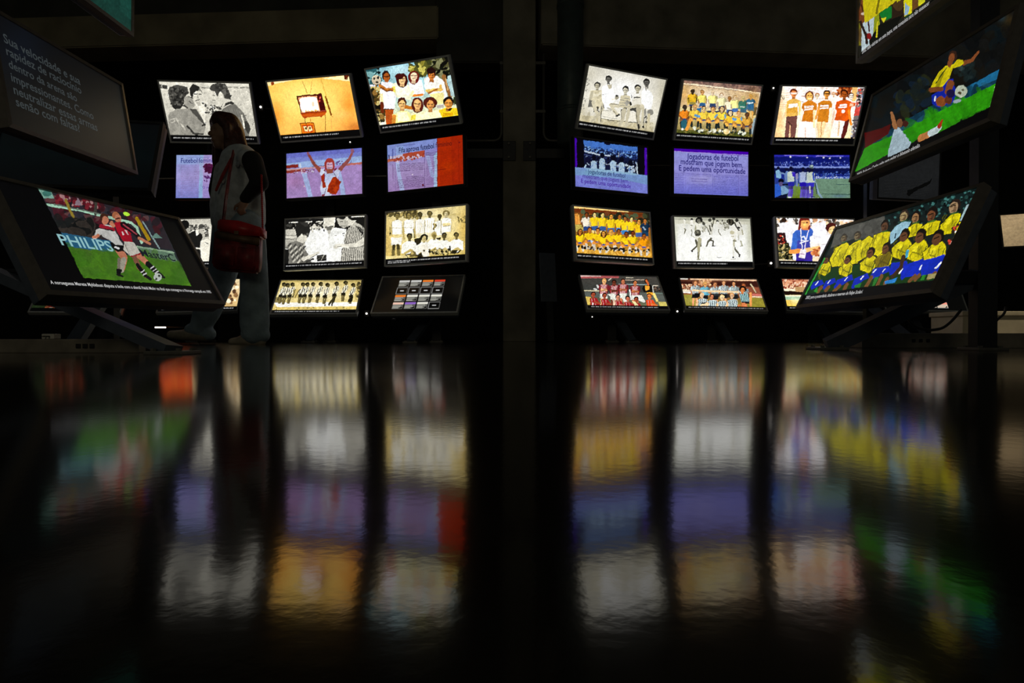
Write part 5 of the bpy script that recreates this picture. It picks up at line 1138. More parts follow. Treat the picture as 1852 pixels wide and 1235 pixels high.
def jersey(pts, dark=None):
    cc = np.array(pts).mean(0)
    p.P([tuple(cc + (np.array(q) - cc) * 1.07) for q in pts], (26, 28, 8), .8)
    p.P(pts, Y)
    p.P([tuple(cc + (np.array(q) - cc) * .55 + (14, 10)) for q in pts], (170, 160, 14), .6)
    p.P([tuple(cc + (np.array(q) - cc) * .3 + (-16, -14)) for q in pts], (226, 214, 40), .6)
    x0, y0 = pts[0]
    c = np.array(pts).mean(0)
    for j in range(7):
        a = (c[0] + RNG.uniform(-40, 36), c[1] + RNG.uniform(-60, 30))
        p.L([a, (a[0] - RNG.uniform(6, 22), a[1] + RNG.uniform(16, 40)), (a[0] - 8, a[1] + 52)], (7, 3), YD, .65)


# back row, far to near
for x, y, k in ((565, 352, 22), (660, 336, 24)):
    jersey([(x - 20, y + 44), (x + 20, y + 28), (x + 46, y + 60), (x, y + 190), (x - 80, y + 200), (x - 100, y + 150), (x - 60, y + 70)])
    p.E(x, y - 6, k, k * 1.25, (50, 44, 36), 20).E(x - 4, y + 4, k * .8, k * 1.1, (110, 96, 70), 20)
jersey([(690, 370), (740, 335), (770, 360), (720, 480), (650, 520), (650, 430)])
jersey([(775, 330), (850, 300), (890, 310), (870, 390), (810, 480), (730, 450), (760, 380)])
p.E(852, 258, 28, 40, (20, 16, 14), 20).E(848, 274, 22, 34, (90, 60, 40), 20)
p.P([(930, 265), (980, 235), (1030, 240), (1010, 290), (960, 330), (890, 395), (885, 320)], (140, 180, 196)).E(985, 190, 30, 42, (46, 36, 30), 20).E(980, 202, 24, 36, (150, 130, 90), 20).L([(925, 320), (920, 350)], 9, (30, 50, 70))
jersey([(1020, 275), (1070, 240), (1110, 255), (1090, 330), (1000, 350), (985, 310)])
p.E(1072, 195, 30, 40, (20, 16, 14), 20).E(1062, 212, 24, 34, (150, 110, 70), 20)
jersey([(1110, 270), (1180, 225), (1236, 235), (1215, 310), (1130, 340), (1090, 320)])
p.E(1185, 172, 34, 42, (20, 14, 12), 20).E(1172, 196, 28, 38, (110, 66, 40), 20)
jersey([(1240, 260), (1320, 180), (1380, 180), (1365, 230), (1310, 320), (1220, 330)])
p.E(1345, 116, 34, 40, (36, 26, 22), 20).E(1328, 140, 30, 42, (160, 130, 96), 20).L([(1310, 125), (1345, 112)], 7, (40, 30, 20))
p.L([(1370, 250), (1290, 480), (1270, 490)], 18, (210, 190, 20)).specks([(1330, 260), (1370, 250), (1300, 400), (1290, 400)], [(230, 220, 200), (40, 30, 20), (190, 60, 40)], 16, 10)
# front row crouching, far to near
for x, y, s_ in ((442, 500, .75), (590, 500, .8), (750, 450, .95), (858, 420, 1.0), (985, 330, 1.15), (1095, 335, 1.25), (1215, 345, 1.35)):
    jersey([(x - 30 * s_, y + 40 * s_), (x + 20 * s_, y + 20 * s_), (x + 44 * s_, y + 50 * s_), (x + 36 * s_, y + 110 * s_), (x - 10 * s_, y + 150 * s_), (x - 70 * s_, y + 130 * s_), (x - 76 * s_, y + 80 * s_)])
    p.L([(x - 40 * s_, y + 90 * s_), (x + 10 * s_, y + 110 * s_)], 8, YD).L([(x + 36 * s_, y + 60 * s_), (x, y + 150 * s_)], 6, (40, 70, 20), .8)
    p.E(x + 6 * s_, y - 4 * s_, 28 * s_, 38 * s_, (18, 13, 10), 25).E(x - 4 * s_, y + 12 * s_, 22 * s_, 32 * s_, (96, 60, 36), 25).L([(x - 16 * s_, y + 8 * s_), (x + 8 * s_, y - 2 * s_)], 6 * s_, (40, 24, 14))
p.P([(820, 470), (900, 430), (880, 540), (800, 560), (770, 510)], (60, 44, 20), .6)
for a, b, h in (((335, 690), (415, 650), 34), ((420, 690), (500, 640), 40), ((500, 690), (620, 620), 48), ((620, 690), (730, 610), 56), ((750, 620), (880, 560), 56), ((880, 590), (1000, 530), 66), ((960, 620), (1110, 520), 80), ((1110, 600), (1260, 490), 90)):
    p.P([a, (a[0] + 20, a[1] - h), (b[0], b[1] - h * .3), (b[0] + 14, b[1] + 18), (b[0] - 30, b[1] + 36), (a[0] + 6, a[1] + 20)], B)
    p.L([(b[0] - 30, b[1] + 6), (b[0] - 46, b[1] + 26)], 7, (206, 214, 230))
p.P([(1100, 510), (1270, 470), (1235, 590), (1100, 610)], B).P([(960, 545), (1105, 505), (1090, 605), (960, 625)], (14, 40, 180)).L([(1200, 560), (1240, 520)], 10, (220, 226, 236)).L([(1090, 570), (1105, 540)], 9, (220, 226, 236)).L([(950, 595), (970, 565)], 10, (220, 226, 236)).L([(770, 590), (790, 570)], 8, (220, 226, 236))
for a, b in (((760, 620), (720, 690)), ((830, 610), (800, 680)), ((540, 680), (500, 720)), ((1060, 610), (1020, 650)), ((1090, 605), (1060, 640)), ((590, 670), (570, 705)), ((460, 690), (440, 715)), ((410, 690), (385, 725)), ((870, 630), (850, 670)), ((1200, 590), (1150, 630))):
    p.L([a, b], 22, (110, 74, 40))
p.P([(1150, 600), (1225, 590), (1200, 628), (1140, 635)], (150, 140, 90)).P([(780, 620), (810, 620), (780, 680), (765, 680)], (40, 110, 40)).P([(640, 680), (690, 660), (680, 690), (650, 695)], (40, 120, 40)).P([(355, 720), (380, 690), (385, 730)], (40, 130, 40)).P([(1110, 605), (1135, 605), (1120, 640), (1095, 640)], (40, 120, 40)).P([(850, 650), (940, 625), (920, 660), (850, 670)], (40, 120, 190)).L([(1010, 440), (1000, 480)], 16, (60, 160, 190)).L([(980, 480), (960, 560), (900, 620)], (30, 20), (60, 40, 24))
for x, y, k, c in ((565, 352, 20, 96), (660, 336, 22, 96), (848, 274, 22, 70), (980, 202, 24, 130), (1062, 212, 24, 130), (1172, 196, 28, 90), (1328, 140, 30, 140)):
    p.L([(x - k * .7, y - k * .2), (x + k * .5, y - k * .55)], k * .26, (c * .35, c * .24, c * .14)).L([(x - k * .45, y + k * .75), (x + k * .2, y + k * .6)], k * .2, (c * .45, c * .25, c * .2)).E(x + k * .35, y + k * .3, k * .35, k * .8, (c * .6, c * .42, c * .28), 20, .6)
    p.L([(x - k * .6, y + k * 1.5), (x + k * .9, y + k * 1.1)], k * .5, (30, 80, 40), .7)
p.L([(300, 740), (430, 490)], 9, (50, 150, 60))
p.P([(258, 820), (290, 752), (700, 690), (1195, 640), (1170, 707)], (4, 4, 5))
p.text('2002: para a posteridade, titulares e reservas de Felipe Scolari.', (298, 776), (695, 734), (190, 190, 190), 1.6)
p.noise(.04)
PICS['P3'] = (p, .25, 1.0)

# --- near right, middle: sliding tackle
p = pic((1500, 0, 5.145), [(421, 905), (1735, 80), (1490, 1106), (206, 1646)], 300, 168, 0)
p.bg((10, 11, 12))
p.P([(421, 905), (1735, 80), (1600, 640), (330, 1420)], (14, 15, 16)).specks([(440, 920), (1720, 120), (1600, 600), (360, 1380)], [(6, 8, 9), (16, 18, 19), (20, 17, 12), (9, 19, 23), (12, 13, 12)], 150, 60, .6, 1.6).specks([(600, 900), (950, 700), (900, 1000), (620, 1100)], [(10, 24, 34), (20, 26, 24), (16, 30, 46), (36, 40, 20)], 40, 30, .7, 1.8).specks([(1150, 600), (1330, 560), (1330, 720), (1160, 740)], [(50, 66, 66), (24, 36, 36)], 16, 24, .6, 1.6).glow(1650, 180, 90, 70, (60, 44, 18), .7).glow(1590, 160, 50, 50, (30, 50, 60), .8)
p.P([(1590, 630), (1545, 775), (700, 1230), (360, 1400), (400, 1290), (720, 1100)], (14, 50, 70)).P([(1590, 630), (1570, 720), (1280, 850), (1290, 790)], (26, 96, 136)).specks([(420, 1300), (1500, 750), (1500, 790), (500, 1330)], [(30, 80, 100), (10, 40, 54), (16, 60, 80)], 60, 26, .6, 2.5)
p.P([(1555, 765), (1500, 985), (820, 1270), (226, 1595), (330, 1360), (640, 1230), (1000, 1040)], (38, 132, 8)).P([(1555, 765), (1530, 860), (1000, 1100), (640, 1230), (1000, 1040)], (48, 150, 10), .7).L([(1545, 800), (1500, 980)], 10, (150, 220, 130)).specks([(1400, 880), (1480, 960), (600, 1380), (500, 1340)], [(44, 146, 12), (32, 116, 8)], 80, 30, .5, 4)
p.P([(330, 1230), (480, 1190), (560, 1150), (540, 1240), (330, 1370)], (70, 10, 10))
# player in yellow
Sk = (120, 66, 34)
p.L([(1230, 590), (1310, 560), (1370, 480)], (40, 20), Sk).P([(1140, 600), (1170, 560), (1220, 560), (1235, 590), (1200, 620), (1130, 640), (1095, 740), (1010, 840), (925, 830), (940, 780), (1000, 680), (1060, 620)], (190, 176, 14)).P([(1060, 650), (1010, 800), (960, 830), (1000, 720)], (120, 110, 10), .7).L([(1070, 640), (970, 780)], 8, (30, 60, 20)).E(1130, 530, 40, 50, (46, 28, 20), 20).E(1120, 545, 26, 40, Sk, 20).P([(1085, 570), (1130, 580), (1100, 640), (1075, 620)], Sk)
p.P([(1090, 740), (1130, 730), (1160, 850), (1140, 950), (1000, 1000), (940, 970), (930, 890), (1000, 850)], (14, 34, 150)).L([(1110, 780), (1080, 860)], (70, 50), Sk).L([(930, 840), (1020, 830)], 44, (110, 60, 30)).E(1020, 945, 50, 46, (130, 70, 30)).E(1090, 930, 36, 40, (90, 46, 24)).E(1110, 870, 40, 40, (26, 20, 60)).L([(968, 900), (962, 935)], 14, (190, 200, 220))
p.E(1210, 850, 60, 54, (170, 180, 160), -35).E(1195, 865, 18, 14, (70, 60, 40)).E(1225, 835, 14, 12, (90, 90, 70)).L([(1150, 945), (1195, 935)], 30, (140, 156, 160))
# sliding player in white (lower left)
p.P([(600, 1170), (640, 1190), (740, 1330), (690, 1430), (620, 1600), (520, 1570), (530, 1400)], (150, 170, 180)).L([(560, 1500), (600, 1490), (580, 1560)], 14, (40, 50, 70)).L([(590, 1470), (620, 1440)], 12, (40, 50, 70)).P([(740, 1330), (850, 1270), (830, 1380), (690, 1540), (600, 1620), (640, 1500)], (10, 10, 12)).L([(840, 1290), (940, 1240)], (80, 70), (170, 110, 60)).L([(930, 1245), (1000, 1190)], (76, 50), (176, 190, 190)).L([(1000, 1180), (1030, 1120)], (36, 14), (150, 40, 20)).L([(600, 1180), (570, 1050)], (44, 24), (150, 100, 60)).E(650, 1130, 44, 48, (20, 16, 14)).E(640, 1145, 28, 40, (110, 70, 44)).E(690, 1150, 26, 30, (60, 26, 20))
p.P([(206, 1646), (226, 1590), (620, 1420), (1505, 985), (1490, 1106)], (4, 4, 5))
p.text('2002: Roberto Carlos salta para evitar o bloqueio alem\u00e3o.', (240, 1640), (820, 1372), (180, 180, 180), 1.7)
p.noise(.04)
PICS['P2'] = (p, .2, 1.0)

# --- near right, top: celebrating players, only the lower part is in the photograph
p = pic((1500, 0, 5.145), [(1554.5, -50), (1788, -284), (1786.5, -71), (1553.5, 107)], 260, 146, 0, True)
p.bg((30, 30, 24))
p.specks([(300, -300), (1480, -1500), (1480, -500), (300, 400)], [(60, 44, 24), (20, 24, 20), (150, 140, 30), (90, 60, 40), (30, 70, 40)], 120, 70, .7, 1.6)
p.P([(300, 480), (300, 200), (380, 120), (460, 80), (450, 180), (420, 380), (300, 480)], (170, 186, 190)).P([(260, 200), (300, 0), (390, -20), (350, 180), (310, 220), (262, 180)], (110, 60, 30)).L([(300, 50), (330, 140)], 16, (60, 30, 16)).E(320, 130, 24, 14, (190, 170, 150)).L([(290, 210), (340, 320), (350, 400)], 26, (40, 24, 20)).E(372, 335, 22, 32, (130, 20, 20)).L([(360, 160), (372, 290)], 14, (60, 30, 30)).P([(420, 100), (460, 80), (470, 240), (420, 380), (410, 340)], (130, 140, 20)).P([(470, 60), (580, 60), (580, 160), (500, 200), (470, 130)], (16, 110, 40)).P([(480, 170), (530, 160), (510, 210)], (200, 190, 30)).P([(580, 0), (700, -40), (700, 160), (580, 190)], (40, 28, 18)).P([(690, 0), (770, -60), (770, 110), (700, 150)], (200, 190, 20)).P([(705, 20), (750, 60), (730, 130), (700, 140)], (130, 160, 180)).P([(770, -60), (830, -80), (830, 50), (770, 100)], (100, 66, 30)).P([(830, -80), (900, -120), (890, 10), (830, 50)], (190, 186, 30)).P([(460, 230), (690, 130), (600, 260), (380, 420), (370, 380)], (12, 14, 10)).L([(450, 200), (440, 340)], 14, (190, 180, 30)).E(450, 10, 60, 70, (150, 96, 50)).E(640, 30, 50, 70, (70, 50, 26))
for x, y in ((500, -300), (800, -500), (1100, -760)):
    p.P([(x - 170, y + 520), (x - 190, y + 260), (x - 60, y + 130), (x + 60, y + 60), (x + 170, y + 40), (x + 190, y + 260)], (190, 176, 20)).L([(x - 20, y + 200), (x - 60, y + 420)], 20, (110, 100, 14)).L([(x + 90, y + 120), (x + 80, y + 300)], 16, (120, 110, 14)).P([(x - 50, y + 70), (x + 50, y + 10), (x + 50, y + 100), (x - 30, y + 160)], (90, 52, 28)).E(x, y - 6, 84, 100, (22, 15, 11)).E(x - 8, y + 20, 66, 86, (110, 66, 36)).L([(x - 50, y + 20), (x + 40, y - 26)], 20, (44, 24, 14)).L([(x - 34, y + 76), (x + 20, y + 50)], 14, (190, 170, 150))
p.P([(290, 500), (940, 0), (1500, -470), (1500, -430), (290, 540)], (4, 4, 5))
p.text('2002: sete vit\u00f3rias em sete jogos, uma conquista para n\u00e3o esquecer', (305, 505), (935, 35), (180, 180, 180), 1.6)
p.noise(.04)
p.warp = .45
PICS['P1'] = (p, .2, 1.0)


# ------------------------------------------------------------------ room
def quad_box(name, lo, hi, m, label, cat, bevel=0.0):
    bm = bmesh.new()
    box(bm, lo, hi, bevel)
    return struct(bm_obj(name, bm, m), label, cat)


bm = bmesh.new()
vsn = [bm.verts.new(c) for c in ((-14, -8, 0), (14, -8, 0), (14, 12, 0), (-14, 12, 0))]
bm.faces.new(vsn)
struct(bm_obj('floor', bm, 'floor'), 'dark polished floor mirroring the lit displays', 'floor')
quad_box('wall_back', (-14, 9.0, 0), (14, 9.2, 5.2), 'black_wall', 'black wall far behind the display towers', 'wall')
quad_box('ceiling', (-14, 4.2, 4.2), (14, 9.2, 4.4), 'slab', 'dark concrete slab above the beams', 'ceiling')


def beam(name, p0, p1, z0, z1, depth, m, label):
    a, b = Vector(p0), Vector(p1)
    d = (b - a).normalized()
    n = Vector((-d.y, d.x))
    if n.y < 0:
        n = -n
    bm = bmesh.new()
    vs_ = []
    for z in (z0, z1):
        for q in (a, b, b + n * depth, a + n * depth):
            vs_.append(bm.verts.new((q.x, q.y, z)))
    for f in ((0, 1, 2, 3), (4, 5, 6, 7), (0, 1, 5, 4), (1, 2, 6, 5), (2, 3, 7, 6), (3, 0, 4, 7)):
        bm.faces.new([vs_[i] for i in f])
    bmesh.ops.bevel(bm, geom=bm.edges[:], offset=0.012, segments=2, affect='EDGES')
    return struct(bm_obj(name, bm, m), label, 'beam')


beam('concrete_beam', (-0.77, 6.25), (-6.5, 6.55), 3.16, 3.50, 0.35, 'concrete_warm', 'brownish concrete beam over the left display wall')
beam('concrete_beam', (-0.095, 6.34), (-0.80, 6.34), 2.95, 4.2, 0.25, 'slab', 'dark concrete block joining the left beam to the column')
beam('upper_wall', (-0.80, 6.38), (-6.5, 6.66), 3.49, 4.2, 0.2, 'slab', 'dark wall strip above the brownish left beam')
beam('concrete_beam', (0.30, 6.1), (7.0, 6.55), 3.02, 4.0, 0.35, 'concrete', 'deep grey concrete beam over the right display wall')
quad_box('concrete_column', (-0.093, 6.2, 0), (0.245, 6.55, 4.2), 'concrete', 'square concrete column between the two display walls', 'column', 0.012)

# conduits, clamps and duct beside the column


def px(x, y, d):
    """position read at depth d"""
    return Vector(((x - 926) * d / F_PX, d, 0.06 + (607 - y) * d / F_PX))


def bend(pts, n=6):
    """rounded polyline through right-angle corners"""
    pts = [Vector(p) for p in pts]
    out = [pts[0]]
    for i in range(1, len(pts) - 1):
        a, c, b = pts[i - 1], pts[i], pts[i + 1]
        r = min(0.09, (a - c).length * .45, (b - c).length * .45)
        s = c + (a - c).normalized() * r
        e = c + (b - c).normalized() * r
        for k in range(n + 1):
            t = k / n
            out.append(s.lerp(c, t).lerp(c.lerp(e, t), t))
    out.append(pts[-1])
    return out


for xs, xe, side, lab in ((-0.110, -0.50, -1, 'thin conduit bending left at the column'), (0.330, 0.66, 1, 'thin conduit bending right at the column')):
    t = thing('conduit_pipe', lab, 'pipe', (xs, 6.24, 2.09))
    bm = bmesh.new()
    tube(bm, bend([(0, 0, 0.9), (0, 0, 0), (xe - xs, 0, 0)]), 0.014, 10)
    bm_obj('pipe', bm, 'pipe', t, True)
    edge = -0.093 if side < 0 else 0.245
    for z in (0.3, 0.8):
        bm = bmesh.new()
        x0, x1 = sorted((edge - xs, side * 0.018))
        box(bm, (x0, -0.02, z - 0.015), (x1, 0.02, z + 0.015), 0.003)
        bm_obj('pipe_clip', bm, 'pipe', t)
for xa, xb, lab in ((-0.52, -0.093, 'dark steel rail with clamp plate left of the column'), (0.245, 0.67, 'dark steel rail with clamp plate right of the column')):
    left = xa < 0
    c = Vector(((xa + xb) / 2, 6.3, 1.97))
    t = thing('steel_rail', lab, 'rail', c)
    hw = (xb - xa) / 2
    bm = bmesh.new()
    box(bm, (-hw, -0.03, -0.05), (hw, 0.03, 0.05), 0.006)
    bm_obj('rail', bm, 'steel', t)
    e = hw if left else -hw
    sx = 1 if left else -1
    x0, x1 = sorted((e, e + sx * 0.13))
    bm = bmesh.new()
    box(bm, (x0, -0.118, -0.10), (x1, -0.1005, 0.10), 0.004)
    bm_obj('clamp_plate', bm, 'steel', t)
    for dz in (-0.07, 0.07):
        bm = bmesh.new()
        b0 = Vector((e + sx * 0.06, -0.117, dz))
        tube(bm, [b0, b0 + Vector((0, -0.02, 0))], 0.012, 6)
        bm_obj('bolt', bm, 'pipe', t)
bm = bmesh.new()
dc = px(1031, 600, 5.75)
tube(bm, [(dc.x, dc.y, 1.9), (dc.x, dc.y, 2.35), (dc.x, dc.y, 4.2)], 0.125, 28)
for z in (2.2, 3.2):
    tube(bm, [(dc.x, dc.y, z), (dc.x, dc.y, z + 0.03)], 0.132, 28)
tag(bm_obj('air_duct', bm, 'duct', None, True), 'dark teal vertical air duct beside the column', 'duct')
bm = bmesh.new()
box(bm, (-0.08, -0.012, -0.24), (0.08, 0.012, 0.24), 0.006)
o = bm_obj('leaning_panel', bm, 'housing')
o.location = (0.345, 5.75, 0.62)
o.rotation_euler = (math.radians(-8), 0, math.radians(14))
tag(o, 'blue-grey panel standing right of the concrete column', 'panel')
bm = bmesh.new()
box(bm, (-0.03, -0.02, -0.62), (0.03, 0.02, -0.24))
bm_obj('panel_foot', bm, 'steel', o)

# ------------------------------------------------------------------ display monitors
SW = 0.708
MON = {
    'L11': (1.720, (-2.529, 5.005, 1.948), (115.2, -0.6, 4.8), 'monitor showing three men talking, black and white, top row'),
    'L12': (1.720, (-1.634, 4.939, 1.953), (117.1, -0.8, -9.3), 'monitor showing an old television on a yellow wall'),
    'L13': (1.720, (-0.777, 4.662, 1.951), (118.9, 0.9, -20.4), 'monitor showing a team in pale shirts under palm trees'),
    'L20': (1.778, (-3.52, 5.15, 1.482), (90, 0, 6), 'monitor mostly hidden behind the dark text monitor, orange corner showing'),
    'L21': (1.778, (-2.738, 5.499, 1.521), (88.7, 0.5, -2.1), 'monitor showing a Futebol feminino page behind the walking person'),
    'L22': (1.778, (-1.640, 5.223, 1.474), (88.6, -1.1, -9.8), 'monitor showing a player with both arms raised, bluish'),
    'L23': (1.778, (-0.732, 5.017, 1.496), (90.7, -0.8, -19.7), 'monitor showing a newspaper page with a red right third'),
    'L31': (1.880, (-2.638, 5.185, 0.890), (82.2, -0.5, -5.3), 'monitor half hidden by the red bag, black and white picture'),
    'L32': (1.880, (-1.581, 5.045, 0.868), (84.6, -1.3, -8.8), 'monitor showing men in white and striped shirts, black and white'),
    'L33': (1.880, (-0.690, 4.744, 0.875), (86.9, -0.7, -20.1), 'monitor showing a sepia team in white shirts'),
    'L40': (1.950, (-3.92, 5.46, 0.452), (52, 0, 12), 'dim monitor seen below the near green football monitor'),
    'L41': (1.950, (-3.073, 5.920, 0.482), (50.8, -1.8, 10.1), 'bottom monitor hidden behind the walking legs'),
    'L42': (1.950, (-1.700, 5.241, 0.419), (47.9, -0.5, 2.8), 'monitor showing a sepia line of striped players, tilted up'),
    'L43': (1.778, (-0.775, 4.950, 0.404), (51.0, -0.3, -9.3), 'dark monitor with a grid of sixteen small tiles left of the column'),
    'R11': (1.720, (0.911, 4.935, 1.999), (113.5, 1.2, 19.2), 'monitor showing five women on a bench, black and white'),
    'R12': (1.720, (1.779, 5.159, 2.007), (110.0, 0.3, 9.2), 'monitor showing a yellow team before a brick wall'),
    'R13': (1.720, (2.678, 5.232, 2.007), (110.1, 0.8, 0.1), 'monitor showing four women in orange and tan T-shirts'),
    'R21': (1.778, (0.837, 5.018, 1.476), (88.5, -0.4, 22.8), 'monitor showing a blue photograph above a headline'),
    'R22': (1.778, (1.781, 5.350, 1.517), (90.0, -0.1, 8.7), 'monitor showing a lilac newspaper headline under a violet band'),
    'R23': (1.778, (2.756, 5.499, 1.521), (88.7, -0.5, 2.1), 'monitor showing players in a blue stadium with green pitch'),
    'R24': (1.778, (3.121, 4.70, 1.336), (93.7, -3.0, 22.3), 'dark grey monitor below the near sliding tackle monitor'),
    'R31': (1.880, (0.826, 4.853, 0.897), (82.3, 0.2, 21.9), 'monitor showing a large yellow squad in two rows'),
    'R32': (1.880, (1.726, 5.122, 0.884), (84.7, -0.8, 10.7), 'monitor showing players training on pale ground'),
    'R33': (1.880, (2.638, 5.185, 0.890), (82.2, 0.5, 5.3), 'monitor showing a blue shirt with a lanyard'),
    'R41': (1.950, (0.970, 5.219, 0.454), (48.1, 0.3, 8.1), 'monitor showing a red and white striped team'),
    'R42': (1.950, (1.934, 5.515, 0.459), (47.2, 1.3, -2.7), 'monitor showing a blue and black striped team'),
    'R43': (1.950, (3.073, 5.920, 0.482), (50.8, 1.8, -10.1), 'bottom monitor with crowd picture, half hidden by the near yellow squad monitor'),
    'R44': (1.778, (4.219, 6.154, 0.470), (51.6, 1.4, -14.7), 'monitor with small tiles seen below the near yellow squad monitor'),
    'S1': (1.778, (5.85, 6.6, 1.24), (70, 0, -25), 'monitor with a plain wood-coloured picture at the right edge'),
    'N1': (1.778, (-1.80, 2.466, 1.686), (91, 0, 88), 'near monitor at top left with a dim teal picture'),
    'N2': (1.778, (-1.810, 2.472, 1.023), (82.1, -2.3, 90.5), 'near dark monitor with a question in white letters'),
    'N3': (1.778, (-1.380, 2.128, 0.366), (58.6, -0.7, 76.1), 'near monitor showing two players fighting for the ball on grass'),
    'N4': (1.778, (-2.17, 2.99, 0.975), (68, 0, 10), 'switched-off monitor just behind the near dark text monitor'),
    'P1': (1.778, (1.605, 2.40, 1.530), (90, 0, -88), 'near monitor cut off at the top right, players in green and yellow'),
    'P2': (1.778, (1.658, 2.420, 0.988), (74.0, -1.5, -84.6), 'near monitor showing a sliding tackle on bright green grass'),
    'P3': (1.778, (1.450, 2.378, 0.381), (61.4, -1.5, -81.4), 'near monitor showing a squad in yellow shirts and blue shorts'),
}


def s2l(c):
    c = np.array(c, float) / 255
    return np.where(c <= .04045, c / 12.92, ((c + .055) / 1.055) ** 2.4)


def letters_mesh(items, W, Hh, name):
    """all lettering of one display as one flat mesh with a colour attribute"""
    V_, F_, C_ = [], [], []
    for txt, a, b, col, ys, k in items:
        cu = bpy.data.curves.new('lettering', 'FONT')
        cu.body = txt
        cu.resolution_u = 3
        cu.offset = 0.012
        ob = bpy.data.objects.new('lettering_tmp', cu)
        COL.objects.link(ob)
        dg = bpy.context.evaluated_depsgraph_get()
        me = bpy.data.meshes.new_from_object(ob.evaluated_get(dg))
        bpy.data.objects.remove(ob)
        bpy.data.curves.remove(cu)
        co = np.empty(len(me.vertices) * 3)
        me.vertices.foreach_get('co', co)
        co = co.reshape(-1, 3)
        A = np.array(((a[0] - .5) * W, (.5 - a[1]) * Hh))
        B = np.array(((b[0] - .5) * W, (.5 - b[1]) * Hh))
        x0, x1 = co[:, 0].min(), co[:, 0].max()
        d = (B - A) / (x1 - x0)
        sc = np.linalg.norm(d)
        n = np.array((-d[1], d[0])) * ys
        n = np.array((0.0, sc * ys)) * .999 + n * .001
        base = len(V_)
        for q in co:
            r = A + d * (q[0] - x0) + n * q[1]
            V_.append((r[0], r[1], 0.0006))
        for f in me.polygons:
            F_.append([base + i for i in f.vertices])
        C_ += [list(s2l(col) * k)] * len(co)
        bpy.data.meshes.remove(me)
    me = bpy.data.meshes.new(name)
    me.from_pydata(V_, [], F_)
    at = me.color_attributes.new('picture', 'FLOAT_COLOR', 'POINT')
    c4 = np.ones((len(V_), 4), np.float32)
    c4[:, :3] = np.array(C_)
    at.data.foreach_set('color', c4.ravel())
    return me


def picture_mesh(img, W, Htot, top):
    h, w, _ = img.shape
    xs = (np.arange(w) / (w - 1) - .5) * W
    ys = top - np.arange(h) / (h - 1) * Htot
    X, Y = np.meshgrid(xs, ys)
    co = np.zeros((h * w, 3), np.float32)
    co[:, 0], co[:, 1] = X.ravel(), Y.ravel()
    i = np.arange(h * w).reshape(h, w)
    f = np.stack([i[1:, :-1], i[1:, 1:], i[:-1, 1:], i[:-1, :-1]], -1).reshape(-1, 4)
    me = bpy.data.meshes.new('screen')
    me.vertices.add(h * w)
    me.vertices.foreach_set('co', co.ravel())
    n = len(f)
    me.loops.add(n * 4)
    me.loops.foreach_set('vertex_index', f.ravel().astype(np.int32))
    me.polygons.add(n)
    me.polygons.foreach_set('loop_start', np.arange(0, n * 4, 4, dtype=np.int32))
    me.update(calc_edges=True)
    at = me.color_attributes.new('picture', 'FLOAT_COLOR', 'POINT')
    c4 = np.ones((h * w, 4), np.float32)
    c4[:, :3] = img.reshape(-1, 3)
    at.data.foreach_set('color', c4.ravel())
    return me


FRAME = {}


def monitor(key):
    A, loc, rot, label = MON[key]
    p, boost, k = PICS[key]
    Hi = SW / A
    img = p.result(boost, k)
    Ht = Hi * (1 + p.cap)
    t = thing('display_monitor', label, 'monitor', loc, [math.radians(v) for v in rot], 'monitors of the video walls')
    top, bot = Hi / 2, Hi / 2 - Ht
    scr = link('screen', picture_mesh(img, SW, Ht, top), 'screen', t)
    if p.texts:
        for item in p.texts:
            link('lettering', letters_mesh([item], SW, Hi, 'lettering'), 'screen', scr)
    # bezel: a raised frame around the glass
    near = key[0] in 'NPS'
    bw = 0.013 if not near else 0.016
    x1, x0 = SW / 2 + bw, SW / 2
    bm = bmesh.new()
    zf, zb = 0.007, -0.03
    ring = []
    for (hw, ht, hb, z) in ((x0, top, bot, -0.002), (x0, top, bot, zf), (x1, top + bw, bot - bw, zf - 0.002), (x1, top + bw, bot - bw, zb)):
        ring.append([bm.verts.new(c) for c in ((-hw, ht, z), (hw, ht, z), (hw, hb, z), (-hw, hb, z))])
    for a, b in zip(ring[:-1], ring[1:]):
        for i in range(4):
            bm.faces.new((a[i], a[(i + 1) % 4], b[(i + 1) % 4], b[i]))
    row2 = key[1] == '2' and not near
    bm_obj('bezel', bm, 'back' if row2 or key == 'N4' else ('bezel_dark' if near else 'bezel'), t)
    # housing: sheet metal tray behind the bezel, then the narrower electronics box
    bm = bmesh.new()
    box(bm, (-x1 + .003, bot - bw + .003, -0.062), (x1 - .003, top + bw - .003, -0.028), 0.006)
    bm_obj('housing', bm, 'housing', t)
    bm = bmesh.new()
    cy = (top + bot) / 2
    box(bm, (-0.22, cy - 0.12, -0.095), (0.22, cy + 0.12, -0.06), 0.012)
    bc = bm_obj('back_cover', bm, 'back', t)
    bm = bmesh.new()
    for j in range(7):
        box(bm, (-0.16, cy + 0.03 + j * 0.011, -0.0975), (0.16, cy + 0.035 + j * 0.011, -0.0945))
    bm_obj('vent_slots', bm, 'hole', bc)
    bm = bmesh.new()
    box(bm, (-0.06, cy - 0.06, -0.115), (0.06, cy + 0.06, -0.094), 0.004)
    bm_obj('mount_plate', bm, 'steel', t)
    R = Euler([math.radians(v) for v in rot]).to_matrix()
    FRAME[key] = (Vector(loc) + R @ Vector((0, cy, -0.112)), R @ Vector((0, 0, 1)), R @ Vector((1, 0, 0)), R @ Vector((0, 1, 0)))
    return t


for key in MON:
    monitor(key)


# ------------------------------------------------------------------ stands carrying each column of monitors
STANDS = []


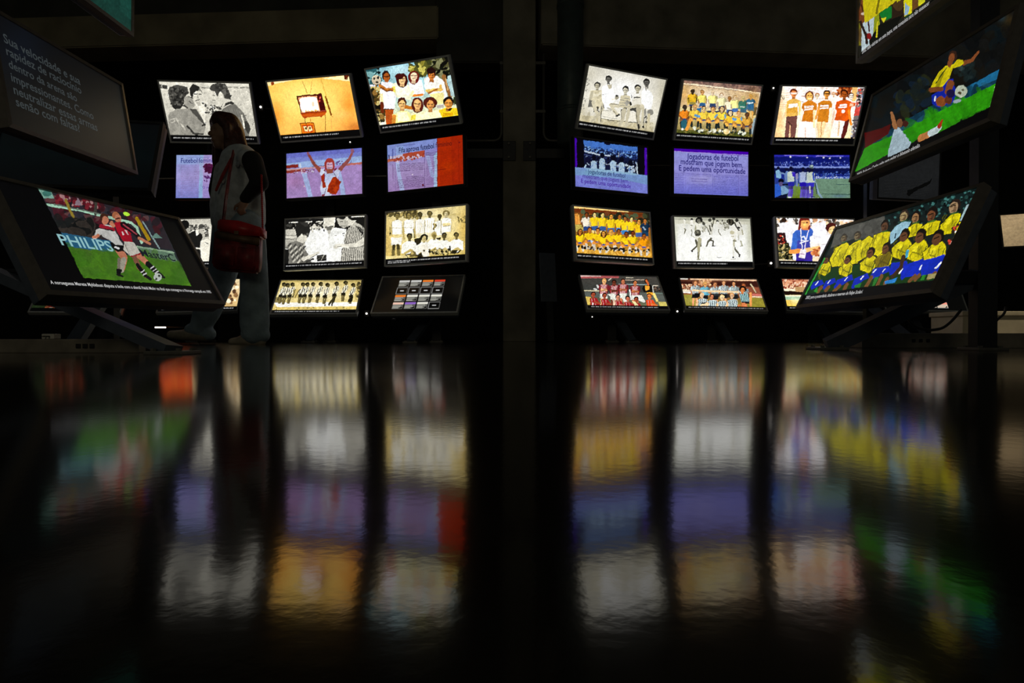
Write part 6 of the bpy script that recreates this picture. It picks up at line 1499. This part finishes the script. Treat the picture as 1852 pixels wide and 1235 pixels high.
def stand(keys, label, back=0.16, foot_fwd=0.25, foot=None, low_h=0.30, gap=0.12):
    F = [FRAME[k] for k in keys]
    n = Vector((0, 0, 0))
    for f in F:
        n += Vector((f[1].x, f[1].y, 0))
    n.normalize()
    right = Vector((-n.y, n.x, 0))
    post = []
    for f in sorted(F, key=lambda q: -q[0].z):
        q = f[0] - f[1] * 0.10
        post.append(q)
    low = post[-1]
    far = min((q.dot(n) for q in post))
    # spine runs straight behind the deepest mount
    base = Vector((low.x, low.y, 0)) + n * (far - Vector((low.x, low.y, 0)).dot(n) - gap)
    t = thing('display_stand', label, 'stand', base, (0, 0, 0), 'stands behind the monitors')
    rel = lambda v: Vector(v) - base
    topz = max(q.z for q in post) + 0.12
    bm = bmesh.new()
    tube(bm, [Vector((0, 0, 0.012)), Vector((0, 0, 0.6)), Vector((0, 0, topz))], 0, rect=(0.08, 0.05))
    bm_obj('spine', bm, 'steel', t)
    for f in F:
        q = rel(f[0])
        bm = bmesh.new()
        tube(bm, [q - f[1] * 0.001, q - f[1] * 0.06, Vector((0, 0, q.z - f[1].z * 0.06))], 0, rect=(0.05, 0.035))
        bm_obj('bracket_arm', bm, 'steel', t)
    # raking strut with a foot plate in front
    if foot is None:
        fp = n * (low.dot(n) - base.dot(n) + foot_fwd)
    else:
        fp = Vector((foot[0], foot[1], 0)) - base
    bm = bmesh.new()
    d = fp.normalized()
    tube(bm, [Vector((0, 0, low_h)) + d * 0.02, fp + Vector((0, 0, 0.012))], 0, rect=(0.07, 0.035))
    bm_obj('strut', bm, 'housing', t)
    for nm, c in (('foot_plate', fp), ('base_plate', Vector((0, 0, 0)))):
        bm = bmesh.new()
        box(bm, (-0.06, -0.06, 0.0), (0.06, 0.06, 0.012), 0.003)
        for sx in (-1, 1):
            for sy in (-1, 1):
                tube(bm, [(sx * .04, sy * .04, 0.011), (sx * .04, sy * .04, 0.02)], 0.009, 6)
        o = bm_obj(nm, bm, 'pipe', t)
        o.location = c
    STANDS.append(t)
    return t


stand(['L11', 'L21', 'L31', 'L41'], 'dark steel stand behind the walking person, outer column of the left wall')
stand(['L12', 'L22', 'L32', 'L42'], 'dark steel stand in the middle column of the left wall')
stand(['L13', 'L23', 'L33', 'L43'], 'dark steel stand left of the concrete column')
stand(['R11', 'R21', 'R31', 'R41'], 'dark steel stand right of the concrete column')
stand(['R12', 'R22', 'R32', 'R42'], 'dark steel stand in the middle column of the right wall')
stand(['R13', 'R23', 'R33', 'R43'], 'dark steel stand in the outer column of the right wall')
stand(['L20', 'L40'], 'dark steel stand hidden behind the near left tower')
stand(['R44'], 'low dark steel stand below the small tiles, far right')
stand(['R24'], 'dark steel stand of the grey monitor behind the near right tower')
stand(['S1'], 'dark steel stand of the wood-coloured monitor at the right edge')
stand(['N4'], 'dark steel stand of the switched-off monitor behind the near left tower')
stand(['N1', 'N2', 'N3'], 'near left steel stand with raking strut and foot plate', foot=(-1.09, 1.92), low_h=0.36, gap=0.05)
stand(['P1', 'P2', 'P3'], 'near right steel stand with raking strut and foot plate', foot=(1.33, 2.52), low_h=0.30, gap=0.05)


# low cable raceways on the floor with sockets
def raceway(label, lo, hi, socks, face_y):
    c = Vector(((lo[0] + hi[0]) / 2, (lo[1] + hi[1]) / 2, 0))
    t = thing('cable_raceway', label, 'raceway', c)
    bm = bmesh.new()
    box(bm, Vector(lo) - c, Vector(hi) - c, 0.004)
    bm_obj('raceway_body', bm, 'raceway', t)
    for x in socks:
        s0 = Vector((x, face_y, (lo[2] + hi[2]) / 2)) - c
        bm = bmesh.new()
        box(bm, s0 + Vector((-.008, -.004, -.008)), s0 + Vector((.008, .002, .008)), 0.002)
        so = bm_obj('socket', bm, 'hole', t)
        bm = bmesh.new()
        for dx in (-.003, .003):
            tube(bm, [s0 + Vector((dx, -.0035, 0)), s0 + Vector((dx, -.006, 0))], .0012, 6)
        bm_obj('socket_pin', bm, 'pipe', so)
    return t


raceway('grey floor raceway with three sockets at the left', (-2.6, 2.08, 0), (-1.30, 2.12, 0.048), (-1.51, -1.486, -1.462), 2.08)
raceway('dark floor raceway with three sockets at the right', (1.70, 2.90, 0), (3.6, 3.05, 0.072), (1.95, 1.985, 2.02), 2.90)
bm = bmesh.new()
box(bm, (-0.022, -0.016, 0), (0.022, 0.016, 0.018), 0.003)
o = bm_obj('plug_adapter', bm, 'white')
o.location = (-1.62, 2.1, 0.0485)
tag(o, 'small white plug adapter lying on the left raceway', 'adapter')
bm = bmesh.new()
for s_ in (-1, 1):
    tube(bm, [(s_ * .006, -.014, .009), (s_ * .006, -.034, .009)], .0025, 8)
bm_obj('plug_pin', bm, 'pipe', o)

# cables hanging under the near right tower
for pts, lab in (([px(1637, 548, 3.0), px(1640, 575, 3.0), px(1655, 592, 3.0), px(1680, 598, 3.0), px(1705, 594, 3.0), px(1722, 580, 3.0), px(1738, 560, 3.0)], 'black cable loop below the near yellow squad monitor'),
                 ([px(1819, 555, 3.6), px(1816, 568, 3.6), px(1803, 578, 3.6), px(1795, 590, 3.6), px(1794, 603, 3.6), px(1793, 618, 3.6), px(1793, 623, 3.6)], 'black cable crossing in front of the beige box')):
    bm = bmesh.new()
    tube(bm, bend(pts), 0.007, 8)
    tag(bm_obj('hanging_cable', bm, 'cable', None, True), lab, 'cable')
t = thing('storage_box', 'beige box on the floor at the right edge', 'box', (3.95, 4.36, 0))
bm = bmesh.new()
box(bm, (-0.78, -0.16, 0), (0.78, 0.16, 0.205), 0.006)
bm_obj('box_body', bm, 'beige', t)
bm = bmesh.new()
box(bm, (-0.79, -0.17, 0.2), (0.79, 0.17, 0.232), 0.006)
bm_obj('lid', bm, 'beige', t)

# small power boxes with a lit indicator, fixed to the stands
for x, y, d, r, st in ((473, 195, 5.45, .010, 1), (634, 258, 5.6, .006, 1), (480, 482, 5.5, .009, 1), (663, 567, 5.3, .009, 2), (712, 574, 5.2, .007, 2),
                       (1394, 476, 5.5, .010, 4), (1225, 563, 5.6, .008, 4), (1397, 161, 5.6, .007, 5), (1071, 573, 5.3, .005, 3)):
    t = STANDS[st]
    q = px(x, y, d) - t.location
    bm = bmesh.new()
    box(bm, q + Vector((-.022, r * .4, -.03)), q + Vector((.022, .034, .03)), 0.004)
    pb = bm_obj('power_box', bm, 'back', t)
    bm = bmesh.new()
    bmesh.ops.create_uvsphere(bm, u_segments=10, v_segments=6, radius=r)
    bmesh.ops.translate(bm, verts=bm.verts[:], vec=q)
    bm_obj('indicator_light', bm, 'led', pb, True)
    bm = bmesh.new()
    tube(bm, [q + Vector((0, .03, 0)), Vector((0, 0, q.z))], .007, 8)
    bm_obj('cable_arm', bm, 'steel', t)
# short light strip low on the stand behind the visitor
t = STANDS[0]
q = px(289, 592, 5.2) - t.location
bm = bmesh.new()
box(bm, q + Vector((-.044, 0, -.006)), q + Vector((.044, .02, .006)), .002)
bm_obj('light_strip', bm, 'led', t)
bm = bmesh.new()
tube(bm, [q + Vector((0, .018, 0)), Vector((0, 0, q.z))], .007, 8)
bm_obj('cable_arm', bm, 'steel', t)
# thin rails that tie the columns together
for pts, st in (([px(560, 320, 5.75), px(700, 319, 5.75), px(790, 319, 5.75)], 1), ([px(272, 324, 6.0), px(330, 323, 6.0), px(420, 322, 6.0)], 0), ([px(1040, 300, 5.75), px(1230, 300, 5.9), px(1390, 300, 6.0)], 4)):
    t = STANDS[st]
    bm = bmesh.new()
    tube(bm, [q - t.location for q in pts], 0.006, 8)
    bm_obj('tie_rail', bm, 'white' if st < 3 else 'pipe', t, True)


# ------------------------------------------------------------------ the walking person
def capsule_bm(bm, p0, p1, r0, r1, sy=1.0, seg=14):
    """round cone with spherical ends"""
    p0, p1 = Vector(p0), Vector(p1)
    L_ = (p1 - p0).length
    t = (p1 - p0).normalized() if L_ > 1e-6 else Vector((0, 0, 1))
    ref = Vector((0, 1, 0)) if abs(t.y) < .9 else Vector((1, 0, 0))
    y = (ref - t * ref.dot(t)).normalized()
    x = y.cross(t)
    prof = []
    for k in range(5):
        a = math.pi / 2 * (1 - k / 4)
        prof.append((-math.sin(a) * r0, math.cos(a) * r0))
    for k in range(5):
        a = math.pi / 2 * k / 4
        prof.append((L_ + math.sin(a) * r1, math.cos(a) * r1))
    rings = []
    for h, r in prof:
        r = max(r, 1e-4)
        rings.append([bm.verts.new(p0 + t * h + x * (r * math.cos(2 * math.pi * j / seg)) + y * (r * sy * math.sin(2 * math.pi * j / seg))) for j in range(seg)])
    for a, b in zip(rings[:-1], rings[1:]):
        for j in range(seg):
            bm.faces.new((a[j], a[(j + 1) % seg], b[(j + 1) % seg], b[j]))
    bm.faces.new(rings[0][::-1])
    bm.faces.new(rings[-1])


def fused(name, caps, m, parent, voxel=0.012, smooth=4):
    """one continuous skin over a set of round cones"""
    bm = bmesh.new()
    for c in caps:
        capsule_bm(bm, *c)
    bmesh.ops.recalc_face_normals(bm, faces=bm.faces[:])
    me = bpy.data.meshes.new(name)
    bm.to_mesh(me)
    bm.free()
    ob = bpy.data.objects.new(name + '_src', me)
    COL.objects.link(ob)
    r = ob.modifiers.new('r', 'REMESH')
    r.mode = 'VOXEL'
    r.voxel_size = voxel
    s = ob.modifiers.new('s', 'SMOOTH')
    s.iterations = smooth
    s.factor = .5
    dg = bpy.context.evaluated_depsgraph_get()
    out = bpy.data.meshes.new_from_object(ob.evaluated_get(dg))
    bpy.data.objects.remove(ob)
    out.name = name
    return link(name, out, m, parent, True)


PY = 4.2
PO = Vector((-1.93, PY, 0))
person = thing('person', 'person with long dark hair walking left in a pale vest and jeans, hand on hip', 'person', PO)


def q_(x, y, dy=0.0):
    d = PY + dy
    return Vector(((x - 926) * d / F_PX, d, 0.06 + (607 - y) * d / F_PX)) - PO


NEAR, FAR = -0.09, 0.09
# body: head, neck, torso, arms with hands, legs, feet as one surface
body = []
hd = q_(407, 244)
fd = Vector((-.62, -.78, 0)).normalized()      # where the face looks
sd = Vector((fd.y, -fd.x, 0))                   # towards the left of the picture
up = Vector((0, 0, 1))


def hp(f, s, u):
    return hd + fd * f + sd * s + up * u


body += [(hp(-.01, 0, .035), hp(.0, 0, -.01), .088, .082), (hp(.028, 0, -.03), hp(.038, 0, -.078), .060, .038),
         (hp(.086, 0, .0), hp(.100, 0, -.022), .010, .014), (hp(.078, -.012, -.056), hp(.078, .012, -.056), .011, .011),
         (hp(.070, -.034, .022), hp(.072, -.018, .024), .013, .011), (hp(.070, .034, .022), hp(.072, .018, .024), .013, .011),
         (hp(.0, -.084, -.005), hp(.0, -.084, -.03), .014, .011), (hp(.0, .084, -.005), hp(.0, .084, -.03), .014, .011),
         (q_(418, 270), q_(428, 292), .05, .055), (q_(432, 300), q_(430, 370), .105, .10), (q_(430, 370), q_(430, 410), .10, .115)]
sh_n, el_n, wr_n = q_(463, 291, -.13), q_(472, 332, -.2), q_(446, 362, -.16)
sh_f, el_f, wr_f = q_(405, 296, .14), q_(392, 345, .18), q_(398, 390, .16)
body += [(q_(440, 290), sh_n, .06, .05), (sh_n, el_n, .048, .038), (el_n, wr_n, .038, .025), (q_(425, 290), sh_f, .06, .05), (sh_f, el_f, .045, .036), (el_f, wr_f, .036, .024)]
pm = q_(441, 371, -.165)
body += [(wr_n, pm, .026, .030, .6)]
for dx, dz, L_ in ((-.030, -.045, 1.0), (-.018, -.052, 1.1), (-.005, -.053, 1.0), (.008, -.048, .85)):
    k = pm + Vector((dx * .6, -.006, -.018))
    m1 = k + Vector((dx * .5, -.006, dz * .45 * L_))
    body += [(k, m1, .0095, .009), (m1, m1 + Vector((dx * .1 + .004, .012, dz * .42 * L_)), .009, .0075)]
body += [(pm + Vector((-.022, -.004, .008)), pm + Vector((-.052, -.006, -.012)), .011, .010), (pm + Vector((-.052, -.006, -.012)), pm + Vector((-.062, .004, -.034)), .010, .008)]
kn_n, an_n = q_(452, 505, NEAR), q_(462, 604, NEAR)
kn_f, an_f = q_(405, 498, FAR), q_(362, 596, FAR)
body += [(q_(442, 405, NEAR * .8), kn_n, .085, .055), (kn_n, an_n, .055, .036), (q_(420, 405, FAR * .8), kn_f, .085, .055), (kn_f, an_f, .055, .036)]
body += [(an_n, q_(430, 616, NEAR), .036, .026), (an_f, q_(318, 606, FAR), .036, .026)]
fused('body', body, 'skin', person, .008, 3)
# hair: crown, long locks behind and over the shoulders
hair = [(hp(-.025, 0, .055), hp(-.045, 0, .0), .099, .099), (hp(.02, 0, .088), hp(-.03, 0, .082), .068, .08)]
for sg in (-1, 1):
    hair += [(hp(.045, sg * .045, .085), hp(.02, sg * .085, .03), .034, .030), (hp(.02, sg * .085, .03), hp(.015, sg * .092, -.05), .030, .026)]
for j in range(7):                              # curtain down the back and over the near shoulder
    a = j / 6
    x0 = hp(-.02 - .07 * a, -.085 + .10 * a, -.02)
    x1 = x0 - fd * (.03 + .02 * a) + up * -.13 + sd * (-.035 + .01 * math.sin(j * 2.3))
    x2 = x1 - fd * .02 + up * (-.09 - .03 * math.cos(j * 1.9)) + sd * (-.02 + .02 * math.sin(j * 3.1))
    hair += [(x0, x1, .036, .033), (x1, x2, .033, .012)]
for j in range(5):                              # loose volume behind the near shoulder
    x0 = hp(-.06, -.06 + .02 * j, .02)
    x1 = x0 + Vector((.055 + .01 * j, -.03, -.12))
    x2 = x1 + Vector((.02 + .012 * math.sin(j * 2.7), -.01, -.07 - .02 * math.cos(j)))
    hair += [(x0, x1, .045, .036), (x1, x2, .036, .012)]
for j in range(4):                              # locks on both sides of the face
    for sg in (-1, 1):
        x0 = hp(.02 - .022 * j, sg * (.085 + .006 * j), -.03)
        x1 = x0 + up * -.13 + sd * sg * .012 * math.sin(j * 2 + sg)
        x2 = x1 + up * (-.12 - .02 * j) + fd * .03 * math.sin(j * 3)
        hair += [(x0, x1, .022, .020), (x1, x2, .020, .007)]
fused('hair', hair, 'hair', person, .009, 2)
# vest with cap sleeves, hanging long over the hips
vest = [(q_(442, 284, -.05), q_(452, 290, -.12), .062, .07), (q_(420, 290, .06), q_(412, 296, .12), .062, .066), (q_(436, 296), q_(432, 345), .135, .14), (q_(432, 345), q_(430, 398), .14, .155),
        (q_(408, 310), q_(401, 372), .07, .075), (q_(401, 372), q_(402, 404), .075, .07), (q_(455, 305), q_(462, 362), .07, .07), (q_(462, 362), q_(464, 400), .07, .065)]
fused('vest', vest, 'vest', person, .010, 5)
collar = []
for a, b in (((424, 288, -.06), (404, 330, -.15)), ((446, 282, -.08), (430, 300, -.15))):
    collar += [(q_(*a), q_(*b), .016, .013)]
fused('collar', collar, 'vest', person, .007, 2)
fused('sleeve', [(sh_n + Vector((-.01, -.02, -.01)), el_n + Vector((0, -.01, 0)), .07, .058), (el_n + Vector((0, -.01, 0)), wr_n + Vector((0, -.004, .01)), .058, .040)], 'sleeve', person, .009, 4)
fused('sleeve', [(sh_f, el_f, .062, .052), (el_f, wr_f, .052, .036)], 'sleeve', person, .009, 4)
fused('lanyard', [(q_(422, 285, -.12), q_(404, 318, -.17), .011, .011), (q_(404, 318, -.17), q_(392, 345, -.16), .011, .009)], 'scarf', person, .006, 1)
jeans = [(q_(436, 392), q_(432, 418), .135, .15), (q_(448, 412, NEAR * .8), q_(460, 500, NEAR), .118, .092), (q_(460, 500, NEAR), q_(461, 585, NEAR), .092, .098), (q_(461, 585, NEAR), q_(462, 600, NEAR), .098, .090),
         (q_(418, 412, FAR * .8), q_(404, 492, FAR), .122, .098), (q_(404, 492, FAR), q_(374, 565, FAR), .098, .092), (q_(374, 565, FAR), q_(362, 592, FAR), .092, .070),
         (q_(450, 604, NEAR), q_(474, 606, NEAR), .055, .055), (q_(345, 596, FAR), q_(378, 604, FAR), .045, .05)]
fused('jeans', jeans, 'jeans', person, .011, 6)
fused('shoe', [(q_(470, 616, NEAR) + Vector((0, 0, -.002)), q_(440, 616, NEAR), .042, .036, 1.0), (q_(440, 616, NEAR), q_(420, 618, NEAR), .036, .026, 1.2)], 'shoe', person, .008, 3)
fused('shoe', [(q_(372, 606, FAR), q_(340, 606, FAR), .045, .042, 1.0), (q_(340, 606, FAR), q_(310, 605, FAR), .042, .030, 1.15)], 'shoe', person, .008, 3)

# shoulder bag hanging at the near hip
BO = Vector((-1.86, 3.90, .75))
bag = thing('shoulder_bag', 'red patchwork shoulder bag hanging at the walking person\'s hip', 'bag', BO)
r_ = lambda x, y, dy=0.0: Vector(((x - 926) * (3.90 + dy) / F_PX, 3.90 + dy, 0.06 + (607 - y) * (3.90 + dy) / F_PX)) - BO


def slab(name, corners, y0, y1, m, bev=.012):
    """a soft slab with the given outline in x and z between two depths"""
    bm = bmesh.new()
    a = [bm.verts.new((c.x, y0, c.z)) for c in corners]
    b = [bm.verts.new((c.x, y1, c.z)) for c in corners]
    n = len(a)
    bm.faces.new(a)
    bm.faces.new(b[::-1])
    for i in range(n):
        bm.faces.new((a[i], b[i], b[(i + 1) % n], a[(i + 1) % n]))
    bmesh.ops.bevel(bm, geom=bm.edges[:], offset=bev, segments=3, affect='EDGES')
    return bm_obj(name, bm, m, bag, True)


slab('bag_body', [r_(394, 418), r_(472, 428), r_(471, 480), r_(466, 495), r_(400, 490), r_(388, 480)], -.045, .045, 'bag_dark')
slab('flap', [r_(402, 399), r_(440, 402), r_(479, 414), r_(479, 433), r_(440, 428), r_(400, 419)], -.058, .048, 'bag_red', .01)
slab('trim_band', [r_(398, 420), r_(476, 433), r_(475, 447), r_(397, 432)], -.053, -.038, 'bag_tan', .004)
slab('front_pocket', [r_(398, 440), r_(432, 446), r_(430, 484), r_(396, 480)], -.054, -.04, 'bag_dark', .005)
slab('front_pocket', [r_(437, 448), r_(468, 452), r_(464, 488), r_(435, 486)], -.054, -.04, 'bag_dark', .005)
bm = bmesh.new()
tube(bm, [r_(404, 408), r_(410, 360, -.06), r_(417, 310, -.06), r_(424, 276, .10)], 0, rect=(.008, .034))
bm_obj('strap', bm, 'bag_dark', bag)
bm = bmesh.new()
a, b = r_(476, 420), r_(474, 318, .05)
for j in range(30):
    c = a.lerp(b, j / 29)
    b2 = bmesh.new()
    bmesh.ops.create_uvsphere(b2, u_segments=6, v_segments=4, radius=.0075)
    bmesh.ops.translate(b2, verts=b2.verts[:], vec=c)
    merge(bm, b2)
bm_obj('bead_chain', bm, 'bag_red', bag, True)
bm = bmesh.new()
box(bm, r_(436, 424) + Vector((-.014, -.064, -.012)), r_(436, 424) + Vector((.014, -.054, .012)), .003)
bm_obj('clasp', bm, 'bag_tan', bag)
